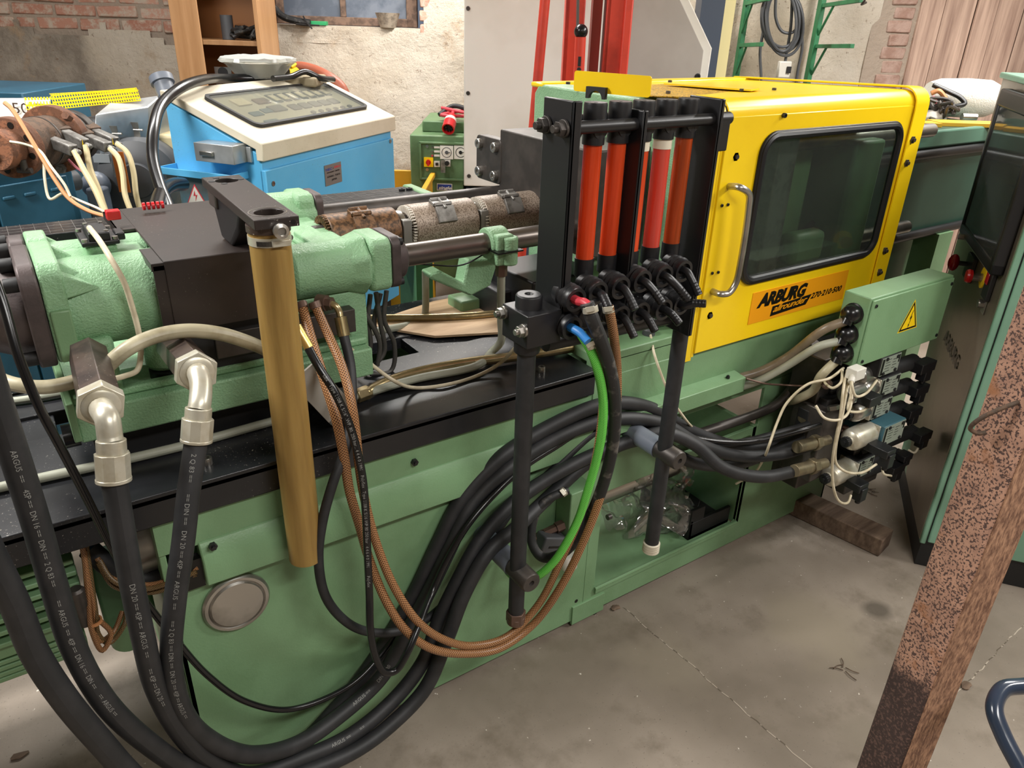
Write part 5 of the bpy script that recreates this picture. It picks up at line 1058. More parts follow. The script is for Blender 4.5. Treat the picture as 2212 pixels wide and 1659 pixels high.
clampring((1216, 1063), 1.19, (1, 0, .4), .0106, 'hose_clamp', 'white clamp at the pump bracket end of the black hose')
# thin black cable sweeping round the left side
plainhose('black_cable', 'thin black cable sweeping from the left edge under the hoses to the bundle', [(-30, 560, 1.15), (5, 650, 1.12), (40, 770, 1.09), (85, 880, 1.08), (130, 965, 1.08), (190, 1080, 1.09), (240, 1180, 1.10), (300, 1280, 1.12), (370, 1370, 1.13), (450, 1460, 1.15), (530, 1515, 1.16), (620, 1533, 1.17), (700, 1510, 1.18), (770, 1470, 1.19), (830, 1405, 1.21), (900, 1300, 1.225)], .0062, 'gloss', 'cable')
# conduits along the bed
plainhose('cream_conduit', 'thick cream conduit arching in front of the black cover', [(222, 800, 1.27), (270, 757, 1.26), (330, 728, 1.27), (400, 715, 1.28), (470, 720, 1.29), (530, 737, 1.30), (590, 762, 1.32)], .0125, 'cream_tube', 'conduit')
plainhose('cream_conduit', 'thick cream conduit curling at the left edge under the green casting', [(-30, 780, 1.38), (-8, 815, 1.32), (40, 832, 1.29), (100, 836, 1.28), (175, 820, 1.28), (240, 795, 1.27)], .0115, 'cream_tube', 'conduit')
plainhose('sensor_cable', 'cream sensor cable draped over the green hammered cylinder', [(193, 492, 1.49), (215, 520, 1.42), (240, 560, 1.37), (268, 610, 1.352), (286, 665, 1.35), (300, 720, 1.345), (304, 765, 1.34), (296, 800, 1.33), (270, 812, 1.32), (240, 820, 1.31)], .0048, 'cream', 'cable')
for pts, r, m_, nm, lb in (([(-40, 1062), (100, 1030), (230, 1002), (400, 962), (560, 918), (640, 896)], .009, 'grey_tube', 'long_rod', 'long galvanised pipe lying on the black bed plate at left'),
    ([(-30, 872), (60, 862), (140, 848)], .008, 'grey_tube', 'short_pipe', 'short grey pipe end behind the left hoses'),
    ([(790, 850), (830, 828), (900, 805), (1000, 785), (1100, 772), (1200, 757), (1290, 742)], .0125, 'brass', 'pressure_pipe', 'champagne coloured steel pipe running along the black bed plate'),
    ([(735, 690), (830, 687), (930, 686), (1020, 682), (1100, 674), (1200, 660)], .0105, 'brass', 'pressure_pipe', 'champagne coloured pipe along the rear of the bed opening'),
    ([(640, 760), (760, 722), (860, 705), (925, 693), (930, 640), (918, 600), (918, 585)], .010, 'grey_tube', 'grey_pipe', 'grey pipe rising behind the barrel to the hooked arm')):
    zc = {'pressure_pipe': .85, 'grey_pipe': .85}.get(nm, .843)
    if nm == 'grey_pipe': P = [at(*p, Y=1.76) for p in pts[2:]]; P = spline([at(640, 760, Y=1.5), at(780, 722, Y=1.62), at(880, 703, Y=1.72), at(915, 693, Y=1.76), at(919, 670, Y=1.76), at(919, 585, Y=1.76)], 8)
    else: P = spline([at(*p, Z=zc) for p in pts], 8)
    tubeobj(nm, P, r, m_, lb, 'pipe')
P = spline([at(755, 752, Y=1.36), at(790, 778, Y=1.37), at(850, 822, Y=1.33), at(900, 838, Z=.84), at(960, 832, Z=.84), at(1030, 812, Z=.84), at(1080, 785, Z=.86), at(1118, 745, Y=1.3)], 8)
tubeobj('thin_cable', P, .0042, 'cream', 'thin cream cable hanging across the champagne pipe', 'cable')
cc = [[(765, 640), (790, 680), (820, 740), (815, 790)], [(800, 636), (795, 690), (800, 750), (785, 790)], [(812, 632), (822, 700), (830, 760), (800, 800)], [(835, 628), (830, 690), (852, 745), (845, 800), (800, 808)], [(822, 634), (808, 700), (826, 765), (790, 806)], [(755, 640), (762, 700), (788, 760), (775, 790)]]
for i, q in enumerate(cc):
    tubeobj('heater_cable', spline([at(p[0], p[1], Y=1.45+.01*i) for p in q], 8), .0055 if i < 5 else .0035, 'wire', 'grey sleeved heater cable ' + ('hanging leftmost under the ram casting', 'second from left under the ram casting', 'with a wide bow under the ram casting', 'rightmost and longest under the ram casting', 'crossing the others under the ram casting', 'thin one beside the brass elbow')[i], 'cable', 'heater cables under the ram casting', 10)
b = MB(); P = spline([at(1118, 505, Y=1.6), at(1135, 480, Y=1.58), at(1148, 465, Y=1.56), at(1155, 460, Y=1.56)], 6); b.tube(P, .005, 10, raw=True); tag(b.build('heater_lead', 'wire'), 'spiral armoured lead rising from the last heater band', 'cable')
tubeobj('sagging_wire', spline([at(850, 565, Y=1.44), at(930, 572, Y=1.44), at(1000, 572, Y=1.44), at(1060, 540, Y=1.42)], 6), .0018, 'darkmat', 'thin black wire sagging below the polished ram rod', 'wire', n=6)
tubeobj('clear_lead', spline([at(1405, 722, Y=1.28), at(1415, 770, Y=1.23), at(1450, 860, Y=1.19), at(1480, 905, Y=1.18), at(1497, 925, Y=1.2)], 6), .0035, 'cream', 'thin pale lead hanging from the grey knob across the bed', 'cable', n=8)
# aluminium plate, cardboard strip on bed
b = MB()
for k in range(7):
    c = at(690, 850, Y=1.235+.012*k); b.obox(at(668+8*k, 840+6*k, Y=1.262), Vector((.035, .0, -.035))*.9, Vector((0, .001, 0)), Vector((.006, .01, .006)))
fb = thing('corrugated_plate_stack', 'grey corrugated aluminium plates stacked behind the amber tube', 'metal plates', (.45, 1.28, .833))
for k in range(5):
    c = at(625+20*k, 848-2*k, Y=1.30); d1 = (at(760, 878, Y=1.30)-at(690, 800, Y=1.30)).normalized(); d2 = d1.cross(Vector((0, 1, 0))).normalized()
    MB().obox(at(695, 848, Y=1.272+.008*k)+d1*(.004*k), d1*.062, d2*.03, Vector((0, .0028, 0))).build('plate', 'plug_grey' if k % 2 else 'cardboard', fb, bev=.0006)
b = MB(); a_, c_ = at(752, 862, Z=.86), at(783, 850, Z=.86); b.obox(at(735, 868, Z=.86), Vector((.025, -.01, 0)), Vector((.012, .03, 0)), UP*.018); tag(b.build('pipe_block', 'plug_grey', bev=.002), 'grey aluminium block at the left end of the champagne pipe', 'fitting')
b = MB(); a_ = at(770, 856, Z=.85); c_ = at(796, 846, Z=.85); b.cyl(a_, c_, .016, n=6); tag(b.build('pipe_nut', 'brass', bev=.001), 'brass hexagonal nut at the left end of the champagne pipe', 'nut')
q = [at(*p, Z=.836) for p in ((785, 705), (935, 655), (1010, 640), (1145, 655), (1140, 705), (1110, 720), (940, 730))]
tag(MB().prism(q, (0, 0, .006)).build('plywood_board', 'ply'), 'pale plywood board lying across the machine frame behind the barrel', 'board')
# brown wire bundle under the beam
wb_ = thing('wire_bundle', 'bundle of brown and gold braided wires tied below the black beam', 'wires', (.0, 1.28, .45))
ws = [[(178, 1180, 1.30), (188, 1240, 1.29), (200, 1300, 1.28), (205, 1350, 1.28), (215, 1385, 1.28), (245, 1365, 1.3), (265, 1320, 1.32)], [(186, 1180, 1.31), (196, 1250, 1.29), (206, 1320, 1.28), (212, 1370, 1.28), (238, 1388, 1.29), (268, 1350, 1.3), (275, 1310, 1.32)],
      [(182, 1190, 1.3), (190, 1290, 1.28), (198, 1360, 1.27), (222, 1405, 1.27), (240, 1370, 1.28), (215, 1340, 1.28)], [(215, 1210, 1.30), (240, 1250, 1.28), (275, 1268, 1.27), (320, 1272, 1.26), (375, 1255, 1.245), (425, 1235, 1.235)], [(210, 1205, 1.31), (235, 1245, 1.29), (280, 1260, 1.28), (330, 1262, 1.265), (380, 1246, 1.25), (428, 1225, 1.24)], [(212, 1215, 1.3), (245, 1265, 1.285), (290, 1278, 1.275), (340, 1278, 1.26), (390, 1255, 1.25), (425, 1240, 1.24)]]
for i, q in enumerate(ws): MB().tube([at(*p[:2], Y=p[2]) for p in q], .0048, 8, 6).build('wire', 'braid_dk' if i % 2 else 'braid', wb_, ang=60)
P = [at(195, 1330, Y=1.268), at(210, 1345, Y=1.265), at(205, 1350, Y=1.265)]; b = MB(); c = at(203, 1342, Y=1.28); b.pipe(c-UP*.003, c+UP*.003, .014, .011, 16); b.build('cord_tie', 'orangecable', wb_)
b = MB(); c = at(168, 1290, Y=1.28); b.lathe(c, UP, [(.013, -.02), (.014, .015), (.010, .02), (0, .02)], 16); b.lathe(c+UP*-.045, UP, [(.009, -.02), (.011, .01), (.011, .025), (0, .025)], 14); b.build('threaded_plug', 'steelgrey', wb_)
plainhose('grey_sleeve', 'fat dark sleeve curving under the black beam beside the wires', [(190, 1185, 1.34), (225, 1215, 1.33), (265, 1240, 1.33), (320, 1250, 1.32), (380, 1238, 1.3), (425, 1215, 1.26)], .019, 'rubber', 'sleeve')
# ================================================================ REAR MACHINE PARTS BEHIND THE INJECTION UNIT
rb = thing('rear_cable_tray', 'black grid-scored rear rail on dark green beam with pale green bracket', 'machine rail', (.7, 2.15, .9))
b = MB(); b.box(-.6, 1.09, 2.07, 2.19, 1.085, 1.10); b.box(-.6, 1.09, 2.065, 2.075, 1.03, 1.10); b.build('rail_top', 'blackpaint', rb, bev=.002)
b = MB()
for k in range(60): b.box(-.58+.028*k, -.5792+.028*k, 2.075, 2.19, 1.1, 1.1006)
for k in range(4): b.box(-.6, 1.09, 2.09+.028*k, 2.0912+.028*k, 1.1, 1.1006)
b.build('scored_line', 'plug_grey', rb, kind='stuff')
b = MB(); b.box(-.6, 1.05, 2.08, 2.18, .88, 1.03); b.build('green_beam', 'green_dk', rb)
b = MB(); b.box(1.085, 1.12, 2.05, 2.2, 1.03, 1.105); b.box(1.0, 1.30, 1.92, 2.06, 1.02, 1.035); b.build('end_bracket', 'green', rb, bev=.006)
for x in (1.05, 1.075): bolt(rb, (x, 2.13, 1.1), UP, .01, .008, 'dark', 'cap_screw', 0)
b = MB(); b.box(.80, 1.1, 1.95, 2.05, .3, 1.02) if False else b.box(1.06, 1.12, 2.07, 2.19, 0, 1.03); b.split('support_leg', 'green_dk', rb)
b = MB(); b.box(-.55, -.49, 2.07, 2.19, 0, .88); b.split('support_leg', 'green_dk', rb)
b = MB(); p = at(340, 443, Z=1.22); 
for k in range(5): b.cyl(p+Vector((.009*k-.029, 0, 0)), p+Vector((.009*k-.024, 0, 0)), .008, n=16)
b.split('red_spring', 'red', inj)
# ================================================================ EXTRUDER HEAD AT LEFT (rusty flanges, heaters, leads)
ex = thing('rusty_extruder_head', 'rusty flanged extruder barrel with clamp heaters at upper left', 'machine head', at(110, 330, D=2.6))
A0, A1 = at(10, 322, D=2.15), at(250, 275, D=2.75); dA = (A1-A0).normalized()
def ea(s): return A0+dA*s
x_, y_ = perp(dA)
MB().cyl(ea(-.05), ea(.02), .055, n=32).build('nozzle_disc', 'rustor', ex, bev=.003)
MB().cyl(ea(.02), ea(.055), .085, n=48).build('front_flange', 'rustor', ex, bev=.003)
MB().cyl(ea(.055), ea(.24), .074, n=48).build('head_body', 'rust2', ex, bev=.002)
MB().cyl(ea(.17), ea(.176), .0755, n=48).build('seam_ring', 'steelgrey', ex)
MB().cyl(ea(.24), ea(.28), .102, n=48).build('rear_flange', 'rustor', ex, bev=.003)
MB().cyl(ea(.28), ea(.40), .066, n=40).build('adapter', 'rust2', ex)
for i, s in enumerate((.295, .345)): MB().cyl(ea(s), ea(s+.035), .08, n=40).build('clamp_heater', 'steelgrey', ex, bev=.002)
b = MB()
for k in range(8): a = k*math.pi/4+.3; b.cyl(ea(.0195)+(x_*math.cos(a)+y_*math.sin(a))*.066, ea(.018)+(x_*math.cos(a)+y_*math.sin(a))*.066, .009, n=12)
b.split('flange_hole', 'blackink', ex)
for k in (0, 1, 7): a = k*math.pi/4+2.2; bolt(ex, ea(.24)+(x_*math.cos(a)+y_*math.sin(a))*.088, -dA, .016, .014, 'plug_grey', 'hex_bolt')
b = MB(); c = at(150, 255, D=2.3); b.cyl(c, c+Vector((0, 0, .0))+(-dA)*.02+UP*.01, .013, n=6); b.build('rusty_stud', 'rustor', ex)
b = MB(); c = at(48, 345, D=2.16); b.cyl(c, c-UP*.03, .01).cyl(c-UP*.03+x_*.02, c-UP*.03-x_*.02, .008); b.build('thumb_screw', 'steelgrey', ex)
plugs = [((92, 295), (108, 305), (160, 325), 2.3), ((128, 280), (140, 290), (185, 312), 2.36), ((172, 288), (190, 300), (235, 318), 2.42), ((190, 278), (205, 288), (250, 308), 2.48)]
for i, (p0, p1, p2, D) in enumerate(plugs):
    a_, m_, e_ = at(*p0, D=D), at(*p1, D=D-.03), at(*p2, D=D-.06); d = (e_-m_); hw_ = UP.cross(d).normalized()
    b = MB(); b.obox(a_.lerp(m_, .5), (m_-a_)*.6, hw_*.022, hw_.cross(d).normalized()*.02); b.build('terminal_box', 'rust2', ex, bev=.002)
    b = MB(); b.obox(m_.lerp(e_, .5), d*.5, hw_*.015, hw_.cross(d).normalized()*.016); b.cyl(e_, e_+d*.25, .008, n=12); pl = b.build('heater_plug', 'plug_grey', ex, bev=.004)
    if i in (1, 3): b = MB(); c = m_.lerp(e_, .8)+(CP-m_).normalized()*.018; b.obox(c, d.normalized()*.007, UP*.01, (CP-c).normalized()*.001); b.build('yellow_tag', 'yellow', pl)
    if i in (0, 1): q = [(160+25*i, 326-12*i), (180+15*i, 365), (205+8*i, 410), (225+3*i, 455), (243+4*i, 490)]
    elif i == 2: q = [(237, 320), (255, 340), (265, 375), (270, 420), (282, 455)]
    else: q = [(252, 310), (275, 330), (288, 370), (294, 420), (303, 455)]
    P = spline([at(p[0], p[1], D=D-.07) for p in q], 6); MB().tube(P, .0085, 10, raw=True).build('heater_lead', 'tan', ex)
MB().cyl(ea(.02)-dA*.072, ea(.02)-dA*.09, .012, n=12).build('centre_nipple', 'steelgrey', ex)
for i, (q, m_, D) in enumerate((([(10, 222), (25, 235), (60, 290), (90, 340), (120, 390), (150, 430), (190, 455), (230, 468)], 'orangecable', 2.1), ([(22, 306), (55, 312), (85, 325), (110, 360), (140, 400), (152, 425)], 'cream', 2.1), ([(95, 340), (97, 390), (108, 430), (130, 420), (148, 412)], 'cream', 2.12), ([(152, 425), (180, 437), (215, 452), (240, 468)], 'cream', 2.12), ([(148, 345), (165, 362), (180, 372), (198, 382)], 'pinkwire', 2.3))):
    tubeobj('thermocouple_wire', spline([at(*p, D=D) for p in q], 6), .004 if i else .006, m_, ('orange cloth-covered wire draped over the rusty flange', 'pale wire from the centre of the rusty flange', 'grey wire loop hanging before the petrol blue cabinet', 'pale wire trailing down to the black cover', 'armoured pink-ended wire under the rusty barrel')[i], 'wire', n=8)
# yellow perforated guard strip
gm = thing('perforated_guard', 'yellow perforated strip guard above the rusty extruder barrel', 'guard', at(180, 215, D=2.8))
def meshstrip(q, nx, nz, nm):
    p0, p1, p2 = q; ax_ = (p1-p0); ay_ = (p2-p0); lx, ly = ax_.length, ay_.length; ax_.normalize(); ay_ = (ay_-ax_*ay_.dot(ax_)).normalized()
    loops = [[(0, 0), (lx, 0), (lx, ly), (0, ly)]]; cw, ch = lx/nx, ly/nz
    for i in range(nx):
        for j in range(nz): loops.append([(cw*(i+.2), ch*(j+.2)), (cw*(i+.8), ch*(j+.2)), (cw*(i+.8), ch*(j+.8)), (cw*(i+.2), ch*(j+.8))])
    MB().plate(loops, p0, ax_, ay_, .002).build(nm, 'yellow', gm)
meshstrip((at(120, 237, D=2.7), at(305, 218, D=2.85), at(112, 207, D=2.7)), 34, 4, 'mesh_sheet')
meshstrip((at(58, 238, D=2.85), at(125, 236, D=2.9), at(50, 209, D=2.85)), 10, 3, 'mesh_sheet')
meshstrip((at(112, 207, D=2.7), at(300, 196, D=2.85), at(115, 203, D=2.76)), 34, 1, 'mesh_flange')
# sheet steel cover, grey motor and cream tank below it
sc_ = thing('barrel_cover', 'bright sheet steel barrel cover with hinges under the yellow guard', 'cover', at(265, 260, D=2.8))
p0, p1 = at(205, 248, D=2.7), at(320, 230, D=2.85); ax_ = (p1-p0); ax_.z = 0
dn = at(212, 285, D=2.68)-p0; dn2 = UP*-.07
pl_ = [Vector((0, 0, 0)), Vector(WN)*.12+UP*.03, Vector(WN)*.2, Vector(WN)*.2-UP*.2, -WN*.02-UP*.14, -WN*.03-UP*.07]
b = MB(); b.prism([p0+v for v in pl_], p1-p0); b.build('cover_sheet', 'silverbox', sc_, bev=.004)
for f_ in (.35, .75):
    c = p0.lerp(p1, f_)-WN*.034-UP*.072; b = MB(); b.cyl(c-WE*.03, c+WE*.03, .004, n=8); b.obox(c+UP*.015, WE*.016, WN*.0015, UP*.012); b.obox(c-UP*.015, WE*.016, WN*.0015, UP*.012); b.build('hinge', 'chrome', sc_)
mo = thing('grey_motor', 'dark grey round-ended motor below the sheet steel cover', 'motor', at(290, 390, D=2.8))
c = at(305, 385, D=2.85); b = MB(); b.lathe(c, at(310, 392, D=1)-CP+Vector((-.9, .3, .5)), [(.18, -.18), (.19, 0), (.17, .05), (.12, .07), (.06, .075), (.055, .09), (0, .09)], 40)
b = MB(); b.lathe(c, (-.35, -.93, .05), [(.13, -.25), (.15, 0), (.14, .04), (.10, .06), (.065, .065), (.06, .08), (0, .08)], 40); b.build('motor_body', 'greyplas', mo)
b = MB(); b.obox(at(235, 370, D=2.9), WE*.05, WN*.05, UP*.2); b.build('motor_bracket', 'greyplas', mo, bev=.02)
b = MB(); b.obox(at(220, 342, D=2.75), WE*.03, WN*.005, UP*.015); b.obox(at(250, 352, D=2.7), WE*.012, WN*.005, UP*.05); b.split('steel_bracket', 'silverbox', mo)
tg = MB(); c = at(262, 372, D=2.65); tg.obox(c, WE*.02, WN*.002, UP*.07); tag(tg.build('orange_label_strip', mat('orange_label', '#d9772c', .5)), 'orange and white label strip beside the grey motor', 'label')
b = MB(); b.obox(at(350, 375, D=3.1), WE*.13, WN*.1, UP*.17); b.cyl(at(352, 322, D=3.05), at(352, 300, D=3.05), .035, n=8); tag(b.build('cream_tank', 'tan', bev=.03), 'cream plastic tank with octagonal cap behind the black hose', 'tank')
b = MB(); b.obox(at(217, 440, D=2.7), WE*.03, WN*.03, UP*.06); b.sphere(at(208, 400, D=2.75), .05, 20); tag(b.build('emergency_stop_housing', 'pvc', bev=.01), 'pale grey rounded housing behind the cream heater leads', 'housing')
plainD = lambda name, label, q, r, m_, cat='hose': tubeobj(name, spline([at(p[0], p[1], D=p[2]) for p in q], 8), r, m_, label, cat, n=16)
plainD('suction_hose', 'fat black hose curving down in front of the blue console corner', [(620, 152, 3.2), (560, 168, 3.1), (500, 170, 3.0), (440, 172, 2.75), (390, 190, 2.6), (350, 225, 2.5), (332, 280, 2.4), (330, 340, 2.35), (345, 400, 2.3), (365, 450, 2.25), (375, 490, 2.2)], .018, 'gloss')
plainD('suction_hose', 'short fat black hose bending left under the blue shelf', [(395, 398, 2.5), (370, 400, 2.4), (350, 415, 2.3), (338, 450, 2.2)], .022, 'gloss')
plainD('cable_loop', 'black cable lying wavy on top of the blue console', [(590, 170, 3.0), (630, 165, 3.1), (660, 155, 3.15), (690, 168, 3.2), (720, 172, 3.3)], .012, 'gloss', 'cable')
b = MB(); c0, c1 = at(352, 180, D=2.75), at(362, 208, D=2.75); b.cyl(c1, c0, .034, n=24).pipe(c0, c0+(c0-c1)*.5, .042, .034, 24).cyl(c1-(c0-c1)*.6, c1, .02, .034, n=24); tag(b.build('plastic_elbow', 'pvc'), 'pale grey plastic pipe elbow beside the blue console', 'pipe fitting')
# petrol blue cabinets
for i, (l_, d_, z1, w_, lb) in enumerate(((None, None, 0, 0, 0),)): pass
pc = thing('petrol_cabinet', 'petrol blue cabinet with vent slots under the rusty flange', 'cabinet', (-.5, 2.6, 0))
q1 = at(150, 345, D=2.55); zt = q1.z; q0 = at(-80, 380, Z=zt); dx_ = (q1-q0).normalized(); nn = Vector((-dx_.y, dx_.x, 0))
def pb(b, s0, s1, n0, n1, z0, z1): return b.obox(q1-dx_*(s0+s1)/2+nn*(n0+n1)/2+UP*((z0+z1)/2-zt), dx_*(s1-s0)/2, nn*(n1-n0)/2, UP*(z1-z0)/2)
pb(MB(), 0, .9, 0, .55, 0, zt).build('cabinet_body', 'petrol', pc, bev=.006)
pb(MB(), .03, .28, -.012, 0, .1, zt-.045).build('cabinet_door', 'petrol', pc, bev=.003)
pb(MB(), .29, .85, -.012, 0, .1, zt-.045).build('cabinet_door', 'petrol', pc, bev=.003)
for s in (.06, .15, .22): pb(MB(), s, s+.04, -.02, -.012, zt-.09, zt-.078).build('vent_slot', 'petrol', pc, bev=.004)
for s in (.06, .13): pb(MB(), s, s+.045, -.02, -.012, zt-.36, zt-.348).build('vent_slot', 'petrol', pc, bev=.004)
pb(MB(), .30, .36, -.016, -.012, zt-.36, zt-.22).build('meter_plate', 'ivory', pc)
b = MB(); c = q1-dx_*.33-nn*.016+UP*(-.27); b.cyl(c, c-nn*.01, .02, n=20); b.build('meter_knob', 'white', pc)
b = MB(); b.obox(q1-dx_*.3+nn*.2+UP*.005, dx_*.25, nn*.15, UP*.004); b.build('cover_glass', 'blister', pc)
b = MB(); c = q1+dx_*.0+nn*.05-UP*.08; b.cyl(c, c+dx_*.04, .035, n=20); b.build('side_knob', 'greyplas', pc)
pc2 = thing('blue_housing', 'dark blue housing with white number plate behind the yellow guard at left edge', 'machine housing', (-.4, 3.6, 0))
b = MB(); c = at(20, 255, D=3.3); b.obox(Vector((c.x-.1, c.y+.2, .6)), WE*.37, WN*.25, UP*(at(60, 202, D=3.1).z-.6)); b.build('housing_body', 'petrol', pc2, bev=.005)
ztop = at(60, 202, D=3.1).z
b = MB(); c = at(60, 230, D=3.12); pq = [at(-30, 212, D=3.05), at(108, 212, D=3.05), at(108, 262, D=3.05), at(-30, 262, D=3.05)]; b.prism(pq, WN*.004); npl = b.build('number_plate', 'white', pc2)
text('number_lettering', '50 T', .06, at(28, 245, D=3.04), WE, UP, 'copper', npl, width=.13)
# ================================================================ BLUE CONSOLE
FL = Vector((.791, 2.685, 0)); e1 = Vector((.822, .569, 0)); e2 = Vector((-.569, .822, 0)); CWd = .9
con = thing('blue_control_console', 'light blue control console with sloping ivory top and glazed panel', 'control console', FL+e1*.45+e2*.3)
def cp(a, t_, z): return FL+e1*a+e2*t_+UP*z
b = MB(); pr = [(-.02, 1.125), (-.02, 1.18), (.372, 1.329), (.372, 1.295), (.0, 1.155), (0, 1.125)]
pr = [(-.02, 1.122), (-.02, 1.182), (.372, 1.329), (.39, 1.329), (.39, 1.30), (.372, 1.30), (.01, 1.16), (.01, 1.122)]
b.prism([cp(-.012, t_, z) for t_, z in pr], e1*(CWd+.024)); b.build('console_top', 'ivory', con, bev=.004)
b = MB(); b.prism([cp(0, t_, z) for t_, z in ((.0, 1.03), (.0, 1.14), (.372, 1.29), (.385, 1.29), (.385, .35), (.0, .35))], e1*CWd); b.build('console_body', 'bluecon', con, bev=.003)
MB().obox(cp(CWd/2, -.0, .72), e1*(CWd/2-.0), e2*.012, UP*.37).build('front_door', 'bluecon', con, bev=.004)
b = MB(); b.obox(cp(CWd/2, .21, .175), e1*.42, e2*.19, UP*.175); b.build('console_plinth', 'darkmat', con)
for a_, z in ((.035, 1.04), (CWd-.03, 1.08)): bolt(con, cp(a_, -.012, z), -e2, .009, .003, 'chrome', 'door_lock', 0)
# glazed panel, in the slope plane
sl = (cp(0, .372, 1.329)-cp(0, -.02, 1.182)).normalized(); so_ = cp(0, -.02, 1.182); nrm = e1.cross(sl).normalized()
def onslope(px, py): q = onplane(px, py, so_+nrm*.001, nrm); return (q-so_).dot(e1), (q-so_).dot(sl)
c_ = [onslope(*p) for p in ((435, 208), (700, 186), (794, 236), (560, 272))]
g0, g1 = min(c_[0][0], c_[3][0])+.02, max(c_[1][0], c_[2][0])-.02; h0, h1 = min(c_[3][1], c_[2][1]), max(c_[0][1], c_[1][1])
g0 = (c_[0][0]+c_[3][0])/2; g1 = (c_[1][0]+c_[2][0])/2; h0 = (c_[3][1]+c_[2][1])/2; h1 = (c_[0][1]+c_[1][1])/2; g0 -= .02; g1 += .015; h0 -= .006; h1 += .006
MB().plate([rrect(g0, g1, h0, h1, .03), rrect(g0+.012, g1-.012, h0+.012, h1-.012, .022)], so_+nrm*.001, e1, sl, .012).build('glazing_frame', 'darkmat', con)
MB().plate([rrect(g0+.01, g1-.01, h0+.01, h1-.01, .024)], so_+nrm*.001, e1, sl, .001).build('instrument_panel', 'instr', con)
MB().plate([rrect(g0+.01, g1-.01, h0+.01, h1-.01, .024)], so_+nrm*.010, e1, sl, .001).build('glazing', 'dusty', con)
def inst(u0, u1, v0, v1, m_, nm, h=.006):
    gw, gh = g1-g0, h1-h0; MB().plate([rrect(g0+gw*u0, g0+gw*u1, h0+gh*v0, h0+gh*v1, .003, 2)], so_+nrm*.001, e1, sl, h).build(nm, m_, con)
for k in range(7): inst(.40+.075*k, .455+.075*k, .58, .84, 'greyplas', 'meter_frame', .004); inst(.41+.075*k, .447+.075*k, .62, .80, 'ivory', 'meter_face', .006)
for k in range(5): inst(.42+.09*k, .49+.09*k, .30, .46, 'greyplas', 'controller', .006)
for k in range(6): inst(.5+.07*k, .53+.07*k, .12, .18, 'dark', 'toggle', .007)
inst(.12, .22, .62, .82, 'ivory', 'meter_face'); inst(.26, .36, .6, .75, 'copper', 'red_counter'); inst(.2, .32, .34, .46, 'petrol', 'blue_tag', .004); inst(.27, .38, .33, .5, 'greyplas', 'dark_switch'); inst(.1, .18, .3, .42, 'petrol', 'blue_tag', .004); inst(.1, .2, .08, .15, 'petrol', 'blue_tag', .004)
text('console_print', '- - -', .01, cp(.52, -.015, 1.187), e1, sl, 'steelgrey', con)
# name plate
q = [onplane(*p, cp(0, -.0135, 0), e2) for p in ((700, 358), (736, 349), (737, 392), (702, 404))]
a0 = (q[0]-FL).dot(e1); a1 = (q[1]-FL).dot(e1); z1, z0 = (q[0].z+q[1].z)/2, (q[2].z+q[3].z)/2
pl_ = MB().obox(cp((a0+a1)/2, -.0135, (z0+z1)/2), e1*(a1-a0)/2, e2*.001, UP*(z1-z0)/2).build('name_plate', 'silverplate', con)
wd = a1-a0; hh = z1-z0
def nt(s, u, v, sz, m_, wdt): text('plate_lettering', s, sz, cp(a0+wd*u, -.0146, z0+hh*v), e1, UP, m_, pl_, 0, .0003, width=wd*wdt)
nt('NEC', .05, .72, hh*.17, 'bluepr', .38); nt('-', .47, .74, hh*.17, 'blackink', .06); nt('SIRIO', .56, .76, hh*.15, 'redpr', .42)
nt('MACHINERY  LIMITED', .12, .60, hh*.07, 'blackink', .76); nt('HONSHU - TOKYO', .12, .38, hh*.12, 'blackink', .78); nt('JAPAN', .38, .20, hh*.12, 'blackink', .3)
# side tray and steel box on its left side
n1 = -e1
def sidebox(a_, t0, t1, z0, z1, th, nm, m_, bev=.002): return MB().obox(cp(-a_-th/2, (t0+t1)/2, (z0+z1)/2), e1*th/2, e2*(t1-t0)/2, UP*(z1-z0)/2).build(nm, m_, con, bev=bev)
sd = [onplane(*p, cp(-.03, 0, 0), e1) for p in ((438, 310), (520, 310), (520, 352))]
ts = sorted([(sd[0]-FL).dot(e2), (sd[1]-FL).dot(e2)]); zs = sorted([sd[0].z, sd[2].z])
sidebox(0, ts[0], ts[1], zs[0], zs[1]+.01, .075, 'steel_box', 'silverbox'); sidebox(0, ts[0]-.02, ts[0], zs[0], zs[1], .01, 'box_flange', 'silverbox')
sidebox(.075, ts[0]+.08, ts[1]-.03, zs[1]-.03, zs[1]-.015, .012, 'box_slot', 'chrome')
zt_ = onplane(450, 384, cp(-.06, 0, 0), e1).z
sidebox(0, .06, .38, zt_-.0, zt_+.004, .09, 'side_tray', 'bluecon'); sidebox(.086, .06, .38, zt_, zt_+.025, .004, 'tray_lip', 'bluecon'); sidebox(0, .06, .064, zt_, zt_+.025, .09, 'tray_lip', 'bluecon'); sidebox(0, .376, .38, zt_, zt_+.025, .09, 'tray_lip', 'bluecon')
cz = onplane(425, 420, cp(-.02, 0, 0), e1); tz = (cz-FL).dot(e2)
cb = sidebox(0, tz-.09, tz+.09, cz.z-.08, cz.z+.07, .06, 'clear_box', 'blister')
c = onplane(424, 425, cp(-.062, 0, 0), e1); dz = .055
def ctri(s, off, m_, nm): MB().prism([c-e1*off+UP*.045*s, c-e1*off-UP*.035*s+e2*.05*s, c-e1*off-UP*.035*s-e2*.05*s], -e1*.0006).build(nm, m_, con)
ctri(1, .0, 'redpr', 'caution_border'); ctri(.82, .0008, 'white', 'caution_sign')
MB().prism([c-e1*.0018+UP*z+e2*t_ for t_, z in ((.003, .022), (.010, .002), (.0, .004), (.004, -.016), (-.008, .008), (.0, .006))], -e1*.0006).build('caution_flash', 'redpr', con)
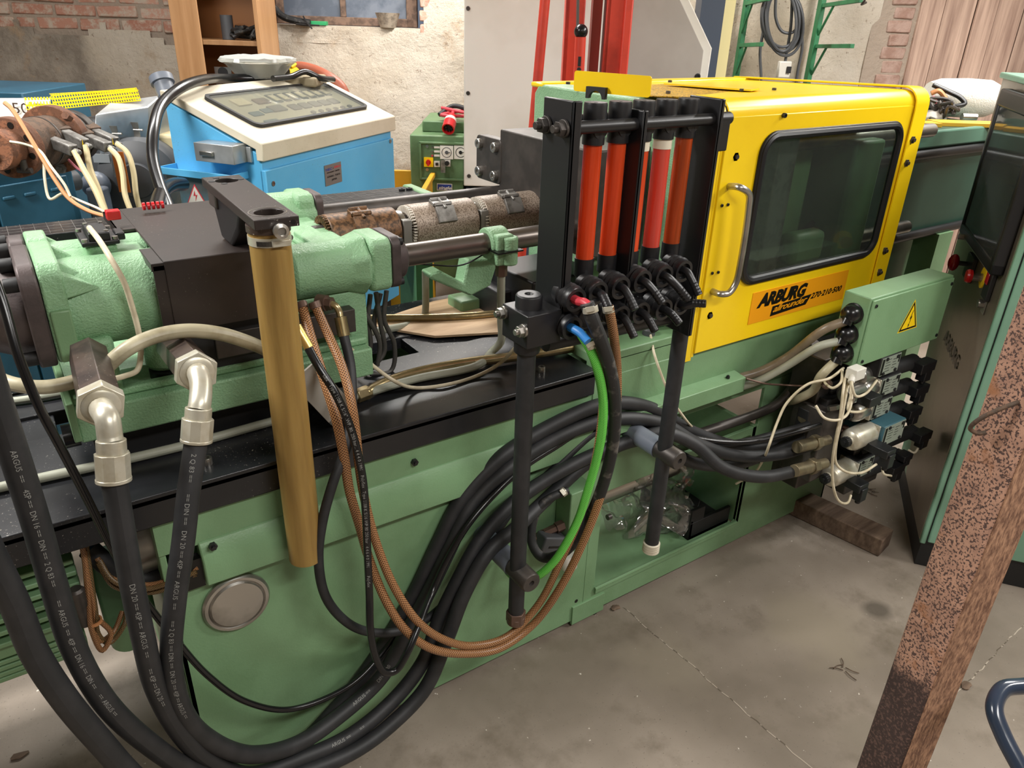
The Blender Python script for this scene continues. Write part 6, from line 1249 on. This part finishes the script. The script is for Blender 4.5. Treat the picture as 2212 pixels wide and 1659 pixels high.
text('caution_lettering', 'CAUTION', .012, c-e1*.0018-UP*.031+e2*.03, -e2, UP, 'redpr', con, width=.058)
# aluminium dish wrapped in film on the console, orange hose, yellow bag
ds = thing('wrapped_dish', 'fluted metal dish wrapped in clear film on top of the blue console', 'dish', at(562, 168, D=3.15))
cdsh = at(562, 168, D=3.15); b = MB(); prf = [(.075, 0), (.115, .055), (.125, .06), (.12, .058), (.11, .05), (.07, .004), (0, .004)]
o_ = len(b.v); n_ = 48
b.lathe(cdsh, UP, [(0, 0)]+prf, n_)
for i_ in range(len(b.v)):
    k_ = i_ % n_; v = b.v[i_]-cdsh; f_ = 1+.03*math.cos(k_*math.pi) ; b.v[i_] = cdsh+Vector((v.x*f_, v.y*f_, v.z))
b.build('metal_dish', 'silverbox', ds)
b = MB(); b.lathe(cdsh+UP*.004, UP, [(.09, 0), (.135, .05), (.155, .062), (.15, .075), (.08, .083), (0, .085)], 40)
b.v = [v+Vector([noise.noise(v*40)*.01, noise.noise(v*37+Vector((5, 5, 5)))*.01, noise.noise(v*31)*.008]) for v in b.v]; b.build('film_wrap', 'milkyfilm', ds, ang=20)
MB().pipe(cdsh+UP*.062, cdsh+UP*.07, .15, .13, 40).build('film_rim', 'white', ds)
b = MB(); P = spline([at(p[0], p[1], D=p[2]) for p in ((600, 165, 3.6), (640, 145, 3.5), (680, 152, 3.45), (715, 170, 3.4), (738, 190, 3.4), (750, 220, 3.4))], 8); b.tube(P, .024, 18, raw=True)
for k in range(0, len(P)-1): pass
tag(b.build('orange_hose', mat('terracotta_hose', '#8f4a32', .5, bscale=60, bstr=.3, bdist=.003), ang=60), 'terracotta corrugated hose behind the wrapped dish', 'hose')
b = MB(); b.sphere(at(618, 140, D=3.3), .03, 12, (1.6, 1, .6)).sphere(at(635, 155, D=3.3), .02, 12, (1.5, 1, .7)); b.v = [v+Vector([noise.noise(v*50)*.02]*3) for v in b.v]; tag(b.build('yellow_bag', mat('yellow_film', '#e8cb2a', .4)), 'crumpled yellow bag behind the wrapped dish', 'bag')
b = MB(); b.obox(at(615, 172, D=3.25), WE*.16, WN*.1, UP*.02); tag(b.build('dusty_papers', mat('dusty_card', '#8d8168', .8), bev=.01), 'dusty flat pack on the console behind the dish', 'pack')
# ================================================================ BOOKCASE
bc = thing('pine_bookcase', 'tall varnished pine bookcase leaning against the plaster wall', 'bookcase', W3(-1.9, 5.0, 0))
def wl_(px, py, d): q = onplane(px, py, WN*d, WN); return q.dot(WE), q.z
dB = 4.72; la, _ = wl_(358, 10, dB); lb_, _ = wl_(410, 10, dB); lc, _ = wl_(557, 10, dB+.02)
zb1 = wl_(480, 87, dB+.1)[1]; zb0 = wl_(400, 185, dB)[1]
lL, lR = la+.02, lc
b = MB(); b.obox(W3(lL+.01, dB+.17, 1.1), WE*.013, WN*.17, UP*1.1); b.build('side_panel', 'wood', bc, bev=.002)
b = MB(); b.obox(W3(lR-.012, dB+.17, 1.1), WE*.013, WN*.17, UP*1.1); b.build('side_panel', 'wood', bc, bev=.002)
b = MB(); b.wbox(lL, lL+.16, dB-.012, dB, 0, 2.2); b.build('front_stile', 'wood', bc, bev=.002)
b = MB(); b.wbox(lL, lR, dB+.34, dB+.35, 0, 2.2); b.build('back_panel', mat('dark_pine_back', '#8f5f35', .5), bc)
for z in (zb1-.01, zb1-.42, zb1-.85, .06, 2.17, zb1+.42): b = MB(); b.wbox(lL+.02, lR-.02, dB+.01, dB+.34, z-.013, z+.013); b.build('shelf', 'wood', bc, bev=.002)
q = W3(lL+.16+.10, dB+.15, zb1+.004); b = MB(); b.pipe(q, q+UP*.13, .035, .03, 24); tag(b.build('dark_cup', 'greyplas'), 'dark grey tube standing on the bookcase shelf', 'tube')
b = MB(); q = W3(lL+.16+.215, dB+.15, zb1+.03); random.seed(3)
for k in range(7):
    P = spline([q+Vector((random.uniform(-.09, .09), random.uniform(-.05, .05), random.uniform(-.015, .05))) for _ in range(5)], 5); b.tube(P, .012, 8, raw=True)
tag(b.build('tangled_straps', 'dustrubber'), 'tangled black straps lying on the bookcase shelf', 'straps')
b = MB(); q = W3(lL+.16+.06, dB+.1, zb1-.405); b.obox(q+UP*.12, WE*.05, WN*.004, UP*.14); 
fan = b.build('perforated_plate', 'chrome'); tag(fan, 'grey plate with round holes leaning in the lower bookcase shelf', 'plate')
b = MB()
for k in range(3): b.cyl(q+UP*(.05+.09*k)-WN*.005, q+UP*(.05+.09*k)-WN*.007, .03, n=20)
b.split('round_hole', 'darkmat', fan)
# ================================================================ WINDOW LEDGE THINGS
def onw(px, py, d): return onplane(px, py, WN*d, WN)
c = onw(838, 52, 5.32); zsill = 1.503
c.z = zsill; b = MB(); b.lathe(c, UP, [(0, 0), (.05, 0), (.062, .04), (.078, .085), (.07, .085), (.055, .04), (0, .012)], 28); tag(b.build('mortar_bowl', mat('chipped_enamel', '#a79a8a', .5, col2='#7d7266', nscale=30)), 'small chipped grey bowl on the window ledge', 'bowl')
b = MB(); a_ = onw(688, 50, 5.32); a_.z = zsill+.012; b.obox(a_, WE*.055, WN*.03, UP*.012); tag(b.build('green_box', mat('green_plastic', '#2f9e63', .4), bev=.003), 'small green flat box on the window ledge', 'box')
P = spline([onw(590, 15, 5.3), onw(610, 35, 5.28), onw(640, 45, 5.27), onw(670, 50, 5.27)], 6); b = MB(); b.tube(P, .022, 12, raw=True); tag(b.build('ribbed_cuff', 'dustrubber'), 'black dusty corrugated hose end on the left of the window ledge', 'hose')
b = MB(); b.tube([onw(655, 35, 5.25), onw(664, 50, 5.23), onw(674, 62, 5.22)], .005, 6); b.tube([onw(640, 52, 5.24), onw(690, 55, 5.24)], .005, 6); tag(b.build('dry_twigs', 'darkmat'), 'thin dark sticks hanging over the window ledge', 'sticks')
# ================================================================ GREEN TEMPERATURE CONTROLLER
tc = thing('temperature_controller', 'olive green temperature control unit with dials beside the white cabinet', 'control unit', W3(-.3, 4.2, 0))
def wq(px, py, d): q = onplane(px, py, WN*d, WN); return q.dot(WE), q.z
dT = 4.04; l0_, z1_ = wq(885, 291, dT); z1s = wq(950, 262, dT+.12)[1]; l1_ = wq(1002, 200, 4.0)[0]-.003
b = MB(); b.wbox(l0_, l1_, dT, dT+.6, .25, z1_); b.build('unit_body', 'oldgreen', tc, bev=.006)
l2_ = wq(912, 262, dT+.12)[0]; b = MB(); b.wbox(l2_, l1_, dT+.12, dT+.5, z1_, z1s+.0); b.build('unit_hood', 'oldgreen', tc, bev=.006)
pz1, pz0 = wq(905, 305, dT)[1], wq(905, 388, dT)[1]; pl0 = wq(905, 305, dT)[0]
b = MB(); b.wbox(pl0, l1_, dT-.012, dT, pz1-.012, pz1); b.wbox(pl0, l1_, dT-.012, dT, pz0, pz0+.012); b.wbox(pl0, pl0+.012, dT-.012, dT, pz0, pz1); b.build('panel_frame', 'oldgreen', tc, bev=.003)
def dial(px, py, r, nm, m1, sq=True):
    l_, z_ = wq(px, py, dT-.003); b = MB(); b.wbox(l_-r, l_+r, dT-.008, dT, z_-r, z_+r); o = b.build(nm, m1, tc)
    return l_, z_, o
for px in (965, 995):
    l_, z_, o = dial(px, 329, .034, 'dial_gauge', 'white'); b = MB(); b.pipe(W3(l_, dT-.009, z_), W3(l_, dT-.0085, z_), .026, .023, 28); b.cyl(W3(l_, dT-.012, z_), W3(l_, dT-.008, z_), .009, n=14); b.wbox(l_-.001, l_+.018, dT-.0115, dT-.009, z_-.001, z_+.002); b.build('dial_pointer', 'greyplas' if px < 990 else 'dark', o)
l_, z_, o = dial(926, 350, .024, 'main_switch_plate', 'yellow'); b = MB(); b.cyl(W3(l_, dT-.008, z_), W3(l_, dT-.02, z_), .013, n=20); b.wbox(l_-.005, l_+.005, dT-.03, dT-.018, z_-.016, z_+.016); b.build('main_switch', 'red', tc)
l_, z_, o = dial(944, 354, .015, 'rocker_plate', 'white'); b = MB(); b.wbox(l_-.007, l_+.007, dT-.012, dT-.007, z_-.007, z_+.007); b.build('rocker', 'dark', tc)
l_, z_, o = dial(966, 352, .017, 'selector_plate', 'white'); b = MB(); b.cyl(W3(l_, dT-.008, z_), W3(l_, dT-.02, z_), .012, n=16); b.build('selector_knob', 'dark', tc)
l_, z_ = wq(957, 358, dT-.01); b = MB(); b.wbox(l_-.012, l_+.012, dT-.016, dT-.012, z_-.035, z_+.03); b.build('hanging_tag', 'plug_grey', tc)
for k, py in enumerate((318, 327, 336)):
    l_, z_ = wq(944, py, dT); MB().wbox(l_-.015, l_+.015, dT-.004, dT, z_-.005, z_+.005).build('legend_strip', 'white', tc)
    l_, z_ = wq(934, py, dT); b = MB(); b.cyl(W3(l_, dT, z_), W3(l_, dT-.01, z_), .005, n=12); b.build('indicator_lamp', 'redplug' if k == 2 else 'chrome', tc)
for py in (316, 366): l_, z_ = wq(923, py, dT); b = MB(); b.cyl(W3(l_, dT, z_), W3(l_, dT-.004, z_), .008, n=14); b.build('panel_lock', 'chrome', tc)
l_, z_ = wq(944, 411, dT); l3, z3 = wq(977, 397, dT); bd = MB().wbox(l_, l3, dT-.004, dT, z_, z3).build('badge', 'white', tc)
bd2 = MB().wbox(l_+.004, l3-.004, dT-.005, dT-.004, z_+.004, z3-.004).build('badge_field', 'bluepr', bd)
text('badge_lettering', 'single', .024, W3(l_+.008, dT-.0055, z_+.007), WE, UP, 'white', bd, .3, .0006, width=(l3-l_)*.84)
# red CEE plug lying on top
pl = thing('red_power_plug', 'red five-pin power plug with its red cable on the olive green unit', 'plug', W3(-.3, 4.0, 1.1))
p0, p1 = onplane(968, 284, WN*(dT+.0), WN), onplane(976, 262, WN*(dT+.1), WN); p0.z = z1_+.033; p1.z = z1s+.03
b = MB(); b.pipe(p0, p0.lerp(p1, .5), .033, .027, 24).cyl(p0.lerp(p1, .3), p1, .029, .022, n=24); b.build('plug_shell', 'red', pl)
b = MB(); b.cyl(p0.lerp(p1, .45), p0.lerp(p1, .7), .031, n=24); b.build('plug_collar', 'white', pl)
b = MB(); d = (p1-p0).normalized(); x_, y_ = perp(d)
for k in range(5): a = k*1.257; b.cyl(p0+d*.005+(x_*math.cos(a)+y_*math.sin(a))*.015, p0+d*.03+(x_*math.cos(a)+y_*math.sin(a))*.015, .004, n=8)
b.cyl(p0+d*.02, p0+d*.022, .026, n=20); b.build('contact_pin', 'darkmat', pl)
P = spline([p1, p1+WN*.05+UP*.02, p1+WN*.08-WE*.06+UP*.03, p1+WN*.02+WE*.08+UP*.015, p1+WN*.06+WE*.16, p1-WE*.06+WN*.03, p1+WE*.1+WN*.1+UP*.02, p1+WE*.3+WN*.1-UP*.0], 8); MB().tube(P, .009, 10, raw=True).build('plug_cable', 'redplug', pl)
P = spline([p1+WN*.04-WE*.07, p1+WN*.1+UP*.04, p1+WN*.05+WE*.1+UP*.02, p1+WE*.12], 8); MB().tube(P, .012, 10, raw=True).build('cable_strap', 'darkmat', pl)
# yellow crates
for i, (px, py, d_, w_, dp_, h_, lb) in enumerate(((878, 405, 3.6, .36, .5, .35, 'yellow plastic crate on the floor behind the blue console'),)):
    l_, z_ = wq(912, 412, d_); b = MB(); b.wbox(l_-w_, l_, d_, d_+.012, 0.05, z_); b.wbox(l_-w_, l_, d_+dp_, d_+dp_+.012, .05, z_); b.wbox(l_-w_, l_-w_+.012, d_, d_+dp_, .05, z_); b.wbox(l_-.012, l_, d_, d_+dp_, .05, z_); b.wbox(l_-w_, l_, d_, d_+dp_, .0, .06)
    cr = thing('yellow_crate', lb, 'crate', W3(l_-w_/2, d_+dp_/2, 0)); b.build('crate_shell', 'crate', cr, bev=.006)
    b = MB(); b.wbox(l_-w_-.01, l_+.015, d_-.015, d_+.012, z_-.02, z_+.004); b.wbox(l_-.01, l_+.015, d_, d_+dp_, z_-.02, z_+.004); b.build('crate_rim', 'crate', cr, bev=.004)
# ================================================================ WHITE MACHINE CABINET WITH RED COLUMN
wc = thing('white_machine_cabinet', 'tall off-white machine cabinet with chamfered grey side behind the green unit', 'machine cabinet', W3(.3, 4.2, 0))
dC = 4.0; lA = wq(1002, 200, dC)[0]; zP = wq(1040, 403, dC)[1]; lB = wq(1300, 150, dC)[0]; lC = wq(1528, 160, dC)[0]
MB().wbox(lA, lB, dC, dC+.8, zP, 2.3).build('cabinet_body', 'whitecab', wc, bev=.006)
MB().wbox(lA+.01, lC, dC+.02, dC+.8, 0, zP-.015).build('plinth', 'navy', wc, bev=.004)
z_c = wq(1540, 105, dC)[1]; lD = wq(1492, 0, dC)[0]; z_t = wq(1492, 0, dC)[1]; lE = wq(1541, 105, dC)[0]
sl_ = (lE-lD)/(z_t-z_c)
zq = min(2.3, z_c+(lE-.08-lB-.1)/sl_)
poly = [(lB, zP), (lC, zP), (lE, z_c), (lE-sl_*(zq-z_c), zq), (lB, zq)]
MB().prism([W3(l_, dC+.03, z_) for l_, z_ in poly], WN*.3).build('side_frame', 'whitecab', wc, bev=.004)
poly2 = [(lB+.01, zP), (lC-.035, zP), (lE-.045, z_c-.01), (lE-.045-sl_*(zq-z_c), zq), (lB+.01, zq)]
MB().prism([W3(l_, dC+.0, z_) for l_, z_ in poly2], WN*.04).build('grey_panel', 'greycab', wc, bev=.003)
MB().wbox(wq(1506, 50, dC+.4)[0], wq(1556, 50, dC+.4)[0], dC+.35, dC+.5, 0, 2.4).build('slate_post', 'navy', wc)
for px, py in ((1011, 18), (1011, 201), (1013, 380)): bolt(wc, onplane(px, py, WN*dC, WN), -WN, .010, .004, 'steelgrey', 'panel_screw', 0)
bolt(wc, onplane(1507, 165, WN*dC, WN), -WN, .014, .004, 'dark', 'panel_screw', 0)
for px, py, s in ((1042, 2, 'ab'), (1118, 2, 'to'), (1190, 25, 'rck ok'), (1185, 130, 'vvvv'), (1120, 148, 'nv'), (1040, 145, 'c')): pass
b = MB(); l_, z_ = wq(1003, 405, dC); b.wbox(l_-.05, l_+.02, dC-.02, dC+.02, z_-.09, z_-.05); b.build('sheet_bracket', 'whitecab', wc)
ry = thing('pale_yellow_board', 'narrow pale yellow upright board right of the white machine cabinet', 'board', W3(1.0, 4.5, 0))
lY0, lY1 = wq(1553, 80, 4.45)[0], wq(1567, 80, 4.45)[0]
MB().wbox(lY0+.005, lY1+.03, 4.45, 4.5, 0, 2.4).build('board_panel', 'paleyel', ry)
# red pillar press in front of it
rp = thing('red_press_column', 'red twin column press frame with black ball lever before the white cabinet', 'press', W3(.35, 3.5, 0))
dR = 3.5
for (x0, x1) in ((1220, 1262), (1308, 1352)):
    a0, a1 = wq(x0, 60, dR)[0], wq(x1, 60, dR)[0]; b = MB(); b.wbox(a0, a1, dR, dR+.02, 0, 2.3); b.wbox(a0, a0+.02, dR, dR+.14, 0, 2.3); b.build('column', 'redpaint', rp, bev=.004)
a0, a1 = wq(1276, 60, dR+.1)[0], wq(1296, 60, dR+.1)[0]; MB().wbox(a0, a1, dR+.05, dR+.16, 0, 2.3).build('guide_rail', mat('deep_red_paint', '#8e2a20', .5), rp)
a0, a1 = wq(1345, 60, dR)[0], wq(1363, 60, dR)[0]; MB().wbox(a0, a1, dR-.02, dR+.05, 0, 2.3).build('edge_bar', 'redpaint', rp, bev=.006)
MB().cyl(onplane(1132, 310, WN*3.3, WN)-UP*.6, onplane(1132, 310, WN*3.3, WN)+(onplane(1176, -60, WN*3.3, WN)-onplane(1132, 310, WN*3.3, WN))*1.6, .02, n=20).build('slanted_bar', 'redpaint', rp)
c = onplane(1255, 68, WN*(dR-.15), WN); z2 = onplane(1253, 150, WN*(dR-.15), WN)
b = MB(); b.sphere(c, .028, 24); b.build('ball_knob', 'gloss', rp)
b = MB(); b.cyl(c-UP*.02, z2-UP*.3, .022, n=16); b.cyl(c-UP*.02, c-UP*.05, .012, n=16); b.build('lever_bar', 'redpaint', rp)
b = MB(); q = c-UP*.11-WN*.0225; b.obox(q, WE*.006, WN*.002, UP*.018); b.cyl(q-UP*.03+WN*.002, q-UP*.03-WN*.006, .009, n=6); b.build('lever_slot', 'darkmat', rp)
b = MB(); b.cyl(onplane(1249, -30, WN*(dR-.12), WN), onplane(1246, 170, WN*(dR-.12), WN), .006, n=8); b.build('steel_cable', 'wire', rp)
b = MB(); b.wbox(wq(1215, 100, dR)[0], wq(1365, 100, dR)[0], dR-.05, dR+.2, 0, .1); b.build('base_plate', 'redpaint', rp)
# ================================================================ LADDER RACK, COILED CABLE, SOCKET
lr = thing('green_bracket_rack', 'green steel bracket rack with angled arms on the plaster wall', 'rack', W3(1.7, 5.1, .8))
dL = 5.18
for (xa, xb) in (((1613, 20), (1590, 165)), ((1783, 0), (1742, 170))):
    p0, p1 = onplane(*xa, WN*dL, WN), onplane(*xb, WN*dL, WN); l_ = (p0.dot(WE)+p1.dot(WE))/2
    b = MB(); b.wbox(l_-.014, l_+.014, dL-.02, dL+.05, .7, 2.2); b.build('upright', 'ladder', lr, bev=.003)
for i, (p, e_, L_) in enumerate((((1612, 8), (1670, 0), .45), ((1600, 98), (1675, 104), .45), ((1780, 12), (1905, 2), .55), ((1765, 100), (1898, 113), .55))):
    a_ = onplane(*p, WN*(dL-.02), WN); q_ = a_-WN*L_+UP*.02; 
    b = MB(); m_ = (a_+q_)/2; b.obox(m_, WE*.012, (q_-a_)/2, UP*.011); b.cyl(a_-UP*.16, a_.lerp(q_, .3)-UP*.005, .008, n=8); b.build('bracket_arm', 'ladder', lr, bev=.002)
    if i == 2: hook = q_
b = MB(); P = [hook+Vector((.0, 0, .01)), hook-WN*.03+UP*.03, hook-WN*.05, hook-WN*.02-UP*.02, hook+WE*.03-UP*.01]; b.tube(P, .006, 8); b.build('wire_hook', 'steelgrey', lr)
cc_ = thing('coiled_cable', 'coil of dark grey cable hanging on the green rack', 'cable coil', onplane(1690, 60, WN*4.9, WN))
dc = 4.9; b = MB(); random.seed(11)
for k in range(7):
    cx_, cy_ = 1690+random.uniform(-4, 4), 42+random.uniform(-6, 6)+4*k/7; rx, ry_ = 40+random.uniform(-8, 6), 68+random.uniform(-6, 8)
    P = [onplane(cx_+rx*math.cos(a)-ry_*.05*math.sin(a), cy_-ry_*math.sin(a), WN*(dc-.01*k+.008*math.sin(3*a+k)), WN) for a in [2*math.pi*t_/40 for t_ in range(41)]]
    b.tube(P, .0085, 8, raw=True)
b.build('cable_turns', 'greyplas', cc_)
for i, q in enumerate(([(1650, 60), (1642, 110), (1644, 165), (1644, 200)], [(1728, 40), (1733, 100), (1724, 150), (1718, 190)], [(1712, -20), (1708, 60), (1700, 110), (1695, 140)], [(1676, -10), (1676, 40), (1690, 68), (1712, 70), (1728, 50)])):
    MB().tube([onplane(*p, WN*(dc-.02), WN) for p in q], .0085, 8, 8).build('cable_tail', 'greyplas', cc_)
so2 = thing('socket_block', 'small off-white socket block hanging on the coiled cable', 'socket', onplane(1693, 160, WN*4.85, WN))
c = onplane(1693, 150, WN*4.85, WN); b = MB(); b.obox(c, WE*.038+WN*.01, WN*.025, UP*.045); b.build('socket_body', 'white', so2, bev=.006)
b = MB(); b.obox(c+WE*.022-WN*.028, WE*.012, WN*.004, UP*.018); b.build('socket_face', 'dark', so2)
# ================================================================ JUNK ON THE REAR COVER
tw = MB(); c = at(2075, 233, D=2.95); c.z = 1.285+.075; ax_ = WE
tw.lathe(c, ax_, [(.0, -.14), (.055, -.14), (.068, -.1), (.072, 0), (.068, .09), (.055, .12), (.02, .122), (.02, .10), (0, .10)], 32); tag(tw.build('twine_spool', 'rope'), 'big white spool of twine on the dark green cover', 'spool')
MB_ = MB(); random.seed(21)
def junk(name, label, cat, m_, pts, r, n=8): tubeobj(name, spline([Vector((at(p[0], p[1], D=2.85).x, at(p[0], p[1], D=2.85).y, p[2])) for p in pts], 6), r, m_, label, cat, n=n)
junk('bungee_cord', 'orange braided cord lying beside the twine spool', 'cord', 'orangecable', [(2008, 215, 1.38), (2020, 222, 1.39), (2035, 228, 1.37), (2045, 240, 1.34)], .009)
junk('black_strap', 'black rubber strap looping beside the twine spool', 'strap', 'dark', [(2010, 205, 1.41), (2040, 222, 1.39), (2068, 232, 1.37), (2078, 245, 1.35), (2060, 250, 1.34), (2040, 240, 1.34)], .009)
junk('pink_lead', 'pink wire running down over the junk pile', 'wire', 'pinkwire', [(2010, 225, 1.37), (2022, 245, 1.34), (2030, 262, 1.30)], .007)
b = MB(); 
for k in range(9):
    P = [Vector((at(2010+random.uniform(-5, 45), 250, D=2.85).x, at(2010+random.uniform(-5, 45), 250, D=2.85).y+random.uniform(-.04, .04), 1.30+random.uniform(0, .06))) for _ in range(5)]; b.tube(P, .007, 7, 5)
tag(b.build('cable_tangle', 'steelgrey'), 'grey tangle of cables in front of the twine spool', 'cables')
c = at(2020, 255, D=2.85); c.z = 1.30; b = MB(); b.sphere(c, .035, 14, (1.5, 1, .7)); b.v = [v+Vector([noise.noise(v*45)*.015]*3) for v in b.v]; tag(b.build('paint_roller_rag', 'cardboard'), 'dirty rag bundle at the hood end of the junk pile', 'rag')
c0, c1 = at(2075, 262, D=2.85), at(2105, 266, D=2.85); c0.z = c1.z = 1.303; b = MB(); b.cyl(c0, c1, .014, n=16); tag(b.build('brush_handle', 'chrome'), 'short steel tube piece on the dark green cover', 'tube')
b = MB(); c = at(2085, 272, D=2.75); b.obox(Vector((c.x, c.y, 1.292)), WE*.12, WN*.05, UP*.006); tag(b.build('yellow_folder', 'crate'), 'flat yellow folder under the cable tangle', 'folder')
b = MB(); c = at(1995, 262, D=2.7); b.obox(Vector((c.x, c.y, 1.292)), WE*.05, WN*.04, UP*.006); tag(b.build('yellow_pad', 'crate'), 'small yellow pad next to the yellow hood corner', 'pad')
# blue wires seen through the visor
for i, (q, m_) in enumerate((([(2165, 235), (2180, 228), (2195, 240), (2210, 235)], 'blueplug'), ([(2160, 250), (2185, 245), (2212, 262)], 'greyplas'), ([(2155, 262), (2190, 255), (2220, 270)], 'crate'))):
    tubeobj('colour_wire', spline([Vector((at(p[0], p[1], D=2.9).x, at(p[0], p[1], D=2.9).y, 1.33-.012*i)) for p in q], 6), .008, m_, ('blue wire seen through the smoky visor', 'grey wire seen through the smoky visor', 'yellow wire seen through the smoky visor')[i], 'wire', 'wires on the cover behind the visor', 8)
# ================================================================ FLOOR DEBRIS
def floorbit(name, label, px, py, m_, kind):
    c = at(px, py, Z=.004); b = MB(); random.seed(px)
    if kind == 'twig':
        for k in range(5): a_ = random.uniform(0, 6.3); p_ = c+Vector((random.uniform(-.02, .02), random.uniform(-.02, .02), 0)); d_ = Vector((math.cos(a_), math.sin(a_), 0)); b.tube([p_, p_+d_*.02+UP*.001, p_+d_*.035+Vector((-d_.y, d_.x, 0))*.006], .0013, 5, 3)
    else: b.sphere(c, .014, 10, (1.4, .8, .25)); b.v = [v+Vector((noise.noise(v*90), noise.noise(v*80+Vector((9, 9, 9))), 0))*.008 for v in b.v]
    tag(b.build(name, m_), label, 'debris')
floorbit('dry_twig', 'brittle dry twigs on the floor under the valve connectors', 1880, 1060, 'oldwood', 'twig')
floorbit('dry_twig', 'small dry twigs on the floor left of the rusty column', 1822, 1435, 'oldwood', 'twig')
floorbit('dry_leaf', 'crumbled brown leaf beside the bed foot', 1330, 1312, 'oldwood', 'leaf')
floorbit('bark_chip', 'brown bark chip on the bright floor at lower left', 42, 1632, 'oldwood', 'leaf')
floorbit('bark_chip', 'dark chip on the floor right of the rusty column', 2087, 1480, 'oldwood', 'leaf')
b = MB(); c = at(880, 630, Z=.02); b.obox(c, Vector((.3, .25, 0)), Vector((-.04, .05, 0)), UP*.02); tag(b.build('floor_plank', 'ply'), 'pale plank lying on the floor behind the barrel', 'plank')
